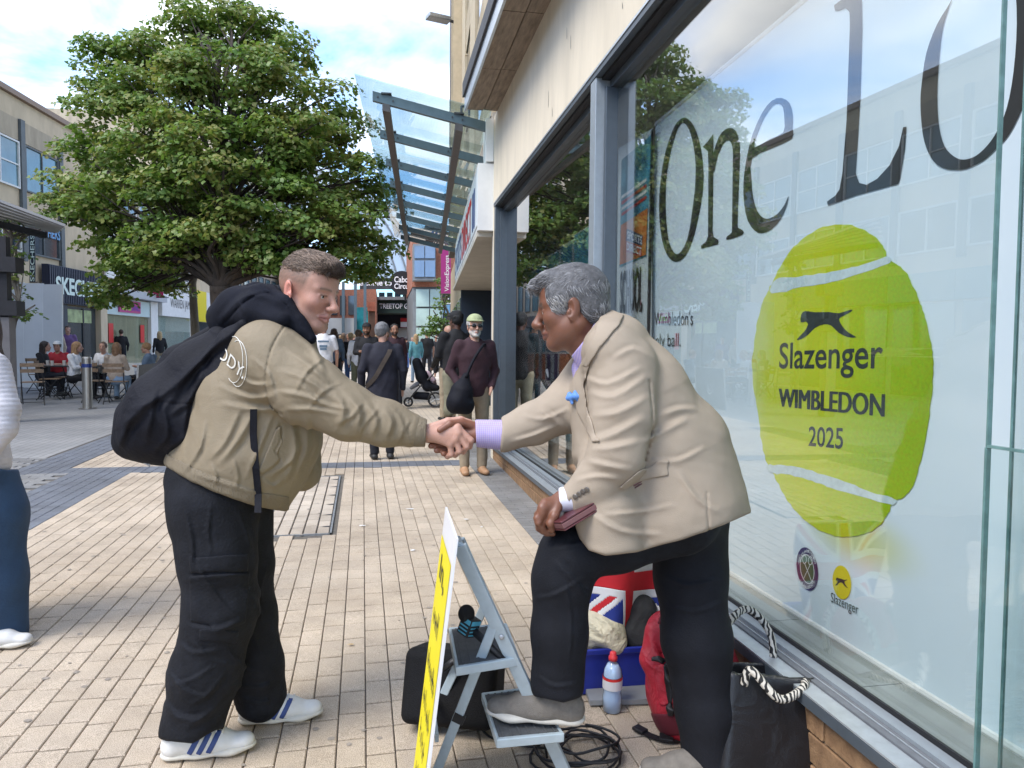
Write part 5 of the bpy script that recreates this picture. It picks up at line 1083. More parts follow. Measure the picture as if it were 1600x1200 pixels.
def face(f, C, M, sc=1.0, nose=1.0, jaw=1.0, lips=1.0, heavy=0.0, ears=True):
    """head and face primitives in the head frame (x forward, y left, z up)"""
    T = lambda x, y, z: C+M @ (np.array([x, y, z])*sc)
    E = lambda c, r, k=0.02, op='add', rot=None: getattr(f, op)(Ell(T(*c), np.array(r)*sc, M if rot is None else M @ rot), k*sc)
    K = lambda a, b, ra, rb, k=0.015, op='add': getattr(f, op)(Cone(T(*a), T(*b), ra*sc, rb*sc), k*sc)
    E((-0.014, 0, 0.034), (0.097, 0.076, 0.087), 0.01); E((0.036, 0, 0.043), (0.049, 0.062, 0.058), 0.03); E((0.040, 0, -0.02), (0.044, 0.056, 0.062), 0.03)
    E((0.022, 0, -0.060), (0.052, 0.050+heavy*0.006, 0.050), 0.03)
    for s in (-1, 1):
        K((-0.018, s*0.052, -0.05), (0.062, s*0.018, -0.098*jaw), 0.020+heavy*0.004, 0.016, 0.03); E((0.057, s*0.040, -0.022), (0.022, 0.020, 0.018), 0.025)
        K((0.082, s*0.010, 0.022), (0.066, s*0.046, 0.024), 0.010, 0.008, 0.016)
    E((0.070, 0, -0.099*jaw), (0.020, 0.024, 0.018), 0.02)
    for s in (-1, 1): E((0.096, s*0.031, 0.003), (0.020, 0.019, 0.012), 0.014, 'cut')
    for s in (-1, 1):
        E((0.069, s*0.031, 0.002), (0.0118, 0.0150, 0.0130), 0.004)                                    # eyelid mound round the eye
        K((0.0815, s*0.018, 0.0062), (0.0775, s*0.044, 0.0042), 0.0056, 0.0046, 0.005); K((0.081, s*0.019, -0.0058), (0.076, s*0.043, -0.0045), 0.0036, 0.0033, 0.006)
    K((0.086, 0, 0.016), (0.113, 0, -0.026), 0.0085*nose, 0.0115*nose, 0.014); E((0.114, 0, -0.029), (0.0125*nose, 0.0135*nose, 0.0115*nose), 0.010)
    for s in (-1, 1): E((0.102, s*0.013*nose, -0.033), (0.0115, 0.0085, 0.0085), 0.006); E((0.108, s*0.0065, -0.0425), (0.005, 0.0038, 0.004), 0.003, 'cut')
    K((0.096, 0, -0.043), (0.092, 0, -0.056), 0.009, 0.009, 0.012)
    for s in (-1, 1): K((0.0945, s*0.004, -0.0595), (0.078, s*0.025, -0.063), 0.0062*lips, 0.003, 0.006); K((0.0925, s*0.003, -0.0725), (0.077, s*0.022, -0.066), 0.0075*lips, 0.003, 0.006)
    for s in (-1, 1): K((0.104, s*0.001, -0.0655), (0.082, s*0.026, -0.0645), 0.0014, 0.0012, 0.003, 'cut')
    if ears:
        for s in (-1, 1):
            r = np.array(Matrix.Rotation(R_(-14), 3, 'Y')) @ np.array(Matrix.Rotation(R_(s*22), 3, 'Z'))
            E((-0.016, s*0.079, -0.012), (0.021, 0.0075, 0.036), 0.006, 'add', r); E((-0.008, s*0.089, -0.009), (0.0115, 0.010, 0.023), 0.004, 'cut', r); E((-0.004, s*0.082, -0.018), (0.006, 0.005, 0.008), 0.004, 'add', r)
    return T
def eyes(T, M, sc, par, iris):
    for s in (-1, 1):
        mb = MB(); c = T(0.072, s*0.031, 0.0015); mb.lathe(c-M[:, 0]*0.0115*sc, [(0.0125*sc*math.sin(t), 0.0125*sc*(1-math.cos(t))) for t in np.linspace(0.01, math.pi-0.6, 9)], 14, axis=M[:, 0])
        o = mb.build('eye', mat('eye_white', (0.62, 0.58, 0.54), 0.2), par, smooth=True)
        d = M[:, 0]*0.97+M[:, 1]*s*0.08; MB().lathe(c+d*0.0105*sc, [(0.0056*sc, 0), (0.0054*sc, 0.0012*sc), (0.003*sc, 0.0022*sc)], 14, axis=d).build('iris', mat(iris, (0.03, 0.022, 0.018), 0.15), o)
def strands(name, src, comb, n, length, rad, m, par, seed, lift=0.25, sel=None, curl=0.0, jitter=0.25):
    """hair locks laid along a comb direction on a source mesh"""
    rng = np.random.RandomState(seed); me = src.data; nv = len(me.vertices); co = np.empty(nv*3, np.float32); me.vertices.foreach_get('co', co); co = co.reshape(-1, 3).astype(float)
    no = np.empty(nv*3, np.float32); me.vertices.foreach_get('normal', no); no = no.reshape(-1, 3).astype(float)
    ok = np.arange(nv) if sel is None else np.nonzero(sel(co))[0]
    if len(ok) == 0: return None
    ix = rng.choice(ok, n); P0 = co[ix]; N0 = no[ix]; D = comb(P0)+rng.normal(0, jitter, (n, 3)); D -= (D*N0).sum(1)[:, None]*N0*0.9; D /= np.maximum(np.linalg.norm(D, axis=1), 1e-6)[:, None]
    L = length*rng.uniform(0.6, 1.3, n); sg = 5; side = np.cross(D, N0); V = []; ph = rng.uniform(0, 6.28, n)
    for i in range(sg):
        t = i/(sg-1); c = P0-N0*0.002+D*(L*t)[:, None]+N0*(L*lift*math.sin(t*2.4)*0.6-L*0.25*t*t*(1-lift))[:, None]+side*(curl*L*np.sin(ph+t*3))[:, None]
        r = rad*(1-0.85*t**1.5)*(0.5 if i == 0 else 1)
        for k in range(3): a = 2.094*k; V.append(c+side*(r*math.cos(a))+N0*(r*math.sin(a)))
    V = np.stack(V, 1); V = V.reshape(-1, 3); m_ = sg*3; base = (np.arange(n)*m_)[:, None]; F_ = []
    for i in range(sg-1):
        for k in range(3): k2 = (k+1) % 3; F_.append(base+np.array([[i*3+k, i*3+k2, (i+1)*3+k2, (i+1)*3+k]]))
    o = mesh_obj(name, V, np.concatenate(F_), m, par, smooth=True); return o
def hair_mat(name, dark, light, grey=None):
    m = bpy.data.materials.new(name); m.use_nodes = True; nt = m.node_tree; b = nt.nodes['Principled BSDF']; b.inputs['Roughness'].default_value = 0.42; b.inputs['Specular IOR Level'].default_value = 0.4
    ge = nt.nodes.new('ShaderNodeNewGeometry'); r = nt.nodes.new('ShaderNodeValToRGB'); e = r.color_ramp.elements; e[0].color = (*dark, 1); e[1].color = (*light, 1); e[0].position = 0.1; e[1].position = 0.95
    nt.links.new(ge.outputs['Random Per Island'], r.inputs[0]); nt.links.new(r.outputs[0], b.inputs['Base Color']); return m
def shoe(par, heel, toe, hgt, up, m_up, m_sole, m_stripe=None, res=0.004, w=0.047, stripes=3, lace=None, side=None):
    """low trainer from heel to toe, sole on the ground"""
    heel = np.array(heel, float); toe = np.array(toe, float); d = toe-heel; L = np.linalg.norm(d); d /= L; up = np.array(up, float); lat = np.cross(up, d); lat /= np.linalg.norm(lat); up = np.cross(d, lat)
    T = lambda x, y, z: heel+d*x*L+lat*y+up*z
    M = np.stack([d, lat, up], 1); so = Sdf()
    so.add(FCone(T(0.13, 0, 0.018), T(0.42, -0.002, 0.018), w*0.82, w*0.80, up, 0.42), 0.01); so.add(FCone(T(0.42, -0.002, 0.018), T(0.74, 0.003, 0.02), w*0.80, w*0.98, up, 0.40), 0.01); so.add(FCone(T(0.74, 0.003, 0.02), T(0.90, 0.004, 0.024), w*0.98, w*0.72, up, 0.42), 0.01)
    so.both(Half(T(0, 0, 0.001), -up), 0.003); so.both(Half(T(0, 0, 0.034), up), 0.006)
    u_ = Sdf(); u_.add(Cone(T(0.14, 0, 0.045), T(0.16, 0, hgt*0.80), w*0.80, w*0.72), 0.01); u_.add(Cone(T(0.16, 0, 0.05), T(0.45, 0, 0.048), w*0.80, w*0.80), 0.02); u_.add(Cone(T(0.30, 0, hgt*0.78), T(0.62, 0.002, 0.052), w*0.66, w*0.74), 0.03)
    u_.add(FCone(T(0.45, 0, 0.042), T(0.88, 0.004, 0.036), w*0.86, w*0.74, up, 0.75), 0.03); u_.both(Half(T(0, 0, 0.02), -up), 0.004); u_.both(Half(T(0.2, 0, hgt), up*1.0-d*0.15), 0.01)
    u_.cut(Cone(T(0.20, 0, hgt*1.05), T(0.24, 0, hgt*0.7), w*0.52, w*0.45), 0.008)
    o1 = sdf_obj('upper', u_, res, m_up, par); o2 = sdf_obj('sole', so, res, m_sole, par)
    if m_stripe is not None:
        sg_ = side if side is not None else 1
        for k in range(stripes):
            st = grown(u_, 0.0028); x = 0.36+k*0.10
            st.both(RBox(T(x+0.02, sg_*w*1.0, 0.060), (0.0085, w*0.75, 0.034), 0.002, M @ np.array(Matrix.Rotation(R_(28), 3, 'Y'))), 0.001)
            lo = T(x-0.15, 0, 0)-0.09; hi = T(x+0.15, 0, 0)+0.09; lo[2] = heel[2]-0.01; hi[2] = heel[2]+0.14
            v, fc = sdf_mesh(st, lo, hi, 0.003)
            if len(fc): mesh_obj('stripe', v, fc, m_stripe, o1, smooth=True)
    if lace is not None:
        for k in range(5):
            x = 0.40+k*0.065; z = hgt*0.80-(k*0.0095)
            pts = []
            for y in np.linspace(-0.8, 0.8, 7):
                p = T(x, y*w*0.55, z+0.05)
                for _ in range(30):
                    v = float(u_(p[None])[0])
                    if v < 0.001: break
                    p = p-up*v*0.8
                pts.append(p+up*0.001)
            MB().tube(pts, 0.0032, 6).build('lace', lace, o1, smooth=True)
    return T
# ================================================================== the young man
m_skin = skin_mat('fair_skin'); m_bomber = mat('olive_nylon', (0.245, 0.198, 0.132), 0.68, 0.07, 10, 0.2, 260, spec=0.3, crease=0.10, cscale=13); m_rib_ = mat('olive_rib_knit', (0.205, 0.167, 0.112), 0.9, 0.06, 20, 0.6, 260, stretch=(1, 1, 0.05))
m_denim = mat('black_cargo_cotton', (0.010, 0.011, 0.015), 0.85, 0.4, 14, 0.3, 120, spec=0.25, crease=0.16, cscale=9); m_hood = mat('navy_hood_cotton', (0.009, 0.010, 0.016), 0.9, 0.3, 20, 0.25, 300, spec=0.2, crease=0.10, cscale=9)
m_nylonb = mat('black_nylon', (0.006, 0.0065, 0.011), 0.72, 0.3, 9, 0.25, 90, spec=0.22, crease=0.16, cscale=7); m_wleather = mat('white_leather', (0.66, 0.65, 0.62), 0.5, 0.08, 25, 0.1, 200); m_wsole = mat('offwhite_rubber', (0.60, 0.57, 0.50), 0.7, 0.12, 30); m_navys = mat('navy_stripe', (0.03, 0.06, 0.20), 0.6)
ym = thing('person', 'young man in olive bomber jacket and black cargo trousers shaking hands', 'person', G(330, 1180))
YC, YM = head_frame(482, 456, 2.42, 1, 21, 17)
yb = Sdf(); SCY = 1.06
# neck, thin body under the clothes, right arm and hand
yb.add(Cone(J(455, 500, 2.43), J(425, 545, 2.45), 0.060, 0.066), 0.02)
YT = face(yb, YC, YM, SCY, 1.0, 1.0, 1.1, 0.4)
chain(yb, [(425, 545, 2.45, 30), (395, 640, 2.45, 32), (350, 770, 2.45, 30)], 0.05)
chain(yb, [(425, 560, 2.36, 22), (548, 650, 2.27, 20), (640, 672, 2.285, 15), (668, 677, 2.295, 13)], 0.02)
for s in ((335, 790, 2.37, 25, 342, 960, 2.37, 20, 297, 1150, 2.36, 14), (372, 790, 2.53, 25, 388, 960, 2.55, 20, 405, 1085, 2.57, 13)):
    chain(yb, [s[0:4], s[4:8], s[8:12]], 0.03)
def hand(f, wrist, wr, mcps, fingers, thumb, r0=0.0098, palm_k=0.016):
    for m in mcps: f.add(Cone(J(*wrist), J(*m), wr*0.62, 0.0125), palm_k)
    for a, b in zip(mcps[:-1], mcps[1:]): f.add(Cone(J(*a), J(*b), 0.0118, 0.0118), 0.008)
    for m, fg in zip(mcps, fingers):
        pts = [J(*m)]+[J(*q) for q in fg]; rs = [r0*1.1, r0*1.02, r0*0.92, r0*0.80][:len(pts)]
        for a, b, ra, rb in zip(pts[:-1], pts[1:], rs[:-1], rs[1:]): f.add(Cone(a, b, ra, rb), 0.004)
    pts = [J(*q) for q in thumb]; rs = [0.016, 0.0135, 0.0115, 0.0095][:len(pts)]
    for a, b, ra, rb in zip(pts[:-1], pts[1:], rs[:-1], rs[1:]): f.add(Cone(a, b, ra, rb), 0.006)
hand(yb, (668, 677, 2.295), 0.030, [(715, 668, 2.284), (716, 677, 2.279), (712, 686, 2.279), (704, 694, 2.284)],
     [[(736, 688, 2.283), (734, 698, 2.305), (722, 697, 2.322)], [(729, 698, 2.281), (724, 706, 2.304), (713, 702, 2.320)], [(718, 705, 2.282), (711, 711, 2.304), (703, 705, 2.318)], [(705, 710, 2.287), (699, 713, 2.304), (693, 707, 2.316)]],
     [(676, 668, 2.297), (700, 659, 2.307), (720, 656, 2.318), (735, 660, 2.325)])
YS = (0.48, 0.265, 0.195)
def ycol(P):
    q = ((P-YC) @ YM)/SCY; n = len(P); c = np.tile(np.array(YS), (n, 1)); x, y, z = q.T; hd = z > -0.13
    def mixc(w, col):
        nonlocal c; w = np.clip(w, 0, 1)[:, None]; c = c*(1-w)+np.array(col)*w
    g = lambda cx, cy, cz, r: np.exp(-(((x-cx)**2+(np.abs(y)-cy)**2+(z-cz)**2)/r**2))
    mixc(0.45*g(0.07, 0.042, -0.028, 0.03)*hd, (0.56, 0.24, 0.19)); mixc(0.55*g(0.115, 0, -0.03, 0.018)*hd, (0.55, 0.22, 0.17)); mixc(0.8*g(-0.016, 0.082, 0, 0.03)*hd, (0.58, 0.20, 0.15))
    lip = np.exp(-((z+0.0655)/0.0085)**2)*(np.abs(y) < 0.026)*(x > 0.079); mixc(0.75*lip, (0.42, 0.12, 0.105))
    mixc(0.95*np.exp(-((z+0.0655)/0.0016)**2)*(np.abs(y) < 0.025)*(x > 0.079)*(x < 0.097), (0.10, 0.03, 0.025))
    brow = np.exp(-((z-0.0235-0.10*(0.03-np.abs(np.abs(y)-0.03)))/0.0042)**2)*(np.abs(y) > 0.011)*(np.abs(y) < 0.05)*(x > 0.055); mixc(0.8*brow, (0.13, 0.085, 0.06))
    mixc(0.85*np.exp(-((z-0.0055)/0.0022)**2)*(np.abs(np.abs(y)-0.031) < 0.014)*(x > 0.07), (0.10, 0.06, 0.05))
    nz_ = 0.5+0.5*nz3(P, 400, 4)
    side = (np.abs(y) > 0.03) | (x < 0.02)
    edge = 0.040+0.25*(z-0.02)-0.6*np.clip(0.012-z, 0, 1)                      # front of the cropped sides
    fade = np.clip((edge-x)/0.012, 0, 1)*np.clip((z+0.028+0.25*np.clip(-x, 0, 1))/0.03, 0, 1)*side*hd
    mixc(0.88*fade*(0.7+0.3*nz_)*np.clip((z+0.02)/0.05, 0.45, 1), (0.145, 0.10, 0.072)); mixc(0.20*np.exp(-((z+0.085)/0.03)**2)*hd*(x > 0.0)*(0.6+0.4*nz_), (0.36, 0.20, 0.15))
    ear = (np.abs(y) > 0.0785)*(np.abs(x+0.014) < 0.03)*(z > -0.055)*(z < 0.035); mixc(0.95*ear, (0.58, 0.24, 0.18))
    return c
vcol(sdf_obj('body', yb, 0.0030, m_skin, ym), ycol); eyes(YT, YM, SCY, ym, 'blue_grey_iris')
# hair: short sides, longer swept top with a dark fringe
m_hairy = hair_mat('brown_hair', (0.07, 0.048, 0.035), (0.36, 0.265, 0.20)); m_hairyd = hair_mat('dark_brown_hair', (0.02, 0.013, 0.010), (0.10, 0.065, 0.045))
hs_ = Sdf(); Ty = YT
def hel(c, r, k=0.02): hs_.add(Ell(Ty(*c), np.array(r)*SCY, YM), k)
hel((-0.014, 0, 0.046), (0.094, 0.073, 0.086), 0.01); hel((0.040, 0, 0.098), (0.052, 0.058, 0.030), 0.03); hel((0.078, -0.005, 0.086), (0.026, 0.046, 0.022), 0.02)
hs_.both(Half(Ty(0.0, 0, 0.052), -(YM[:, 2]*0.93-YM[:, 0]*0.12)), 0.02)
hcap = sdf_obj('hair', hs_, 0.0045, mat('hair_base', (0.12, 0.082, 0.058), 0.6, 0.4, 60, 0.6, 200, stretch=(1, 1, 1)), ym)
strands('hair_lock', hcap, lambda P: np.tile(YM[:, 0]*1.0+YM[:, 1]*-0.55+YM[:, 2]*0.05, (len(P), 1)), 3600, 0.034, 0.0011, m_hairy, hcap, 3, 0.3, lambda P: ((P-YC) @ YM)[:, 0] < 0.075)
strands('fringe_lock', hcap, lambda P: np.tile(YM[:, 0]*0.7+YM[:, 1]*-0.7-YM[:, 2]*0.25, (len(P), 1)), 900, 0.032, 0.0012, m_hairyd, hcap, 4, 0.25, lambda P: (((P-YC) @ YM)[:, 0] > 0.055))
# bomber jacket: body, sleeve, then folds
jk = Sdf()
fchain(jk, [(408, 552, 2.45, 62), (402, 620, 2.45, 86), (388, 700, 2.45, 90), (362, 752, 2.45, 92)], 0.06, 1.0)
jk.add(Cone(J(415, 548, 2.30), J(420, 548, 2.60), 0.10, 0.10), 0.07); jk.add(Cone(J(455, 535, 2.44), J(470, 620, 2.45), 0.085, 0.10), 0.06); jk.add(Cone(J(450, 690, 2.45), J(405, 762, 2.45), 0.115, 0.105), 0.05); jk.add(Cone(J(305, 700, 2.45), J(318, 742, 2.45), 0.095, 0.10), 0.05)
sl = [(432, 572, 2.31, 60), (485, 612, 2.27, 52), (545, 645, 2.26, 41), (600, 660, 2.275, 34), (640, 671, 2.285, 27)]
chain(jk, sl, 0.035); chain(jk, [(425, 570, 2.60, 50), (455, 660, 2.63, 42), (470, 735, 2.58, 32)], 0.03)
jk.cut(PxPoly([(200, 712), (252, 722), (300, 752), (350, 772), (405, 790), (448, 797), (520, 840), (480, 900), (150, 900)], 2.45), 0.012)
fdj = Folds((([(455, 520), (490, 545), (505, 580)], .007), ([(447, 548), (480, 568), (515, 600)], .008), ([(440, 580), (478, 592), (520, 622)], .008), ([(432, 612), (470, 618), (512, 632)], .007), ([(450, 640), (490, 640), (530, 648)], .007), ([(520, 612), (537, 640), (528, 668)], .009), ([(548, 622), (562, 645), (556, 678)], .009),
               ([(572, 632), (588, 655), (580, 684)], .008), ([(600, 640), (612, 660), (602, 688)], .007), ([(622, 648), (630, 668), (622, 692)], .006), ([(470, 600), (500, 630), (545, 640)], .006), ([(400, 640), (370, 690), (345, 722)], .009), ([(375, 640), (352, 690), (330, 715)], .008), ([(425, 650), (405, 700), (385, 745)], .007),
               ([(455, 660), (462, 700), (448, 750)], .009), ([(478, 650), (480, 700), (462, 745)], .008), ([(345, 605), (390, 622), (430, 618)], .008), ([(350, 632), (395, 640), (430, 640)], .008), ([(395, 560), (420, 585), (428, 620)], .006), ([(300, 740), (340, 752), (395, 770)], .006), ([(410, 748), (425, 760), (440, 752)], .006), ([(505, 560), (480, 580), (462, 612)], .005), ([(530, 600), (505, 612), (480, 640)], .005), ([(565, 630), (550, 650), (530, 660)], .006), ([(590, 640), (570, 662), (560, 682)], .005), ([(640, 655), (634, 672), (640, 690)], .004), ([(320, 660), (312, 700), (290, 735)], .007), ([(365, 720), (372, 745), (368, 762)], .005), ([(330, 725), (338, 745), (336, 758)], .005), ([(470, 690), (455, 720), (420, 745)], .006), ([(370, 580), (392, 600), (425, 600)], .006), ([(443, 512), (424, 545), (415, 590), (420, 630), (440, 648)], -.004), ([(433, 670), (440, 665), (438, 690), (430, 705), (438, 715), (432, 728), (405, 745)], -.0035)))
jk.disp = lambda P: fdj(P)+0.0022*nz3(P, 34, 2)+0.0012*nz3(P, 80, 3); jk.dmax = 0.012
jko = sdf_obj('jacket', jk, 0.0042, m_bomber, ym)
# rib hem and cuff
hm = grown(jk, 0.004); hm.both(PxPoly([(245, 700), (300, 730), (350, 750), (405, 768), (452, 776), (452, 803), (440, 802), (403, 792), (350, 776), (300, 757), (248, 730)], 2.45), 0.004)
v, fc = sdf_mesh(hm, J(330, 760, 2.45)-0.42, J(370, 750, 2.45)+0.42, 0.0045); mesh_obj('rib_hem', v, fc, m_rib_, jko, smooth=True)
cf = Sdf(); chain(cf, [(630, 669, 2.284, 26.5), (650, 674, 2.288, 23), (665, 677, 2.292, 21.5)], 0.01); cf.cut(Cone(J(660, 676, 2.291), J(690, 683, 2.30), 0.036, 0.038), 0.004); cf.both(PxPoly([(628, 630), (668, 648), (664, 705), (628, 705)], 2.29), 0.003)
sdf_obj('rib_cuff', cf, 0.004, m_rib_, jko)
# pocket flap on the side of the jacket
pk = grown(jk, 0.005); pk.both(PxPoly([(433, 668), (439, 664), (442, 690), (436, 706), (440, 718), (412, 744), (402, 736)], 2.3), 0.004); v, fc = sdf_mesh(pk, J(422, 705, 2.3)-0.16, J(422, 705, 2.3)+0.16, 0.004); mesh_obj('pocket_flap', v, fc, m_bomber, jko, smooth=True)
# printed outline lettering on the back panel
m_wthread = mat('white_thread', (0.68, 0.66, 0.60), 0.7)
tm = text_mesh('back_lettering', 'UDDY.', 1.0, lambda x, y, z: (x, y, z), m_wthread, None, 1, 0.0); bpy.context.view_layer.update()
xs = [v.co.x for v in tm.data.vertices]; a0, a1 = min(xs), max(xs)
tp = []
for v in tm.data.vertices: q = (v.co.x-a0)/(a1-a0); tp.append((330+q*50+v.co.y*9, 548+q*44-v.co.y*30*(1-0.25*q)))
hp, ok_ = jk.hits(tp); hn = jk.normals(hp)
for v, a, b in zip(tm.data.vertices, hp, hn): v.co = Vector(a+b*0.003)
adopt(tm, jko)
for dx_ in (0, 6):
    pts = [jk.hit(366+dx_+14*math.cos(t), 562+dx_+36*math.sin(t)) for t in np.linspace(-1.9, 2.2, 24)]; MB().tube([p+jk.normal(p)*0.001 for p in pts if p is not None], 0.0013, 5).build('ring_stitch', m_wthread, jko)
# hood of the sweater gathered behind the neck
hd_ = Sdf(); chain(hd_, [(352, 502, 2.44, 24), (372, 480, 2.42, 30), (405, 474, 2.38, 27), (438, 482, 2.36, 20), (470, 512, 2.34, 11), (486, 530, 2.34, 8)], 0.03); chain(hd_, [(405, 470, 2.52, 26), (440, 470, 2.52, 20), (462, 492, 2.54, 13), (480, 520, 2.52, 10)], 0.03)
chain(hd_, [(425, 455, 2.40, 9), (446, 472, 2.345, 9), (468, 500, 2.33, 8), (487, 528, 2.335, 6)], 0.012); chain(hd_, [(345, 492, 2.45, 20), (395, 492, 2.33, 18), (440, 500, 2.30, 12)], 0.03); chain(hd_, [(376, 462, 2.46, 13), (400, 453, 2.46, 11), (425, 452, 2.46, 9)], 0.02)
fdh = Folds((([(345, 500), (372, 470), (400, 460), (440, 475)], .008), ([(390, 500), (380, 482), (372, 470)], .006), ([(350, 506), (385, 470), (418, 458), (450, 480), (474, 512)], -.004)))
hd_.disp = lambda P: fdh(P)+0.0022*nz3(P, 45, 6); hd_.dmax = 0.010
sdf_obj('hood', hd_, 0.0045, m_hood, ym)
# trousers
tr = Sdf()
fchain(tr, [(335, 752, 2.45, 72), (335, 800, 2.42, 66)], 0.05, 1.0)
chain(tr, [(332, 790, 2.38, 64), (340, 870, 2.37, 56), (345, 950, 2.37, 53), (322, 1050, 2.365, 52), (300, 1138, 2.36, 46)], 0.04)
chain(tr, [(372, 790, 2.53, 52), (385, 880, 2.55, 40), (388, 960, 2.56, 40), (398, 1040, 2.57, 42), (408, 1088, 2.575, 38)], 0.03)
tr.cut(PxPoly([(230, 1146), (262, 1158), (300, 1160), (330, 1143), (345, 1138), (400, 1250), (200, 1250)], 2.37), 0.008)
fdt = Folds((([(290, 905), (340, 900), (392, 898)], .006), ([(294, 978), (340, 985), (378, 968)], .008), ([(305, 880), (345, 940), (378, 970)], .006), ([(300, 1000), (330, 1030), (368, 1040)], .006), ([(262, 1050), (290, 1080), (325, 1090)], .007), ([(350, 1055), (325, 1085), (300, 1100)], .007), ([(258, 1100), (280, 1122), (320, 1125)], .009), ([(345, 1095), (322, 1118), (290, 1136)], .009), ([(350, 1010), (380, 1040), (410, 1050)], .007), ([(372, 1070), (405, 1075), (435, 1062)], .008), ([(380, 1090), (410, 1098), (438, 1085)], .008), ([(375, 920), (400, 940), (412, 985)], .006), ([(290, 800), (300, 850), (298, 890)], .007), ([(330, 790), (325, 830), (330, 865)], .005), ([(372, 800), (385, 830), (392, 860)], .006), ([(278, 1000), (300, 1020), (345, 1015)], .006), ([(395, 990), (410, 1020), (428, 1030)], .006), ([(420, 880), (408, 920), (416, 950)], .005), ([(268, 1070), (300, 1062), (335, 1040)], .005)))
tr.disp = lambda P: fdt(P)+0.003*nz3(P, 22, 8)+0.0012*nz3(P, 60, 9); tr.dmax = 0.012
tro = sdf_obj('trousers', tr, 0.005, m_denim, ym)
for nm, poly in (('cargo_flap', [(297, 871), (388, 866), (388, 893), (298, 897)]), ('cargo_pocket', [(296, 899), (389, 895), (383, 972), (345, 984), (297, 972)]), ('cargo_patch', [(312, 986), (372, 988), (370, 1006), (311, 1002)])):
    c_ = grown(tr, 0.005 if nm != 'cargo_flap' else 0.009); c_.both(PxPoly(poly, 2.3), 0.004); c_.both(ZBand(2.0, 2.40), 0.004); v, fc = sdf_mesh(c_, J(342, 930, 2.3)-0.24, J(342, 930, 2.3)+0.24, 0.0045); mesh_obj(nm, v, fc, m_denim, tro, smooth=True)
def gpt(px, py): return G(px, py)
for hx, tx in (((250, 1187), (391, 1172)), ((371, 1131), (500, 1120))):
    h0, t0 = G(*hx), G(*tx); t0 = h0+(t0-h0)/np.linalg.norm(t0-h0)*0.30; sh = empty('trainer', h0); sh.name = 'trainer'
    adopt(sh, ym); shoe(sh, h0, t0, 0.098, (0, 0, 1), m_wleather, m_wsole, m_navys, 0.0042, 0.047, 3, m_wleather, side=-1)
# ------------------------------------------------------------------ his rucksack
bp = thing('backpack', 'soft black nylon rucksack slung on the young man\'s back', 'backpack', J(260, 710, 2.45))
bs = Sdf(); fchain(bs, [(348, 528, 2.42, 22), (312, 580, 2.43, 44), (272, 640, 2.44, 66), (240, 672, 2.44, 52)], 0.05, 1.05); chain(bs, [(320, 610, 2.42, 42), (300, 655, 2.42, 48), (262, 680, 2.43, 36)], 0.04); chain(bs, [(212, 650, 2.44, 28), (205, 690, 2.44, 24), (260, 700, 2.43, 20), (320, 675, 2.40, 22), (352, 655, 2.36, 16), (400, 639, 2.27, 5)], 0.035); chain(bs, [(380, 508, 2.30, 9), (362, 530, 2.33, 17), (340, 590, 2.36, 26), (338, 640, 2.36, 26)], 0.03); chain(bs, [(330, 520, 2.52, 10), (275, 560, 2.52, 16), (225, 620, 2.48, 22)], 0.03)
fdb = Folds((([(372, 515), (330, 545), (290, 590), (255, 640)], .012), ([(360, 545), (335, 590), (322, 640)], .012), ([(345, 530), (300, 575), (250, 620), (205, 640)], .010), ([(240, 620), (215, 645), (190, 665)], .014), ([(242, 612), (236, 645), (228, 690)], .010), ([(205, 650), (192, 680), (186, 700)], .010), ([(255, 640), (262, 680), (240, 705)], .008), ([(300, 600), (290, 650), (285, 690)], .008), ([(335, 655), (300, 680), (260, 700)], .010), ([(320, 560), (300, 620), (262, 650)], .009), ([(245, 628), (285, 632), (325, 628)], -.003)))
bs.disp = lambda P: fdb(P)+0.0025*nz3(P, 16, 12); bs.dmax = 0.014
sdf_obj('sack', bs, 0.005, m_nylonb, bp)
pts = [(397, 640), (396, 680), (399, 730), (403, 770), (405, 800)]; V = []
for i, (a, b) in enumerate(pts):
    h = jk.hit(a, b); h = (h if h is not None else J(a, b, 2.27)); n_ = jk.normal(h); h = h+n_*0.006 if b < 795 else h+CBK*0.01; V += [h-CRT*0.011, h+CRT*0.011, h+CRT*0.011+CBK*0.003, h-CRT*0.011+CBK*0.003]
MB().add(V, [f_ for i in range(len(pts)-1) for f_ in ((4*i, 4*i+1, 4*i+5, 4*i+4), (4*i+3, 4*i+7, 4*i+6, 4*i+2), (4*i, 4*i+4, 4*i+7, 4*i+3), (4*i+1, 4*i+2, 4*i+6, 4*i+5))]).build('strap', m_nylonb, bp)
MB().tube([J(232, 712, 2.40), J(229, 719, 2.40), J(226, 723, 2.40), J(233, 727, 2.40), J(235, 718, 2.40)], 0.005, 6).build('cord_tag', mat('grey_plastic', (0.45, 0.44, 0.43), 0.5), bp)
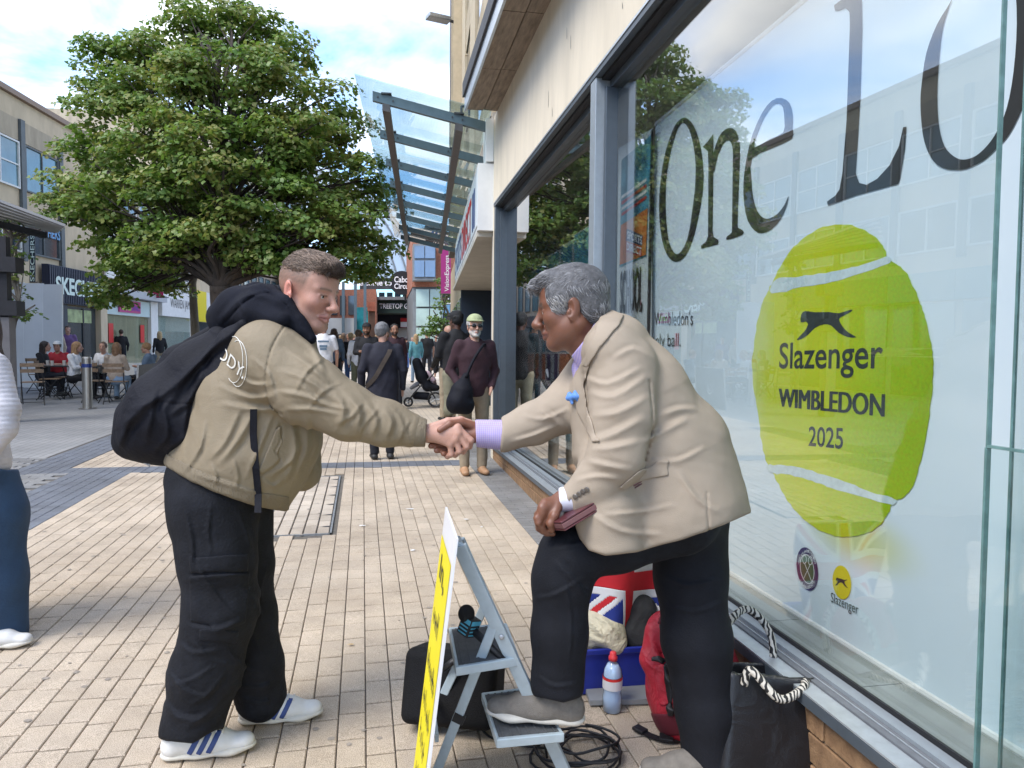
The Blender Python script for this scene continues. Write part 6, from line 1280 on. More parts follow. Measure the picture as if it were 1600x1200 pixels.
# ================================================================== the older man
m_skinb = skin_mat('brown_skin', 0.42); m_blazer = mat('beige_cotton_twill', (0.355, 0.293, 0.225), 0.85, 0.05, 12, 0.2, 420, spec=0.25, crease=0.05, cscale=8); m_trb = mat('navy_black_wool', (0.008, 0.009, 0.013), 0.8, 0.3, 12, 0.2, 200, spec=0.25, crease=0.12, cscale=7)
m_shirt = mat('lavender_check_shirt', (0.47, 0.42, 0.60), 0.8, 0.1, 30); m_gshoe = mat('grey_knit_shoe', (0.20, 0.18, 0.155), 0.9, 0.2, 40, 0.5, 500)
def check_cloth(m):
    nt = m.node_tree; b = nt.nodes['Principled BSDF']; tc = nt.nodes.new('ShaderNodeTexCoord'); src = b.inputs['Base Color'].links[0].from_socket
    for ax, sc, col in (('X', 620, (0.75, 0.80, 1.0, 1)), ('Z', 620, (1.0, 0.82, 0.95, 1))):
        w = nt.nodes.new('ShaderNodeTexWave'); w.bands_direction = ax; w.inputs['Scale'].default_value = sc/6.28/2; nt.links.new(tc.outputs['Object'], w.inputs['Vector'])
        x = nt.nodes.new('ShaderNodeMix'); x.data_type = 'RGBA'; x.blend_type = 'MULTIPLY'; nt.links.new(w.outputs['Fac'], x.inputs['Factor']); nt.links.new(src, x.inputs[6]); x.inputs[7].default_value = col; src = x.outputs[2]
    nt.links.new(src, b.inputs['Base Color'])
check_cloth(m_shirt)
om = thing('person', 'grey haired man in beige blazer with one foot on a step stool shaking hands', 'person', G(1100, 1206))
OC, OM = head_frame(893, 483, 2.27, -1, -14, 9); SCO = 1.07
ob = Sdf(); ob.add(Cone(J(905, 520, 2.27), J(950, 568, 2.28), 0.066, 0.078), 0.03)
OT = face(ob, OC, OM, SCO, 1.12, 0.97, 1.0, 1.2)
chain(ob, [(950, 568, 2.28, 36), (1000, 650, 2.28, 45), (1060, 790, 2.29, 45)], 0.05)
chain(ob, [(925, 600, 2.40, 25), (850, 650, 2.36, 19), (775, 677, 2.335, 15), (752, 676, 2.332, 14)], 0.02)
chain(ob, [(975, 590, 2.13, 25), (965, 715, 2.05, 22), (905, 770, 2.07, 16), (880, 780, 2.075, 14)], 0.02)
chain(ob, [(1060, 820, 2.20, 30), (885, 868, 2.13, 28), (872, 1070, 2.15, 18)], 0.03); chain(ob, [(1075, 830, 2.37, 30), (1088, 1000, 2.33, 25), (1108, 1160, 2.30, 17)], 0.03)
hand(ob, (752, 676, 2.332), 0.032, [(712, 673, 2.325), (708, 682, 2.328), (706, 690, 2.328), (708, 698, 2.325)],
     [[(686, 686, 2.322), (668, 688, 2.300)], [(689, 696, 2.320), (673, 697, 2.296)], [(695, 703, 2.318), (682, 704, 2.294)], [(703, 708, 2.315), (693, 709, 2.296)]],
     [(744, 667, 2.326), (722, 660, 2.306), (703, 662, 2.279), (687, 672, 2.266)], 0.0098)
hand(ob, (880, 781, 2.075), 0.030, [(852, 786, 2.045), (848, 793, 2.035), (847, 801, 2.035), (850, 809, 2.045)],
     [[(840, 804, 2.045), (842, 822, 2.06), (856, 826, 2.075)], [(839, 810, 2.030), (842, 826, 2.045), (857, 829, 2.062)], [(841, 817, 2.028), (848, 830, 2.042), (860, 832, 2.056)], [(846, 823, 2.036), (854, 833, 2.048), (864, 834, 2.058)]],
     [(872, 788, 2.050), (866, 806, 2.030), (860, 818, 2.026), (862, 828, 2.034)], 0.0098)
OS = (0.185, 0.078, 0.045)
def ocol(P):
    q = ((P-OC) @ OM)/SCO; n = len(P); c = np.tile(np.array(OS), (n, 1)); x, y, z = q.T; hd = (z > -0.13) & (np.abs(y) < 0.12) & (x > -0.14) & (x < 0.14)
    def mixc(w, col):
        nonlocal c; w = np.clip(w, 0, 1)[:, None]; c = c*(1-w)+np.array(col)*w
    nz_ = 0.5+0.5*nz3(P, 300, 4); mixc(0.35*(nz_)*hd, (0.15, 0.058, 0.034))
    lip = np.exp(-((z+0.0655)/0.0085)**2)*(np.abs(y) < 0.026)*(x > 0.079)*hd; mixc(0.7*lip, (0.15, 0.05, 0.045)); mixc(0.9*np.exp(-((z+0.0655)/0.0016)**2)*(np.abs(y) < 0.025)*(x > 0.079)*(x < 0.097)*hd, (0.03, 0.012, 0.010))
    brow = np.exp(-((z-0.025)/0.005)**2)*(np.abs(y) > 0.011)*(np.abs(y) < 0.05)*(x > 0.055)*hd; mixc(0.75*brow, (0.05, 0.045, 0.04)); mixc(0.8*np.exp(-((z-0.0055)/0.0022)**2)*(np.abs(np.abs(y)-0.031) < 0.014)*(x > 0.07)*hd, (0.03, 0.015, 0.012))
    stub = np.exp(-((z+0.085)/0.035)**2)*hd*(x > -0.01); mixc(0.30*stub*nz_, (0.14, 0.10, 0.085))
    w_ = (P-J(700, 690, 2.28)); fing = (np.linalg.norm(w_, axis=1) < 0.13); mixc(0.25*fing, (0.34, 0.14, 0.09))
    return c
vcol(sdf_obj('body', ob, 0.0031, m_skinb, om), ocol); eyes(OT, OM, SCO, om, 'dark_iris')
# grey wavy hair
m_grey_h = hair_mat('grey_hair', (0.06, 0.06, 0.065), (0.52, 0.52, 0.53)); m_white_h = hair_mat('silver_hair', (0.30, 0.28, 0.26), (0.68, 0.66, 0.63)); hs2 = Sdf()
def hel2(c, r, k=0.02, op='add', kk=None): getattr(hs2, op)(Ell(OT(*c), np.array(r)*SCO, OM), k)
hel2((-0.022, 0, 0.046), (0.100, 0.084, 0.090), 0.01); hel2((0.045, 0, 0.098), (0.060, 0.064, 0.030), 0.03); hel2((0.088, 0, 0.082), (0.026, 0.045, 0.018), 0.02); hel2((-0.06, 0, -0.015), (0.052, 0.066, 0.05), 0.03); hel2((0.022, 0.060, 0.030), (0.040, 0.022, 0.045), 0.02); hel2((0.022, -0.060, 0.030), (0.040, 0.022, 0.045), 0.02)
hs2.cut(Ell(OT(0.100, 0, -0.005), np.array((0.052, 0.10, 0.072))*SCO, OM), 0.012); hs2.cut(RBox(OT(0.085, 0, -0.10), np.array((0.085, 0.12, 0.085))*SCO, 0.02, OM), 0.012)
for s in (-1, 1): hs2.cut(Ell(OT(-0.014, s*0.088, -0.014), np.array((0.022, 0.026, 0.036))*SCO, OM), 0.008)
hs2.disp = lambda P: 0.002*nz3(P, 90, 5); hs2.dmax = 0.006
oh = sdf_obj('hair', hs2, 0.0045, mat('grey_hair_base', (0.10, 0.10, 0.105), 0.6, 0.5, 70, 0.5, 200), om)
def ocomb(P):
    q = (P-OC) @ OM; top = np.clip((q[:, 2]/SCO-0.055)/0.03, 0, 1)[:, None]; fw = OM[:, 0][None]; dn = -OM[:, 2][None]
    return (fw*0.95+0.25*OM[:, 1][None]*np.sign(q[:, 1:2]))*top+(1-top)*(dn*0.85-fw*0.45)
strands('hair_lock', oh, ocomb, 6500, 0.030, 0.0010, m_grey_h, oh, 7, 0.12, None, 0.10, 0.16)
strands('temple_lock', oh, ocomb, 900, 0.024, 0.0011, m_white_h, oh, 8, 0.2, lambda P: (((P-OC) @ OM)[:, 0] > 0.004) & (((P-OC) @ OM)[:, 2] < 0.045), 0.05, 0.2)
# blazer
bz = Sdf()
fchain(bz, [(962, 545, 2.28, 56), (990, 620, 2.28, 82), (1020, 710, 2.29, 100), (1040, 790, 2.29, 112), (1045, 850, 2.29, 116)], 0.06, 1.0)
bz.add(Cone(J(955, 548, 2.14), J(945, 552, 2.42), 0.085, 0.085), 0.07); bz.add(Cone(J(1075, 690, 2.29), J(1110, 800, 2.29), 0.13, 0.115), 0.05); bz.add(Cone(J(950, 800, 2.22), J(945, 850, 2.22), 0.10, 0.105), 0.04); bz.add(Cone(J(936, 615, 2.27), J(950, 700, 2.28), 0.088, 0.12), 0.05)
chain(bz, [(950, 740, 2.15, 50), (945, 800, 2.11, 52), (950, 850, 2.10, 54)], 0.04); chain(bz, [(972, 578, 2.15, 56), (972, 650, 2.09, 50), (963, 712, 2.055, 44), (930, 755, 2.065, 34), (893, 783, 2.075, 25)], 0.022)
chain(bz, [(925, 592, 2.41, 46), (885, 636, 2.38, 38), (835, 662, 2.355, 31), (786, 680, 2.34, 27)], 0.03)
bz.cut(PxPoly([(893, 780), (896, 815), (905, 842), (920, 860), (945, 868), (1000, 862), (1060, 845), (1110, 828), (1170, 802), (1260, 800), (1200, 1000), (780, 1000), (860, 850), (885, 800)], 2.2), 0.010)
bz.cut(PxPoly([(872, 752), (894, 800), (884, 835), (800, 835), (830, 740)], 2.08), 0.006)
bz.cut(PxPoly([(784, 640), (781, 712), (740, 720), (740, 630)], 2.34), 0.006)
bz.cut(Cone(J(898, 512, 2.26), J(938, 560, 2.27), 0.080, 0.078), 0.010)
fdz = Folds((([(915, 590), (950, 600), (1000, 575)], .006), ([(925, 615), (960, 620), (1008, 590)], .007), ([(930, 650), (965, 645), (1010, 622)], .008), ([(928, 690), (960, 678), (1005, 655)], .009), ([(925, 702), (955, 700), (1000, 690)], .008), ([(920, 722), (948, 728), (985, 735)], .007), ([(900, 752), (930, 745), (965, 748)], .006), ([(1015, 595), (1020, 660), (1008, 720)], -.004), ([(1010, 690), (1045, 670), (1075, 655)], .009), ([(1030, 650), (1060, 640), (1085, 640)], .007), ([(1015, 720), (1060, 720), (1100, 700)], .006),
                       ([(1105, 770), (1106, 800), (1108, 828)], -.003), ([(960, 560), (990, 545), (1020, 560)], .006), ([(820, 650), (850, 655), (885, 640)], .006), ([(845, 640), (870, 660), (880, 672)], .008), ([(800, 690), (835, 680), (870, 665)], .006), ([(920, 800), (970, 830), (1030, 835)], .007), ([(1060, 740), (1090, 780), (1120, 800)], .007), ([(945, 805), (1000, 800), (1050, 790)], .006)))
bz.disp = lambda P: fdz(P)+0.0018*nz3(P, 28, 21)+0.0008*nz3(P, 75, 22); bz.dmax = 0.011
bo = sdf_obj('blazer', bz, 0.0045, m_blazer, om)
def patch(nm, src, poly, Z, grow, m, par, cpx, half, h=0.0035, z=None):
    c_ = grown(src, grow); c_.both(PxPoly(poly, Z), 0.0025)
    if z: c_.both(ZBand(*z), 0.003)
    v, fc = sdf_mesh(c_, J(*cpx)-half, J(*cpx)+half, h); return mesh_obj(nm, v, fc, m, par, smooth=True) if len(fc) else None
patch('pocket_flap', bz, [(968, 762), (1000, 735), (1042, 717), (1044, 742), (1005, 752), (975, 765)], 2.05, 0.006, m_blazer, bo, (1008, 742, 2.08), 0.16)
patch('lapel', bz, [(948, 486), (958, 500), (925, 560), (912, 600), (918, 640), (935, 690), (925, 690), (902, 645), (895, 610), (905, 572), (932, 520)], 2.2, 0.006, m_blazer, bo, (925, 590, 2.24), 0.27)
patch('collar', bz, [(944, 478), (975, 492), (968, 506), (935, 545), (918, 575), (908, 572), (925, 530)], 2.2, 0.008, m_blazer, bo, (940, 525, 2.25), 0.2)
nk = Sdf().add(Cone(J(905, 520, 2.27), J(952, 572, 2.28), 0.068, 0.086), 0.01)
sh_ = Sdf().add(Grow(nk, 0.009), 0.001); sh_.both(PxPoly([(940, 482), (958, 496), (930, 545), (908, 585), (893, 556), (918, 525)], 2.2), 0.003); sh_.cut(Grow(nk, 0.002), 0.002)
v, fc = sdf_mesh(sh_, J(925, 535, 2.27)-0.17, J(925, 535, 2.27)+0.17, 0.003); mesh_obj('shirt_collar', v, fc, m_shirt, om, smooth=True)
fr_ = Sdf(); chain(fr_, [(915, 575, 2.29, 22), (935, 650, 2.29, 30), (955, 730, 2.28, 36)], 0.03); sdf_obj('shirt_front', fr_, 0.007, m_shirt, om)
cf = Sdf(); chain(cf, [(790, 680, 2.34, 24), (745, 677, 2.334, 21.5)], 0.01); cf.both(PxPoly([(742, 640), (800, 640), (800, 720), (745, 715)], 2.33), 0.003); sdf_obj('shirt_cuff', cf, 0.0035, m_shirt, om)
cf = Sdf(); chain(cf, [(900, 778, 2.075, 22), (872, 781, 2.07, 18)], 0.01); cf.both(PxPoly([(871, 740), (905, 740), (905, 830), (876, 812)], 2.07), 0.003); sdf_obj('shirt_cuff', cf, 0.0035, mat('white_check_cuff', (0.66, 0.66, 0.74), 0.8), om)
hp, ok_ = bz.hits([(899, 776), (905, 772), (911, 768), (917, 765)])
for p in hp: n_ = bz.normal(p); MB().lathe(p, [(0.0078, 0), (0.0082, 0.0025), (0.005, 0.004)], 12, axis=n_).build('sleeve_button', mat('horn_button', (0.10, 0.085, 0.07), 0.35), bo)
ps = Sdf(); chain(ps, [(888, 622, 2.225, 4.5), (900, 619, 2.208, 5), (909, 620, 2.20, 3.5)], 0.008); ps.add(Cone(J(890, 616, 2.225), J(894, 630, 2.215), 0.008, 0.005), 0.006); ps.add(Cone(J(899, 613, 2.212), J(903, 626, 2.205), 0.007, 0.004), 0.006); sdf_obj('pocket_square', ps, 0.0025, mat('blue_silk', (0.10, 0.24, 0.58), 0.6, 0.2, 60), bo)
# trousers
ot = Sdf(); ot.add(Cone(J(1068, 800, 2.22), J(1072, 800, 2.38), 0.12, 0.12), 0.05)
chain(ot, [(1055, 815, 2.21, 52), (965, 845, 2.17, 46), (888, 868, 2.135, 44), (878, 905, 2.135, 44), (874, 990, 2.145, 42), (872, 1068, 2.15, 42)], 0.035); chain(ot, [(1076, 815, 2.37, 62), (1079, 900, 2.36, 54), (1088, 1000, 2.33, 52), (1102, 1110, 2.31, 44), (1108, 1180, 2.30, 42)], 0.035)
ot.cut(PxPoly([(800, 1076), (835, 1088), (880, 1098), (912, 1090), (950, 1080), (940, 1160), (800, 1160)], 2.15), 0.008)
fdo = Folds((([(870, 880), (895, 905), (915, 935)], .007), ([(838, 935), (870, 928), (908, 905)], .005), ([(880, 890), (892, 960), (890, 1040)], .004), ([(838, 1055), (865, 1072), (900, 1068)], .005), ([(1040, 900), (1075, 915), (1120, 905)], .007), ([(1050, 950), (1090, 955), (1130, 940)], .006), ([(860, 860), (900, 850), (950, 845)], .006)))
ot.disp = lambda P: fdo(P)+0.0022*nz3(P, 28, 31); ot.dmax = 0.010
sdf_obj('trousers', ot, 0.005, m_trb, om)
STEP_Z = 0.225
def at_h(px, py, z): return G(px, py, z)
h0 = at_h(914, 1132, STEP_Z+0.006); t0 = at_h(768, 1118, STEP_Z+0.006); t0 = h0+(t0-h0)/np.linalg.norm(t0-h0)*0.305
sh = empty('walking_shoe', h0); adopt(sh, om); shoe(sh, h0, t0, 0.10, (0, 0, 1), m_gshoe, m_wsole, None, 0.0042, 0.050)
h0 = G(1150, 1222); t0 = h0+(G(1050, 1216)-h0)/np.linalg.norm(G(1050, 1216)-h0)*0.305
sh = empty('walking_shoe', h0); adopt(sh, om); shoe(sh, h0, t0, 0.10, (0, 0, 1), m_gshoe, m_wsole, None, 0.0045, 0.050)
# folder held on the knee
m_mar = mat('maroon_leather', (0.10, 0.025, 0.03), 0.35, 0.3, 30, coat=0.3); fo = thing('folder', 'slim maroon leather folder gripped on the older man\'s knee', 'folder', J(870, 830, 2.05))
a, b = J(861, 822, 2.045), J(985, 748, 2.16); dv = (b-a)/np.linalg.norm(b-a); sd = np.cross(dv, CBK); sd /= np.linalg.norm(sd); nn = np.cross(sd, dv)
for nm, off, th in (('cover', 0.009, 0.004), ('pages', 0.0, 0.012), ('cover', -0.009, 0.004)):
    c_ = (a+b)/2+sd*off*1.3; MB().box((0, 0, 0), (1, 1, 1)); mb = MB(); hx = dv*np.linalg.norm(b-a)/2; hy = sd*th/2*1.3; hz = nn*0.085
    mb.hexa([c_-hx-hy-hz, c_+hx-hy-hz, c_+hx+hy-hz, c_-hx+hy-hz, c_-hx-hy+hz, c_+hx-hy+hz, c_+hx+hy+hz, c_-hx+hy+hz]); bevel(mb.build(nm, m_mar if nm == 'cover' else mat('dark_pages', (0.16, 0.07, 0.07), 0.6), fo), 0.002)
# ================================================================== props on the pavement
m_ladder = mat('pale_blue_grey_enamel', (0.42, 0.50, 0.54), 0.4, 0.12, 20, metal=0.15); m_tread = mat('grey_rubber_tread', (0.10, 0.105, 0.11), 0.85, 0.2, 40, 0.5, 500); m_blk = mat('black_plastic', (0.012, 0.012, 0.014), 0.5, 0.2, 20)
ld = thing('step_ladder', 'small pale blue-grey folding step ladder with two rubber treads', 'step ladder', G(775, 1210))
A_, B_ = J(718, 852, 2.08), J(716, 842, 2.34)                     # tops of the rails, near and far
NF = G(893, 1228); FF = G(836, 1084+26)                          # feet of the step rails
def along(a, b, t): return a+(b-a)*t
for a, b in ((A_, NF), (B_, FF)): bevel(MB().bar(a, b, 0.016, 0.042, up=CBK*0.2+CRT).build('rail', m_ladder, ld), 0.003)
pv_n, pv_f = along(A_, NF, 0.32), along(B_, FF, 0.36)
for a, b in ((pv_n, G(672, 1232)), (pv_f, G(663, 1150))): bevel(MB().bar(a+v3(0, 0, .03), b, 0.014, 0.030, up=CBK*0.2+CRT).build('rear_leg', m_ladder, ld), 0.003)
MB().tube([A_, B_], 0.011, 8).build('handle', m_ladder, ld); MB().tube([A_+v3(.03, 0, -.06), B_+v3(.03, 0, -.06)], 0.007, 8).build('cross_rod', m_blk, ld)
MB().bar(G(672, 1232)+v3(.02, 0, .16), G(663, 1150)+v3(.02, 0, .16), 0.012, 0.025).build('brace', m_ladder, ld)
def tread(corners, z, nm='tread'):
    q = [G(x, y, z) for x, y in corners]; c = sum(q)/4; rim = MB(); n = 4
    inner = [c+(p-c)*0.90+v3(0, 0, 0) for p in q]; up = v3(0, 0, 0.028)
    for i in range(4):
        j = (i+1) % 4; rim.hexa([q[i]-up, q[j]-up, inner[j]-up, inner[i]-up, q[i], q[j], inner[j], inner[i]])
    o = rim.build(nm, m_ladder, ld); bevel(o, 0.003)
    i2 = [c+(p-c)*0.895 for p in q]; MB().prism([p-v3(0, 0, .006) for p in i2], (0, 0, 0.004)).build('rubber_mat', m_tread, o)
    for k in range(7):
        a = i2[0]+(i2[1]-i2[0])*(k+.5)/7; b = i2[3]+(i2[2]-i2[3])*(k+.5)/7; MB().bar(a-v3(0, 0, .001), b-v3(0, 0, .001), 0.006, 0.003).build('grip_rib', m_tread, o)
tread([(701, 980), (792, 973), (812, 1027), (712, 1043)], 0.445); tread([(752, 1082), (832, 1072), (882, 1146), (776, 1156)], STEP_Z)
for t_, zz in ((0.36, 0), (0.62, 0)): MB().lathe(along(A_, NF, t_)+CBK*0.009, [(0.008, 0), (0.008, 0.004), (0.004, 0.006)], 10, axis=CBK).build('bolt', m_steel, ld)
MB().bar(along(G(672, 1232), pv_n, 0.42), along(G(672, 1232), pv_n, 0.47), 0.02, 0.036, up=CBK*0.2+CRT).build('tape_wrap', m_blk, ld)
# yellow sign board leaning on the ladder
m_ybd = mat('yellow_board', (0.82, 0.70, 0.0), 0.5, 0.05, 4); m_wbd = mat('white_board', (0.74, 0.74, 0.76), 0.5, 0.05, 5)
sb = thing('sign_board', 'yellow sign board with white border and black lettering leaning on the step ladder', 'sign', G(650, 1270))
P0, P1, P2, P3 = G(645, 1212), G(649, 1330), J(713, 842, 1.95), J(696, 792, 2.30)          # far bottom, near bottom, near top, far top
nb2 = np.cross(P2-P0, P3-P0); nb2 /= np.linalg.norm(nb2); P1 = P1-nb2*((P1-P0) @ nb2)          # keep the board flat
if nb2 @ CRT > 0: nb2 = -nb2
MB().prism([P0, P1, P2, P3], -nb2*0.006).build('board', m_wbd, sb)
bl = lambda a, b, d=0.0015: (P0*(1-a)+P1*a)*(1-b)+(P3*(1-a)+P2*a)*b+nb2*d
MB().add([bl(.02, .02), bl(.90, .02), bl(.90, .90), bl(.02, .90)], [(0, 1, 2, 3)]).build('yellow_panel', m_ybd, sb)
tm = text_mesh('lettering', 'In,', 1.0, lambda x, y, z: (x, y, z), m_ink, None, 1, 0.01); xs = [v.co.x for v in tm.data.vertices]; x0, x1 = min(xs), max(xs)
for v in tm.data.vertices: q = (v.co.x-x0)/(x1-x0); v.co = Vector(bl(0.22+0.42*q, 0.77+v.co.y*0.085/0.7, 0.003))
adopt(tm, sb); rs_ = random.Random(21)
for b0, h, x0, x1 in ((0.60, .085, .16, .62), (0.44, .075, .10, .80), (0.31, .075, .14, .78), (0.19, .07, .2, .62), (0.07, .065, .22, .60)):      # further lines, too oblique to read: strokes only
    mb = MB(); x = x0
    while x < x1:
        hh = h*rs_.choice((.6, .6, .65, 1.0)); sl = rs_.uniform(-.02, .03); w = .018; mb.add([bl(x, b0, .003), bl(x+w, b0, .003), bl(x+w+sl, b0+hh, .003), bl(x+sl, b0+hh, .003)], [(0, 1, 2, 3)])
        if rs_.random() < .6: mb.add([bl(x, b0+hh*.45, .0034), bl(x+.06, b0+hh*.45, .0034), bl(x+.06, b0+hh*.6, .0034), bl(x, b0+hh*.6, .0034)], [(0, 1, 2, 3)])
        x += rs_.uniform(.055, .095)
    mb.build('lettering', m_ink, sb)
# microphone with a cube flag lying on the top tread
mc = thing('microphone', 'black microphone with blue and black cube collar on the ladder tread', 'microphone', J(740, 1005, 2.2))
c0 = J(733, 978, 2.18); c1 = J(790, 1034, 2.14); dv = (c1-c0)/np.linalg.norm(c1-c0)
MB().tube([c0+dv*0.02, c0+dv*0.09, c1], [0.013, 0.012, 0.009], 12).build('handle', m_blk, mc, smooth=True)
f_ = Sdf().add(Ell(c0-v3(0, 0, -0.03)-dv*0.012, (0.026, 0.026, 0.028)), 0.01); sdf_obj('foam_head', f_, 0.004, mat('black_foam', (0.015, 0.015, 0.016), 1.0, 0.4, 200, 0.8, 600), mc)
rot = np.array(Euler((R_(12), R_(14), R_(38))).to_matrix()); bevel(MB().box(c0, (0.046, 0.046, 0.056), rot).build('cube_collar', m_blk, mc), 0.003)
m_cyan = mat('cyan_print', (0.10, 0.45, 0.62), 0.5, 0.3, 40)
for a_ in (0, 1):
    ax = rot[:, a_]; ax = ax if ax @ CBK > 0 else -ax; MB().box(c0+ax*0.0236+rot[:, 2]*0.018, (0.040 if a_ else 0.001, 0.001 if a_ else 0.040, 0.014), rot).build('cyan_band', m_cyan, mc)
    for k in range(3): MB().box(c0+ax*0.0236+rot[:, 2]*(0.002-k*0.011), (0.034 if a_ else 0.001, 0.001 if a_ else 0.034, 0.004), rot).build('print_line', m_cyan, mc)
# loudspeaker behind the ladder
ms = thing('loudspeaker', 'black rounded loudspeaker on the ground behind the step ladder', 'loudspeaker', G(705, 1140))
f_ = Sdf(); gc = G(712, 1128); f_.add(RBox(gc+v3(0, 0.02, 0.135), (0.17, 0.13, 0.13), 0.035, np.array(Euler((R_(-18), R_(0), R_(-20))).to_matrix())), 0.01); f_.both(Half(gc+v3(0, 0, 0.002), (0, 0, -1)), 0.004)
sdf_obj('cabinet', f_, 0.007, mat('speaker_plastic', (0.007, 0.007, 0.008), 0.75, 0.2, 30, 0.3, 200, spec=0.2), ms)
MB().tube([gc+v3(-.06, -.10, .25), gc+v3(-.03, -.12, .285), gc+v3(.05, -.12, .285), gc+v3(.08, -.10, .25)], 0.012, 8).build('handle', m_blk, ms, smooth=True)
# cable
cb_ = thing('cable_coil', 'loose coil of black audio cable beside the ladder foot', 'cable', G(905, 1180)); rg = np.random.RandomState(4)
cc = G(908, 1182); pts = []
for i in range(150):
    t = i*2*math.pi/24; r = 0.105+0.035*math.sin(i*0.13)+0.012*math.sin(i*0.71); pts.append(cc+v3(r*1.15*math.cos(t)+0.012*math.sin(i*.31), r*math.sin(t)*0.95+0.012*math.cos(i*.23), 0.006+0.011*(i/24)*0.7+0.004*math.sin(i*.9)))
MB().tube(pts, 0.0045, 6).build('coil', m_blk, cb_, smooth=True)
MB().tube(catmull([cc+v3(-.12, .0, .01), J(842, 1110, 2.2), J(828, 1070, 2.17), J(812, 1042, 2.16), c1], 8), 0.0042, 6).build('lead', m_blk, cb_, smooth=True)
MB().tube(catmull([cc+v3(-.1, .05, .01), G(800, 1165)+v3(0, 0, .006), G(760, 1150)+v3(0, 0, .006), G(735, 1140)+v3(0, 0, .08)], 8), 0.0042, 6).build('lead', m_blk, cb_, smooth=True)
# blue crate with clothes
m_blue_p = mat('blue_crate_plastic', (0.015, 0.03, 0.28), 0.4, 0.15, 15, coat=0.1); m_cream_c = mat('cream_cloth', (0.62, 0.57, 0.42), 0.9, 0.15, 20, 0.3, 150, crease=0.4, cscale=20); m_dk = mat('charcoal_cloth', (0.02, 0.021, 0.024), 0.85, 0.3, 15, crease=0.4)
cr = thing('crate', 'deep blue plastic crate packed with clothes behind the older man\'s leg', 'crate', G(950, 1088))
g0, g1 = G(900, 1088), G(1008, 1080); ex = (g1-g0); wid = np.linalg.norm(ex); ex /= wid; ey = v3(-ex[1], ex[0], 0); hgt_ = 0.195; dep = 0.30
ct = lambda x, y, z, fl=0.0: g0+ex*(x*wid+(x-0.5)*fl*2*z)+ey*(y*dep+(y-0.5)*fl*2*z)+v3(0, 0, z)
def cwall(x0, y0, x1, y1, tx, ty):
    q = [(x0, y0), (x1, y0), (x1, y1), (x0, y1)]; return MB().hexa([ct(a, b, 0.004, .1) for a, b in q]+[ct(a, b, hgt_, .1) for a, b in q])
for w in ((0, 0, 1, .03), (0, .97, 1, 1), (0, .03, .03, .97), (.97, .03, 1, .97)): bevel(cwall(*w, 0, 0).build('side', m_blue_p, cr), 0.004)
MB().hexa([ct(a, b, z, .1) for z in (0.003, 0.012) for a, b in ((.02, .02), (.98, .02), (.98, .98), (.02, .98))]).build('base', m_blue_p, cr)
for w in ((-.03, -.04, 1.03, .0), (-.03, 1.0, 1.03, 1.04), (-.03, 0, 0, 1), (1, 0, 1.03, 1)): q = [(w[0], w[1]), (w[2], w[1]), (w[2], w[3]), (w[0], w[3])]; bevel(MB().hexa([ct(a, b, hgt_-.02, .1) for a, b in q]+[ct(a, b, hgt_+.004, .1) for a, b in q]).build('rim', m_blue_p, cr), 0.004)
def heap(name, label, cat, pts, m, h=0.006, amp=0.006, sc=30, seed=1, fl=()):
    t = thing(name, label, cat, J(*pts[0][:3])); f = Sdf()
    for ch in pts if isinstance(pts[0], list) else [pts]: chain(f, ch, 0.03)
    ff = Folds(fl, 3.2) if fl else None; f.disp = lambda P: amp*nz3(P, sc, seed)+(ff(P) if ff else 0); f.dmax = amp*1.6+.008; sdf_obj('fabric', f, h, m, t); return t
heap('folded_jumper', 'crumpled cream jumper lying on top in the blue crate', 'clothing', [(912, 1000, 2.86, 22), (930, 980, 2.86, 26), (948, 985, 2.84, 24), (960, 1003, 2.83, 18)], m_cream_c, 0.005, 0.008, 36, 3, (([(915, 965), (935, 985), (945, 1005)], .008), ([(930, 960), (950, 975), (965, 995)], .008), ([(910, 985), (930, 1000), (950, 1005)], .008)))
heap('dark_jacket', 'charcoal jacket draped over the back of the blue crate', 'clothing', [(955, 945, 2.93, 16), (975, 940, 2.94, 24), (1000, 955, 2.92, 24), (1005, 1000, 2.88, 24), (985, 985, 2.88, 22)], m_dk, 0.006, 0.005, 26, 5)
heap('purple_scarf', 'small purple cloth tucked at the left of the crate', 'clothing', [(918, 945, 2.95, 8), (922, 965, 2.93, 9), (915, 985, 2.92, 9)], mat('purple_cloth', (0.13, 0.03, 0.30), 0.85, 0.2, 20), 0.006, 0.003, 40, 6)
# folding trolley with a union flag draped on it
tr_ = thing('hand_trolley', 'grey folding hand trolley standing behind the blue crate', 'trolley', G(1010, 1075)); m_tg = mat('grey_trolley_plastic', (0.25, 0.26, 0.27), 0.5, 0.1, 15)
tq = G(1022, 1072)
for dx in (-0.23, 0.0): MB().tube([tq+v3(dx, 0.03, 0.01), tq+v3(dx+.005, 0.10, 0.5), tq+v3(dx+.005, 0.12, 0.62)], 0.013, 8).build('upright', m_tg, tr_, smooth=True)
MB().tube([tq+v3(-.23, .12, .62), tq+v3(0.005, .12, .62)], 0.012, 8).build('handle', m_tg, tr_)
MB().box(tq+v3(-0.13, -0.02, 0.018), (0.34, 0.24, 0.02), np.array(Euler((0, 0, R_(-8))).to_matrix())).build('foot_plate', m_tg, tr_)
for dx in (-0.22, 0.03): MB().lathe(tq+v3(dx, 0.10, 0.055), [(0.045, 0), (0.055, 0.008), (0.055, 0.022), (0.045, 0.03)], 16, axis=(1, 0, 0)).build('wheel', m_blk, tr_)
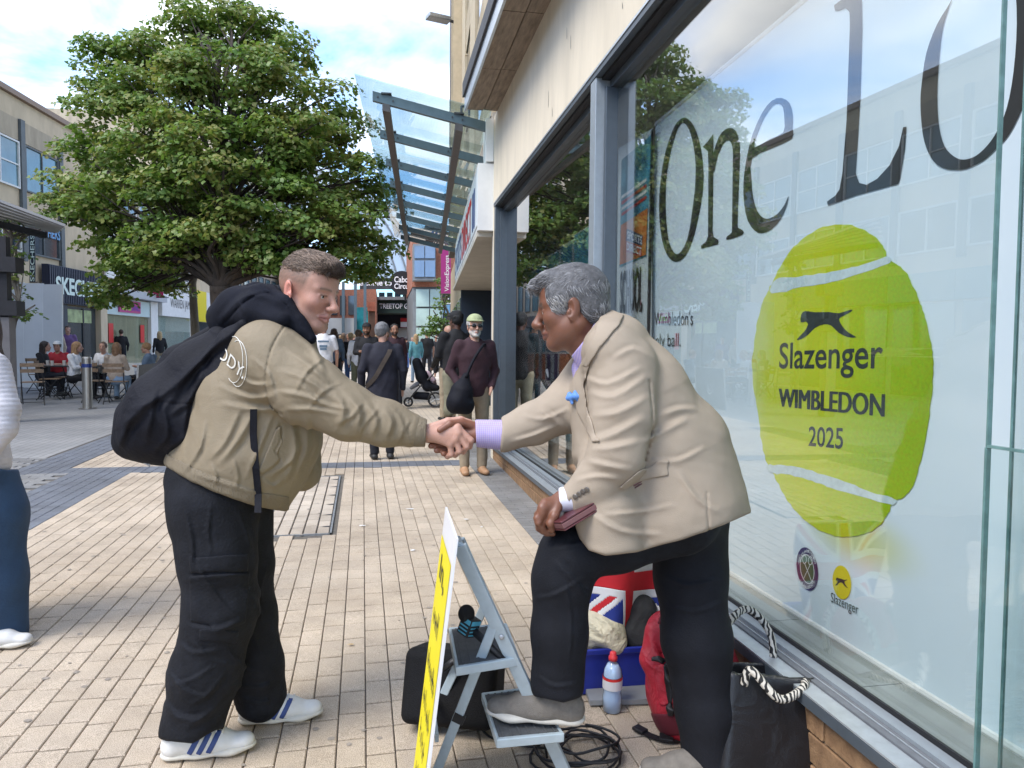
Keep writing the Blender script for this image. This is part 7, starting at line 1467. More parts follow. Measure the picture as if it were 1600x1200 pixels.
fg = thing('flag', 'red, white and blue union flag draped over the trolley handle', 'flag', tq+v3(-.1, .1, .3)); m_fb = mat('flag_blue', (0.012, 0.03, 0.22), 0.8, 0.1, 10); m_fr = mat('flag_red', (0.55, 0.015, 0.025), 0.8, 0.1, 10); m_fw = mat('flag_white', (0.70, 0.70, 0.72), 0.8, 0.05, 10)
nu, nv = 130, 90; V = []
for j in range(nv):
    for i in range(nu):
        a, b = i/(nu-1), j/(nv-1); y = 0.03+0.035*math.sin(a*9+b*2)*(0.3+b)-0.10*b*math.sin(math.pi*a)*0.3; V.append(tq+v3(-0.33+a*0.42+0.03*math.sin(b*5)*(a-.5), y, 0.645-b*0.40+0.03*math.sin(a*6.2)*b))
def flagcol(a, b):
    x = (a-0.5)*2; y = (0.5-b)
    if abs(x) < 0.10 or abs(y) < 0.10: return 'r'
    if abs(x) < 0.17 or abs(y) < 0.17: return 'w'
    d = abs(abs(x)*0.5-abs(y))
    return 'r' if d < 0.035 else ('w' if d < 0.10 else 'b')
fcs = {'r': [], 'w': [], 'b': []}
for j in range(nv-1):
    for i in range(nu-1): q = j*nu+i; fcs[flagcol((i+.5)/(nu-1), (j+.5)/(nv-1))].append((q, q+1, q+nu+1, q+nu))
for k_, m_, nm in (('b', m_fb, 'blue_field'), ('w', m_fw, 'white_bands'), ('r', m_fr, 'red_cross')):
    o = mesh_obj(nm, V, fcs[k_], m_, fg, smooth=True); sm = o.modifiers.new('thickness', 'SOLIDIFY'); sm.thickness = 0.002
# water bottle
wb = thing('water_bottle', 'clear plastic water bottle with red sports cap in front of the crate', 'bottle', G(956, 1112)); g_ = G(956, 1110)
MB().lathe(g_, [(0.001, .002), (0.033, .0), (0.037, .008), (0.037, .06), (0.034, .075), (0.037, .09), (0.037, .14), (0.034, .165), (0.022, .188), (0.014, .196), (0.013, .20)], 24).build('body', glass_mat('bottle_plastic', (0.90, 0.94, 0.98), 1.6), wb, smooth=True)
MB().lathe(g_, [(0.001, .004), (0.0345, .004), (0.0345, .06), (0.0315, .075), (0.0345, .09), (0.0345, .138), (0.031, .163), (0.020, .184), (0.001, .186)], 24).build('water', mat('bottle_water', (0.50, 0.62, 0.80), 0.15), wb, smooth=True)
MB().lathe(g_, [(0.0378, .092), (0.0378, .138)], 24).build('label', mat('bottle_label', (0.66, 0.64, 0.66), 0.5), wb); MB().lathe(g_, [(0.0382, .128), (0.0382, .138)], 24).build('label_band', m_redl, wb)
MB().lathe(g_, [(0.017, .198), (0.017, .212), (0.013, .216), (0.012, .228), (0.009, .231)], 20).build('cap', mat('red_cap', (0.60, 0.04, 0.05), 0.4), wb, smooth=True)
# red rucksack
m_redn = mat('red_nylon', (0.42, 0.018, 0.035), 0.55, 0.2, 14, 0.25, 90, crease=0.5, cscale=9); rk = thing('backpack', 'worn red rucksack slumped behind the older man\'s standing leg', 'backpack', G(1080, 1140)); f_ = Sdf()
fchain(f_, [(1045, 985, 2.62, 34), (1058, 1030, 2.60, 44), (1070, 1080, 2.58, 56), (1078, 1108, 2.57, 58)], 0.04, 1.0); chain(f_, [(1100, 990, 2.60, 38), (1110, 1060, 2.58, 48), (1105, 1105, 2.57, 46)], 0.04); chain(f_, [(1022, 985, 2.58, 14), (1018, 1030, 2.55, 16), (1035, 1075, 2.53, 16)], 0.02); chain(f_, [(1050, 1105, 2.52, 26), (1085, 1112, 2.50, 26)], 0.03); f_.both(Half(v3(0, 0, 0.003), (0, 0, -1)), 0.01)
fdr = Folds((([(1030, 975), (1045, 1000), (1060, 1030)], .010), ([(1022, 1010), (1040, 1050), (1050, 1090)], .009), ([(1035, 1060), (1065, 1070), (1080, 1060)], .010), ([(1030, 1100), (1055, 1112), (1078, 1105)], .009), ([(1040, 1030), (1060, 1045), (1075, 1075)], .008), ([(1028, 1020), (1060, 1024), (1075, 1035)], -.004)), 2.7)
f_.disp = lambda P: fdr(P)+0.004*nz3(P, 24, 41); f_.dmax = 0.014; sdf_obj('sack', f_, 0.006, m_redn, rk)
red_sack = f_
def rpatch(nm, poly, gr, m):
    c_ = grown(red_sack, gr); c_.both(PxPoly(poly, 2.5), 0.003); c_.both(ZBand(2.0, 2.60), .003); v, fc = sdf_mesh(c_, J(1050, 1050, 2.52)-.28, J(1050, 1050, 2.52)+.28, .0055)
    if len(fc): mesh_obj(nm, v, fc, m, rk, smooth=True)
rpatch('front_pocket', [(1022, 1040), (1075, 1046), (1080, 1105), (1030, 1100)], 0.012, m_redn); rpatch('zip', [(1018, 1026), (1076, 1031), (1076, 1037), (1018, 1032)], 0.006, m_blk); rpatch('side_strap', [(1030, 966), (1038, 966), (1048, 1030), (1052, 1120), (1043, 1120), (1040, 1030)], 0.015, m_blk); rpatch('base_panel', [(1000, 1112), (1085, 1118), (1085, 1150), (1000, 1150)], 0.004, mat('dark_red_base', (.12, .01, .02), .8))
MB().tube(catmull([J(1030, 975, 2.52), J(1036, 962, 2.53), J(1050, 962, 2.54), J(1058, 980, 2.53)], 6), 0.007, 8).build('haul_loop', mat('dark_red_webbing', (0.16, 0.012, 0.02), 0.8), rk, smooth=True)
pts = catmull([G(1075, 1158)+v3(0, 0, .012), G(1045, 1162)+v3(0, 0, .012), G(1020, 1155)+v3(0, 0, .010), G(996, 1143)+v3(0, 0, .010)], 6); mb = MB()
for a, b in zip(pts[:-1], pts[1:]): mb.bar(a, b, 0.028, 0.004)
mb.build('hip_strap', m_blk, rk); bevel(MB().bar(G(1052, 1161)+v3(0, 0, .016), G(1030, 1158)+v3(0, 0, .016), 0.042, 0.012).build('slider_buckle', m_blk, rk), 0.003); bevel(MB().bar(G(1008, 1150)+v3(0, 0, .014), G(992, 1141)+v3(0, 0, .014), 0.036, 0.012).build('clip', m_blk, rk), 0.003)
# black tote with zebra handles
m_lea = mat('black_leather', (0.010, 0.010, 0.012), 0.38, 0.25, 12, 0.15, 250, crease=0.25, cscale=6); tt = thing('tote_bag', 'large black leather tote bag with zebra striped handles leaning on the brick plinth', 'bag', G(1190, 1225)); f_ = Sdf()
q0 = G(1150, 1232); q1 = G(1262, 1222); ex = (q1-q0)/np.linalg.norm(q1-q0); ey = v3(-ex[1], ex[0], 0); tl = np.array([ex, ey, v3(0, 0, 1)]).T @ np.array(Matrix.Rotation(R_(-13), 3, 'X')) @ np.array(Matrix.Rotation(R_(9), 3, 'Y'))
cq = (q0+q1)/2+ey*0.10+v3(0, 0, 0.165); f_.add(RBox(cq, (0.165, 0.095, 0.165), 0.03, tl), 0.01); f_.cut(RBox(cq+tl @ v3(0, 0, 0.12), (0.150, 0.078, 0.14), 0.025, tl), 0.008); f_.both(Half(v3(0, 0, 0.003), (0, 0, -1)), 0.004); f_.disp = lambda P: 0.004*nz3(P, 16, 51); f_.dmax = 0.006
sdf_obj('bag_body', f_, 0.006, m_lea, tt)
m_zeb = mat('zebra_cloth', (0.60, 0.56, 0.48), 0.7); nt = m_zeb.node_tree; wv = nt.nodes.new('ShaderNodeTexWave'); wv.inputs['Scale'].default_value = 22; wv.inputs['Distortion'].default_value = 7; wv.inputs['Detail'].default_value = 1; wv.inputs['Detail Scale'].default_value = 1.5; tc = nt.nodes.new('ShaderNodeTexCoord'); nt.links.new(tc.outputs['Object'], wv.inputs['Vector']); rp = nt.nodes.new('ShaderNodeValToRGB'); rp.color_ramp.interpolation = 'CONSTANT'; rp.color_ramp.elements[0].color = (0.012, 0.012, 0.012, 1); rp.color_ramp.elements[1].position = 0.5; rp.color_ramp.elements[1].color = (0.62, 0.58, 0.5, 1); nt.links.new(wv.outputs['Fac'], rp.inputs[0]); nt.links.new(rp.outputs[0], nt.nodes['Principled BSDF'].inputs['Base Color'])
for y_, hh in ((-0.10, 0.02), (0.10, 0.10)):
    L = [cq+tl @ v3(-0.10, y_, 0.13), cq+tl @ v3(-0.085, y_*1.1, 0.20+hh*.6), cq+tl @ v3(0.0, y_*1.25-(.05 if y_ < 0 else 0), 0.235+hh), cq+tl @ v3(0.085, y_*1.1, 0.20+hh*.6), cq+tl @ v3(0.10, y_, 0.13)]
    if y_ < 0: L = [cq+tl @ v3(-0.11, y_, 0.12), cq+tl @ v3(-0.10, y_-.02, 0.17), cq+tl @ v3(-0.02, y_-.055, 0.10), cq+tl @ v3(0.07, y_-.03, 0.13), cq+tl @ v3(0.10, y_, 0.15)]
    MB().tube(catmull(L, 7), 0.013, 10).build('handle', m_zeb, tt, smooth=True)
# litter on the paving
for (x, y, a), lb in zip(((640, 796, .05), (728, 812, .035), (566, 822, .03), (752, 824, .02), (548, 1008, .02), (645, 860, .02)), ('white paper scrap nearest the cross band of blocks', 'torn white paper scrap beside the sign board top', 'small white scrap left of the sign board', 'tiny reddish scrap near the grey setts', 'pale dry leaf on the tan blocks', 'tiny white scrap in front of the cross band')):
    p = G(x, y, 0.004); rg = np.random.RandomState(int(x)); n = 7; V = [p+v3(a*math.cos(6.28*i/n)*rg.uniform(.5, 1.1), a*0.5*math.sin(6.28*i/n)*rg.uniform(.5, 1.1), rg.uniform(0.001, 0.008)) for i in range(n)]
    o = MB().add(V+[p+v3(0, 0, .008)], [(i, (i+1) % n, n) for i in range(n)]).build('litter', mat('litter_tan', (0.5, 0.36, 0.2), 0.9) if x == 548 else mat('litter_white', (0.72, 0.72, 0.7), 0.9), None); tag(o, lb, 'litter', 'scraps on the paving')
# ================================================================== left: bollard, hoarding, pergola, cafe furniture
bo_ = thing('bollard', 'brushed steel bollard with a blue band in front of the cafe tables', 'bollard', G(137, 638)); g_ = G(137, 638); rb = 7*proj(g_)[2]/FPX
hB = 80*proj(g_)[2]/FPX
MB().lathe(g_, [(rb*1.8, 0), (rb*1.8, .01), (rb, .012), (rb, hB-.02), (rb*.92, hB), (rb*.5, hB+.01)], 20).build('post', mat('brushed_steel', (0.45, 0.43, 0.40), 0.35, 0.2, 40, metal=0.9, stretch=(8, 8, .3)), bo_, smooth=False); MB().lathe(g_, [(rb*1.02, hB*0.80), (rb*1.02, hB*0.87)], 20).build('band', mat('blue_band', (0.02, 0.04, 0.18), 0.4), bo_)
hg = thing('hoarding', 'plain pale grey temporary hoarding wall beside the shoe shop', 'hoarding', G(75, 608)); m_hd = mat('pale_hoarding', (0.70, 0.71, 0.71), 0.7, 0.08, 1.2)
for k in range(3): jbox(7+k*30, 36.8+k*30, 441+k*1.6, 612, 19.5-k*.2, 0.08, 'panel', m_hd, hg)
pg = thing('pergola', 'cafe pergola with pale slatted roof and dark timber post at the left edge', 'pergola', J(8, 650, 11.5)); m_tim = mat('dark_timber', (0.018, 0.018, 0.022), 0.7, 0.3, 10)
for k in range(6): MB().bar(J(-140, 262+k*9, 12.0+k*.0), J(101-k*3, 353+k*1.8, 13.5+k*.5), 0.16, 0.05).build('slat', mat('pale_slat', (0.45, 0.43, 0.41), 0.6, 0.1, 4), pg)
MB().bar(J(-140, 315, 12.2), J(70, 368, 15), 0.1, 0.12).build('beam', m_tim, pg)
g_ = J(9, 560, 11.5).copy(); g_[2] = 0
MB().box(g_+v3(0, 0, 0.85), (0.22, 0.22, 1.7)).build('column', mat('grey_column', (0.16, 0.15, 0.15), 0.7, 0.15, 6), pg); MB().box(g_+v3(0, 0, 2.35), (0.16, 0.16, 1.3)).build('post', m_tim, pg)
for zz in (1.85, 2.55): MB().box(g_+v3(0.03, 0, zz), (0.42, 0.3, 0.24)).build('timber_block', m_tim, pg)
# bistro chairs and tables
m_bist = mat('black_bistro_steel', (0.010, 0.010, 0.011), 0.5); m_slat = mat('oiled_wood_slat', (0.26, 0.17, 0.10), 0.6, 0.3, 20, stretch=(1, 8, 1))
def bistro_chair():
    t = empty('folding_chair'); t['category'] = 'chair'; t['group'] = 'folding bistro chairs at the cafe'
    for s in (-.2, .2):
        MB().tube([(s, .22, 0), (s, -.20, .46)], 0.011, 5).build('front_leg', m_bist, t, local=True); MB().tube([(s*.92, -.24, 0), (s*.92, .16, .45), (s*.92, .24, .86)], 0.011, 5).build('back_frame', m_bist, t, local=True)
    for y in (-.18, .17): MB().tube([(-.2, y, .10 if y < 0 else .06), (.2, y, .10 if y < 0 else .06)], 0.008, 5).build('stretcher', m_bist, t, local=True)
    for k in range(4): MB().box((0, -.17+k*.095, .462), (.40, .08, .016)).build('seat_slat', m_slat, t, local=True)
    for z in (.70, .82): MB().box((0, .215+(z-.7)*.2, z), (.40, .016, .075)).build('back_slat', m_slat, t, local=True)
    return t
def dup_tree(o, loc, rz, label):
    r = o.copy(); COL.objects.link(r); r.location = tuple(loc); r.rotation_euler = (0, 0, rz); r['label'] = label
    for ch in o.children: c = ch.copy(); COL.objects.link(c); c.parent = r
    return r
ch0 = bistro_chair(); first = True
for (px, py, rz, lb) in ((52, 632, 200, 'folding bistro chair at the far left of the cafe'), (78, 624, 100, 'folding bistro chair tucked beside the left cafe table'), (108, 620, 250, 'folding bistro chair under the blonde woman in white'), (152, 628, 160, 'folding bistro chair just right of the steel bollard'), (182, 630, 185, 'folding bistro chair under the long haired woman in jeans'), (200, 622, 120, 'folding bistro chair beside the black ring signboard'), (64, 614, 60, 'folding bistro chair under the dark haired woman in black'), (166, 612, 20, 'folding bistro chair under the man in white shirt'), (92, 611, 10, 'folding bistro chair under the man in red')):
    g = G(px, py)
    if first: ch0.location = tuple(g); ch0.rotation_euler = (0, 0, R_(rz)); ch0['label'] = lb; first = False
    else: dup_tree(ch0, g, R_(rz), lb)
for (px, py, lb) in ((88, 622, 'dark square cafe table left of the steel bollard'), (158, 620, 'dark square cafe table right of the steel bollard')):
    g = G(px, py); t = thing('cafe_table', lb, 'table', g, 'cafe tables'); MB().box(g+v3(0, 0, .735), (.72, .62, .025)).build('table_top', m_bist, t)
    for s in (-.26, .26): MB().tube([g+v3(s, -.27, 0), g+v3(s, .24, .72)], 0.012, 5).build('leg', m_bist, t); MB().tube([g+v3(s*.9, .27, 0), g+v3(s*.9, -.24, .72)], 0.012, 5).build('leg', m_bist, t)
    for k in range(3): o = MB().lathe(g+v3(-.2+k*.17, .1*(-1)**k, .748), [(.03, 0), (.035, .1), (.036, .11)], 10).build('cup', mat('cafe_cup', (.6, .55, .5), .4), None); tag(o, ['pale cup at the left of the '+lb[5:], 'pale cup in the middle of the '+lb[5:], 'pale cup at the right of the '+lb[5:]][k], 'cup', 'cups on the cafe tables')
ab = thing('signboard', 'black pavement signboard with a white ring logo beside the cafe', 'sign', G(228, 640)); a0, a1 = G(212, 646), G(246, 634); zz = v3(0, 0, 1)*75*proj(a0)[2]/FPX
MB().prism([a0, a1, a1+zz+v3(.02, .12, 0), a0+zz+v3(.02, .12, 0)], (0.0, 0.03, 0)).build('panel', m_bist, ab); cx_ = (a0+a1)/2+zz*0.52+v3(.01, .055, 0); axn = np.cross(a1-a0, zz+v3(.02, .12, 0)); axn /= np.linalg.norm(axn); axn = axn if axn @ CBK > 0 else -axn
for r_ in (.16, .085): MB().tube([cx_+axn*.012+(a1-a0)/np.linalg.norm(a1-a0)*r_*math.cos(t)+v3(0, 0, 1)*r_*math.sin(t) for t in np.linspace(0, 6.283, 25)[:-1]], .016, 5, closed=True).build('ring', m_wl, ab)
for q in (a0, a1): MB().tube([q-axn*-.01, q+zz*1.02+v3(.02, .12, 0)], .018, 6).build('frame_bar', m_steel, ab)
wb_ = thing('windbreak', 'low white and black cafe windbreak screen behind the tables', 'barrier', G(120, 606))
for k in range(4): jbox(60+k*38, 96+k*38, 567, 604, 17.9, 0.03, 'screen', m_hd if k % 2 else mat('black_screen', (0.015, .015, .017), .7), wb_); MB().tube([J(59+k*38, 606, 17.9), J(59+k*38, 560, 17.9)], .025, 6).build('post', m_steel, wb_)
# ================================================================== people in the background
SK = {'fair': (0.46, 0.26, 0.19), 'tan': (0.32, 0.165, 0.105), 'dark': (0.10, 0.045, 0.028)}
def cloth(name, c, r=0.85): return mat(name, c, r, 0.2, 12, 0.15, 120, crease=0.12, cscale=9)
def person(label, pos, heading, H, top, bottom, skin='fair', hair=(0.06, 0.04, 0.03), shoes=(0.02, 0.02, 0.02), pose='stand', arms='down', hlen=0.0, cap=None, beard=None, coat=0.0, sleeve=1.0, shorts=False, res=0.012, stride=0.0, build=1.0, glasses=False, head_turn=0.0, bald=False, group=None):
    """a figure in its own frame: x forward, y left, z up"""
    k = H/1.75; t = thing('person', label, 'person', pos, group, rz=heading); sit = pose == 'sit'; dz = -0.44*k if sit else 0.0
    V_ = lambda x, y, z: v3(x*k, y*k, (z*k+dz)); hipz, kn = 0.93, 0.49; bl = build
    legs = {}
    for s in (-1, 1):
        if sit: legs[s] = [V_(0, s*.10, .93), V_(.43, s*.12, .92), V_(.40, s*.12, .52)]
        else: st = stride*s; legs[s] = [V_(0, s*.095, .93), V_(.10*st+.04*abs(st), s*.10, .50), V_(.28*st-(.10 if st < 0 else 0), s*.10, .085+(.06 if st < 0 else 0))]
    arm = {}
    for s in (-1, 1):
        sh = V_(0, s*.185*bl, 1.42); sw = -stride*s*0.22
        arm[s] = {'down': [sh, V_(-.03+sw*.5, s*.235*bl, 1.14), V_(.05+sw, s*.235*bl, .90)], 'pocket': [sh, V_(-.06, s*.25*bl, 1.14), V_(.09, s*.17*bl, .96)], 'front': [sh, V_(.02, s*.23*bl, 1.15), V_(.24, s*.06, 1.10)], 'fold': [sh, V_(.03, s*.22*bl, 1.16), V_(.20, -s*.04, 1.18)], 'push': [sh, V_(.08, s*.23, 1.17), V_(.33, s*.16, 1.02)], 'table': [sh, V_(.10, s*.22, 1.16), V_(.34, s*.05, 1.19)]}[arms]
    lean = 0.06 if sit else 0.0
    b = Sdf(); hc = V_(.02+lean*1.5, 0, 1.625); M = np.array(Matrix.Rotation(R_(head_turn), 3, 'Z')); face(b, hc, M, k*1.0, ears=res < 0.016)
    b.add(Cone(V_(-.01+lean, 0, 1.40), V_(.0+lean*1.4, 0, 1.55), .058*k, .052*k), .02*k); b.add(Cone(V_(lean*.5, 0, .95), V_(lean, 0, 1.38), .07*k, .075*k), .05)
    for s in (-1, 1):
        a = arm[s]; b.add(Cone(a[0], a[1], .038*k, .036*k), .02); b.add(Cone(a[1], a[2], .036*k, .024*k), .01); d = (a[2]-a[1])/np.linalg.norm(a[2]-a[1]); b.add(FCone(a[2], a[2]+d*.09*k, .030*k, .022*k, (0, 1, 0), .6), .012); b.add(Cone(a[2]+v3(.02, 0, 0)*k, a[2]+d*.06*k+v3(.035, 0, 0)*k, .011*k, .009*k), .008)
        l = legs[s]; b.add(Cone(l[0], l[1], .05*k, .045*k), .02); b.add(Cone(l[1], l[2], .046*k, .034*k), .02)
    sc_ = SK[skin]
    def pc(P):
        q = (P-hc) @ M/k; x, y, z = q.T; c = np.tile(np.array(sc_), (len(P), 1)); hd = (z > -.12)
        def mx(w, col):
            nonlocal c; w = np.clip(w, 0, 1)[:, None]; c = c*(1-w)+np.array(col)*w
        mx(.7*np.exp(-((z+.0655)/.009)**2)*(np.abs(y) < .026)*(x > .075)*hd, np.array(sc_)*(.75, .42, .45)); mx(.8*np.exp(-((z-.024)/.006)**2)*(np.abs(y) > .011)*(np.abs(y) < .05)*(x > .055)*hd, np.array(hair)*.8)
        mx(.7*np.exp(-((z-.003)/.006)**2)*(np.abs(np.abs(y)-.031) < .014)*(x > .065)*hd, (.05, .035, .03))
        if beard: mx(.95*np.clip((-.035-z)/.02, 0, 1)*(x > .0)*hd*(1-np.exp(-((z+.0655)/.010)**2)*(np.abs(y) < .022)), beard)
        return c
    o = sdf_obj('body', b, res*0.62 if res < 0.013 else res*.8, skin_mat('skin_bg'), t); o.parent = t; o.matrix_parent_inverse = Matrix.Identity(4); vcol(o, pc)
    def part(nm, f, m, r=res):
        o = sdf_obj(nm, f, r, m, t); o.matrix_parent_inverse = Matrix.Identity(4); return o
    T_ = Sdf(); zb = .92-coat
    T_.add(FCone(V_(lean*.2, 0, .98), V_(lean, 0, 1.30), .165*k*bl, .175*k*bl, (1, 0, 0), .70), .03); T_.add(FCone(V_(lean, 0, 1.30), V_(lean, 0, 1.42), .165*k*bl, .10*k, (1, 0, 0), .66), .05)
    if coat: T_.add(FCone(V_(0, 0, zb+.05), V_(0, 0, 1.0), .185*k*bl, .17*k*bl, (1, 0, 0), .76), .04); T_.both(Half(V_(0, 0, zb), (0, 0, -1)), .006)
    else: T_.add(FCone(V_(0, 0, .93), V_(0, 0, 1.0), .155*k*bl, .16*k*bl, (1, 0, 0), .74), .03); T_.both(Half(V_(0, 0, .86), (0, 0, -1)), .006)
    for s in (-1, 1):
        a = arm[s]; T_.add(Cone(a[0]-v3(0, s*.02, 0)*k, a[1], .066*k, .052*k), .035)
        if sleeve > .5: T_.add(Cone(a[1], a[1]+(a[2]-a[1])*.95, .052*k, .038*k), .015)
        else: T_.cut(Half(a[0]+(a[1]-a[0])*.75, a[1]-a[0]) if False else Cone(a[0]+(a[1]-a[0])*.98, a[1]+(a[1]-a[0])*.3, .075*k, .07*k), .006)
    T_.cut(Cone(V_(.03+lean*1.3, 0, 1.50), V_(.02+lean*1.4, 0, 1.60), .060*k, .075*k), .01); T_.disp = lambda P: .005*nz3(P, 17, 3)+.003*nz3(P, 38, 5); T_.dmax = .01
    part('top', T_, top)
    B_2 = Sdf(); B_2.add(FCone(V_(0, 0, .93), V_(0, 0, .99), .15*k*bl, .145*k*bl, (1, 0, 0), .75), .03)
    for s in (-1, 1):
        l = legs[s]; B_2.add(Cone(l[0], l[1], .088*k*bl, .066*k), .03)
        if shorts: B_2.add(Cone(l[1], l[1]+(l[2]-l[1])*.12, .075*k, .078*k), .02)
        else: B_2.add(Cone(l[1], l[1]+(l[2]-l[1])*.96, .064*k, .056*k), .02)
    B_2.disp = lambda P: .004*nz3(P, 20, 7)+.003*nz3(P, 45, 9); B_2.dmax = .008; part('trousers', B_2, bottom)
    for s in (-1, 1):
        l = legs[s]; S_ = Sdf(); a = l[2]; S_.add(FCone(a+v3(-.03, 0, -.045)*k, a+v3(.13, s*.015, -.05)*k, .045*k, .040*k, (0, 0, 1), .8), .01); S_.add(Cone(a+v3(0, 0, -.0)*k, a+v3(.05, 0, -.04)*k, .042*k, .042*k), .02); S_.both(Half(v3(0, 0, a[2]-.083*k), (0, 0, -1)), .004); part('shoe', S_, mat('shoe_'+'%02d%02d%02d' % tuple(int(x*99) for x in shoes), shoes, .6, .2, 20))
    hm_ = mat('hair_'+'%02d%02d%02d' % tuple(int(x*99) for x in hair), hair, .6, .45, 60, .6, 180, stretch=(1, 1, .3)); hk = lambda x, y, z: hc+M @ (v3(x, y, z)*k)
    if not bald:
        Hh = Sdf().add(Ell(hk(-.018, 0, .042), v3(.106, .088, .094)*k, M), .01)
        if hlen: Hh.add(Cone(hk(-.055, 0, 0), hk(-.075, 0, -.10-hlen), .075*k, .06*k), .03); [Hh.add(Cone(hk(-.01, s*.075, .0), hk(-.03, s*.08, -.08-hlen), .026*k, .03*k), .02) for s in (-1, 1)]
        else: Hh.add(Ell(hk(-.055, 0, -.005), v3(.05, .066, .05)*k, M), .02)
        Hh.cut(Ell(hk(.105, 0, -.012), v3(.062, .11, .085)*k, M), .01); Hh.cut(RBox(hk(.10, 0, -.12), v3(.09, .14, .10)*k, .01, M), .01); Hh.disp = lambda P: .004*nz3(P, 60, 11); Hh.dmax = .006; part('hair', Hh, hm_, res*.8)
    if cap:
        Cc = Sdf().add(Ell(hk(-.012, 0, .058), v3(.108, .090, .082)*k, M), .01); Cc.both(Half(hk(0, 0, .052), -(M[:, 2])), .004); Cc.add(FCone(hk(.085, -.03, .058), hk(.085, .03, .058), .055*k, .055*k, (0, 0, 1), .14), .008); part('cap', Cc, cloth('cap_'+label[:14].replace(' ', '_'), cap), res*.7)
    if glasses:
        Gg = Sdf()
        for s in (-1, 1): Gg.add(Ell(hk(.093, s*.032, .004), v3(.010, .029, .019)*k, M), .006); Gg.add(Cone(hk(.085, s*.058, .008), hk(-.01, s*.080, .006), .004*k, .004*k), .004)
        part('sunglasses', Gg, mat('dark_lens', (.008, .008, .010), .12), res*.45)
    return t, V_, arm
def gp(px, Z): p = J(px, 560, Z).copy(); p[2] = 0; return p
def look(px_to, Z_to, p): q = J(px_to, 560, Z_to); return math.atan2(q[1]-p[1], q[0]-p[0])
AWAY = math.atan2(ray(600, 540)[1], ray(600, 540)[0]); TOWARD = AWAY+math.pi
GRP = 'passers-by in the street'
m_maroon = cloth('maroon_jumper', (0.035, 0.012, 0.018)); m_kh = cloth('khaki_chino', (0.30, 0.24, 0.165)); m_kh2 = cloth('olive_shorts', (0.20, 0.19, 0.13)); m_bk = cloth('black_jersey', (0.008, 0.008, 0.010)); m_nv = cloth('navy_wool', (0.014, 0.014, 0.024)); m_nt = cloth('navy_trouser', (0.010, 0.011, 0.017)); m_wt = cloth('white_cotton', (0.66, 0.66, 0.67)); m_jn = cloth('mid_blue_denim', (0.07, 0.14, 0.34)); m_gr = cloth('grey_marl', (0.20, 0.20, 0.21)); m_db = cloth('denim_jacket', (0.10, 0.15, 0.22)); m_ol = cloth('olive_trouser', (0.12, 0.12, 0.07)); m_lj = cloth('light_denim', (0.25, 0.36, 0.50)); m_tl = cloth('teal_top', (0.12, 0.34, 0.40)); m_rd = cloth('red_shirt', (0.45, 0.03, 0.04)); m_pu = cloth('purple_hoodie', (0.16, 0.09, 0.22)); m_bg = cloth('beige_top', (0.45, 0.36, 0.28))
p = gp(741, 7.45); t, V_, am = person('elderly man in green cap, sunglasses and maroon jumper standing by the window frame', p, TOWARD+0.12, 1.69, m_maroon, m_kh, 'fair', (0.5, 0.48, 0.45), (0.42, 0.24, 0.13), arms='pocket', cap=(0.36, 0.40, 0.22), beard=(0.56, 0.53, 0.49), res=0.010, build=1.02, glasses=True)
bag = thing('shoulder_bag', 'slouchy black shoulder bag hanging from the elderly man\'s strap', 'bag', J(722, 640, 7.3)); f_ = Sdf(); chain(f_, [(728, 588, 7.25, 6), (722, 610, 7.22, 17), (718, 628, 7.22, 20), (728, 634, 7.22, 14)], .03); f_.disp = lambda P: .008*nz3(P, 20, 61); f_.dmax = .012; sdf_obj('pouch', f_, 0.010, m_nylonb, bag)
MB().tube(catmull([J(728, 590, 7.2), J(738, 566, 7.22), J(750, 546, 7.26), J(757, 538, 7.40), J(760, 545, 7.55)], 5), .016, 6).build('strap', m_nylonb, bag, smooth=True)
p = gp(713, 9.6); person('man in black jacket and cap with olive shorts pushing the buggy', p, AWAY+0.45, 1.82, m_bk, m_kh2, 'dark', (0.01, 0.01, 0.01), arms='push', cap=(0.01, 0.01, 0.012), shorts=True, res=0.011, build=1.12, coat=0.0)
p = gp(598, 8.3); t, V_, am = person('grey haired man seen from behind in long navy jumper with a brown sling strap', p, AWAY+0.1, 1.62, m_nv, m_nt, 'fair', (0.17, 0.17, 0.175), arms='down', coat=0.22, res=0.010, build=1.12, head_turn=-38)
sl_ = [V_(.02, -.10, 1.475), V_(-.125, -.07, 1.38), V_(-.152, .02, 1.22), V_(-.15, .11, 1.06), V_(-.08, .19, .96), V_(.02, .21, .93)]; o = MB(); ps_ = catmull(sl_, 5)
for a, b in zip(ps_[:-1], ps_[1:]): o.bar(a, b, .05, .008, up=(-1, 0, .2))
o.build('sling_strap', cloth('brown_webbing', (0.06, 0.045, 0.035)), t, local=True)
person('bearded man in maroon gilet and black shirt facing the camera', gp(616, 14.6), TOWARD+0.15, 1.76, m_maroon, m_nt, 'tan', (0.012, 0.01, 0.01), arms='down', beard=(0.015, 0.012, 0.01), res=0.015, group=GRP, stride=.25)
person('man in black t-shirt and black cap standing with folded arms', gp(573, 14.2), TOWARD-0.1, 1.76, m_bk, m_nt, 'tan', (0.01, 0.01, 0.01), arms='fold', cap=(0.012, 0.012, 0.014), beard=(0.015, 0.012, 0.01), res=0.015, group=GRP)
t, V_, am = person('fair haired man in white printed t-shirt walking away', gp(505, 13.2), AWAY+0.1, 1.78, m_wt, m_gr, 'fair', (0.34, 0.22, 0.12), arms='down', sleeve=0.0, res=0.014, group=GRP, stride=.4, build=1.05)
for k_, (zz, w) in enumerate(((1.36, .20), (1.27, .14), (1.22, .12))): MB().box(V_(-.126, 0, zz), (.006, w, .03 if k_ == 0 else .045)).build('back_print', mat('blue_grey_print', (.12, .18, .24), .8), t, local=True)
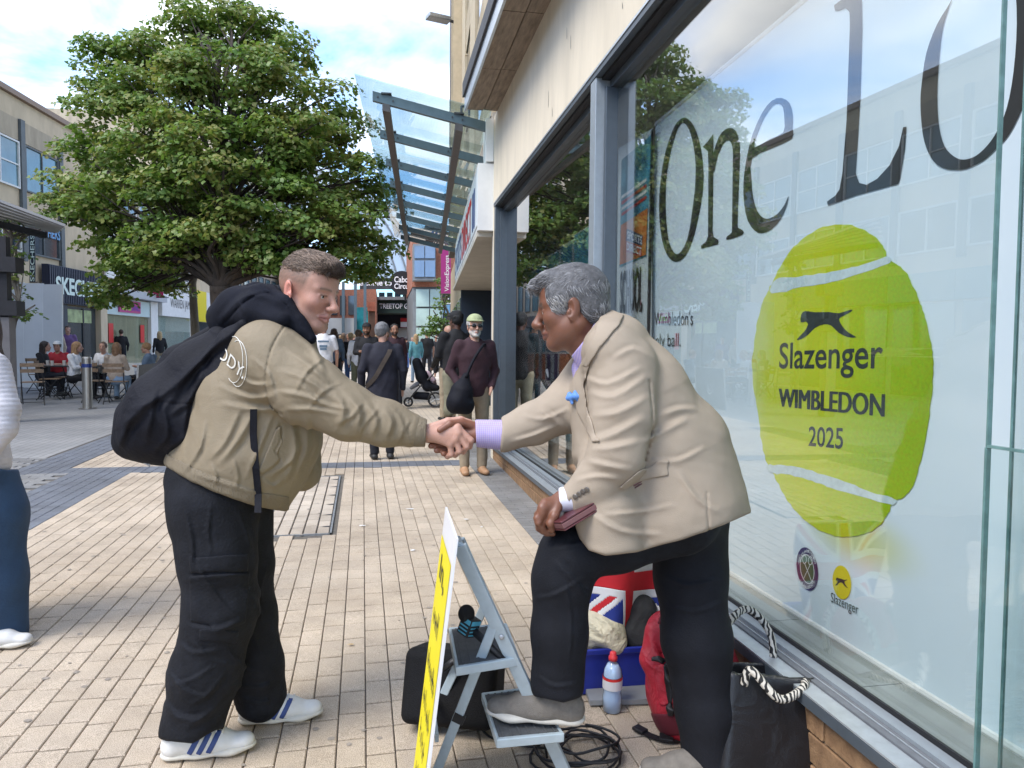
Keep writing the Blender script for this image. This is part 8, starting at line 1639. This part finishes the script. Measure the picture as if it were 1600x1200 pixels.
person('blonde woman in black top and blue jeans walking away', gp(548, 19.5), AWAY-0.05, 1.63, m_bk, m_jn, 'fair', (0.52, 0.40, 0.24), res=0.018, group=GRP, stride=.45)
person('person in white jacket and olive trousers behind the man in black', gp(560, 16.5), AWAY, 1.66, m_wt, m_ol, 'fair', (0.08, 0.05, 0.03), res=0.018, group=GRP, stride=-.4)
person('person in denim jacket carrying on behind the white t-shirt', gp(522, 18.5), AWAY, 1.72, m_db, m_nt, 'fair', (0.07, 0.04, 0.03), res=0.02, group=GRP, stride=.4, hlen=.05)
person('long haired woman in brown walking away left of the blonde woman', gp(537, 24), AWAY, 1.66, cloth('brown_coat', (.12, .07, .045)), m_nt, 'fair', (0.12, 0.07, 0.04), res=0.022, group=GRP, hlen=.12, stride=-.4)
person('man in black t-shirt walking away down the street', gp(667, 25.5), AWAY, 1.80, m_bk, m_nt, 'fair', (0.12, 0.10, 0.09), sleeve=0., res=0.02, group=GRP, stride=.5)
person('blonde woman in teal top beside the buggy hood', gp(650, 24), AWAY+.2, 1.66, m_tl, m_lj, 'fair', (0.45, 0.30, 0.16), res=0.022, group=GRP, hlen=.12, stride=.3)
person('distant person in black coat right of the man in black t-shirt', gp(681, 33), TOWARD, 1.7, m_bk, m_nt, 'fair', (0.05, 0.03, 0.02), res=0.028, group=GRP, stride=.4)
person('balding man half hidden behind the man in black jacket', gp(701, 12.5), AWAY+.3, 1.70, m_nt, m_kh, 'fair', (0.2, 0.15, 0.1), res=0.018, group=GRP, bald=True)
far_l = ['distant walker in grey beyond the white t-shirt', 'distant walker in beige under the balcony', 'distant walker in red near the arcade entrance', 'distant walker in dark blue near the steel columns', 'distant walker in white in front of the ramp wall', 'distant walker in black below the kiosk', 'distant walker in teal near the brick building', 'distant long haired walker in beige below the balcony', 'distant walker in black left of the steel columns', 'distant walker in navy beside the ramp wall']
for i, (px, Z, mt, mbt) in enumerate(((516, 30, m_gr, m_nt), (527, 33, m_bg, m_jn), (532, 36, m_rd, m_nt), (544, 30, m_nv, m_lj), (588, 38, m_wt, m_nt), (635, 36, m_bk, m_jn), (644, 40, m_tl, m_nt), (519, 38, m_bg, m_nt), (553, 34, m_bk, m_ol), (600, 44, m_nv, m_nt))):
    person(far_l[i], gp(px, Z), AWAY if i % 3 else TOWARD, 1.62+.03*(i % 5), mt, mbt, ['fair', 'tan'][i % 2], [(0.3, 0.2, 0.1), (0.03, 0.02, 0.02)][i % 2], res=0.034, group='distant walkers', stride=.45*(-1)**i, hlen=.1 if i in (1, 7) else 0)
# seated at the cafe
dn = [('dark haired woman in black vest seated at the left cafe table', 63, 16.6, 0.2, m_bk, m_nt, (0.02, 0.012, 0.01), .10, None, 'sit', 0.), ('man in red shirt and white cap seated behind the left cafe table', 92, 17.2, -1.5, m_rd, m_nt, (0.05, 0.03, 0.02), 0, (0.66, 0.66, 0.64), 'sit', 0.), ('blonde woman in white top seated left of the steel bollard', 113, 16.0, 0.1, m_wt, m_bk, (0.34, 0.20, 0.10), .16, None, 'sit', 1.), ('man in white shirt seated behind the right cafe table', 164, 17.0, -1.6, m_wt, m_nt, (0.10, 0.06, 0.04), 0, None, 'sit', 1.), ('long haired woman in light jeans seated with her back to the camera', 180, 15.6, AWAY, m_bg, m_lj, (0.22, 0.12, 0.06), .20, None, 'sit', 1.), ('man in checked shirt seated beside the black signboard', 236, 16.4, 3.0, m_db, m_nt, (0.30, 0.17, 0.08), 0, None, 'sit', 0.)]
for lb, px, Z, hd, mt, mbt, hr, hl, cp, ps_, slv in dn:
    person(lb, gp(px, Z), hd, 1.72, mt, mbt, 'fair', hr, arms='table', hlen=hl, cap=cp, pose='sit', sleeve=slv, res=0.018, group='diners at the cafe')
person('person in purple hoodie standing in the shoe shop doorway', gp(107, 22), TOWARD+.4, 1.74, m_pu, m_nt, 'fair', (0.05, 0.03, 0.02), res=0.024, group=GRP)
person('fair haired woman standing behind the man in red', gp(88, 20.5), TOWARD, 1.68, m_bg, m_nt, 'fair', (0.45, 0.28, 0.14), res=0.024, group=GRP, hlen=.1)
person('blonde woman in black top by the jeweller window', gp(250, 27), AWAY+.6, 1.66, m_bk, m_kh, 'fair', (0.45, 0.32, 0.16), res=0.026, group=GRP, hlen=.1)
person('person in dark coat looking into the card shop', gp(190, 28), AWAY+.5, 1.72, m_bk, m_nt, 'fair', (0.05, 0.03, 0.02), res=0.026, group=GRP)
person('person in blue coat at the card shop window', gp(176, 28.4), AWAY+.5, 1.68, m_jn, m_nt, 'fair', (0.10, 0.06, 0.04), res=0.026, group=GRP)
# buggy
bg_ = thing('pushchair', 'black pushchair with large rear wheels parked on the tan paving', 'pushchair', gp(662, 15.3)); Zb = 15.2
B3 = lambda x, y, dz=0.0: J(x, y, Zb+dz)
for dz in (-.22, .22):
    for (x, y, r) in ((638, 628, 6.2), (680, 624, 10.5)):
        c = B3(x, y, dz); R2 = r*Zb/FPX; w = MB().tube([c+CRT*R2*math.cos(a)+CUP*R2*math.sin(a) for a in np.linspace(0, 6.283, 19)[:-1]], .022, 6, closed=True).build('wheel', m_blk, bg_)
        for a in np.linspace(0, 6.283, 6)[:-1]: MB().tube([c, c+CRT*R2*math.cos(a)+CUP*R2*math.sin(a)], .012, 4).build('spoke', m_steel, w)
    MB().tube([B3(638, 626, dz), B3(655, 605, dz), B3(672, 590, dz), B3(690, 570, dz)], .018, 6).build('frame_tube', m_blk, bg_); MB().tube([B3(680, 622, dz), B3(668, 604, dz), B3(655, 603, dz)], .016, 6).build('frame_tube', m_blk, bg_)
MB().tube([B3(690, 570, -.22), B3(690, 570, .22)], .02, 6).build('handle', m_blk, bg_)
f_ = Sdf(); chain(f_, [(652, 566, Zb, 8), (660, 585, Zb, 10), (668, 603, Zb, 9), (680, 606, Zb, 7)], .05); f_.both(ZBand(Zb-.24, Zb+.24), .02)
f2 = Sdf(); [f2.add(Cone(B3(a, b, d), B3(c, e, d), r*Zb/FPX, r2*Zb/FPX), .06) for d in (-.15, 0, .15) for a, b, r, c, e, r2 in ((651, 566, 7, 659, 588, 9), (659, 588, 9, 668, 604, 7), (668, 604, 7, 682, 606, 5))]; sdf_obj('seat', f2, .02, m_nylonb, bg_)
f3 = Sdf(); [f3.add(Cone(B3(650, 618, d), B3(668, 619, d), 6*Zb/FPX, 6*Zb/FPX), .06) for d in (-.12, .12)]; sdf_obj('basket', f3, .02, m_nylonb, bg_)
f4 = Sdf(); [f4.add(Cone(B3(643, 606, d), B3(652, 600, d), 3*Zb/FPX, 4*Zb/FPX), .06) for d in (-.15, 0, .15)]; sdf_obj('foot_muff', f4, .02, m_gr, bg_)
tag(sdf_obj('blanket', Sdf().add(Cone(B3(668, 584, -.05), B3(676, 594, 0), 5*Zb/FPX, 5*Zb/FPX), .05).add(Cone(B3(676, 594, 0), B3(680, 600, .08), 4*Zb/FPX, 3*Zb/FPX), .05), .02, cloth('pink_blanket', (.55, .40, .44))), 'pale pink blanket in the pushchair seat', 'blanket')
# woman cut by the left edge
wm = thing('person', 'woman in white ribbed top and blue jeans cut off by the left picture edge', 'person', G(-8, 1012)); Zw = 3.24; b = Sdf()
WC, WM = head_frame(-62, 492, Zw, -1, 10, 0); WT = face(b, WC, WM, 1.0); b.add(Cone(J(-60, 520, Zw), J(-48, 560, Zw), .05, .055), .02); chain(b, [(-48, 560, Zw, 24), (-42, 720, Zw, 26)], .04); chain(b, [(-14, 585, Zw-.12, 12), (0, 660, Zw-.14, 11), (-30, 735, Zw-.22, 9), (-40, 750, Zw-.24, 9)], .02); chain(b, [(-30, 740, Zw, 20), (-14, 980, Zw, 14)], .02); chain(b, [(-60, 740, Zw+.1, 20), (-62, 980, Zw+.1, 14)], .02)
vcol(sdf_obj('body', b, .005, m_skin, wm), lambda P: np.tile(np.array(SK['fair']), (len(P), 1)))
f_ = Sdf(); fchain(f_, [(-48, 572, Zw, 46), (-46, 640, Zw, 42), (-40, 720, Zw, 48)], .05, 1.0); chain(f_, [(-18, 578, Zw-.1, 30), (0, 640, Zw-.14, 26), (-2, 668, Zw-.16, 24), (-34, 722, Zw-.22, 17)], .02); f_.both(PxPoly([(-200, 500), (60, 500), (60, 700), (20, 735), (-200, 760)], Zw), .006)
f_.disp = lambda P: .0028*np.abs(np.sin(P[:, 2]*150+1.5*np.sin(P[:, 0]*22)+P[:, 1]*14)); f_.dmax = .004; sdf_obj('ribbed_top', f_, .0055, cloth('white_rib_jersey', (0.62, 0.60, 0.62)), wm)
f_ = Sdf(); chain(f_, [(-38, 740, Zw, 54), (-28, 800, Zw, 60), (-20, 900, Zw, 52), (-14, 985, Zw, 50)], .04); chain(f_, [(-60, 745, Zw+.12, 44), (-70, 985, Zw+.12, 44)], .04); f_.disp = lambda P: .004*nz3(P, 22, 71); f_.dmax = .007; f_.both(PxPoly([(-200, 725), (60, 735), (60, 993), (-200, 1000)], Zw), .006); sdf_obj('jeans', f_, .0065, cloth('dark_blue_denim', (0.025, 0.06, 0.12)), wm)
h0 = G(-55, 1016); t0 = G(40, 1010); sh = empty('trainer', h0); adopt(sh, wm); shoe(sh, h0, h0+(t0-h0)/np.linalg.norm(t0-h0)*.27, .09, (0, 0, 1), m_wleather, m_wsole, None, .006, .042)
Hh = Sdf(); chain(Hh, [(-55, 470, Zw, 44), (-40, 520, Zw, 34), (-22, 560, Zw-.02, 22), (-22, 600, Zw-.08, 14)], .03); sdf_obj('long_hair', Hh, .008, mat('dark_brown_long_hair', (0.03, 0.015, 0.012), .5, .4, 50, .6, 150, stretch=(1, 1, .2)), wm)
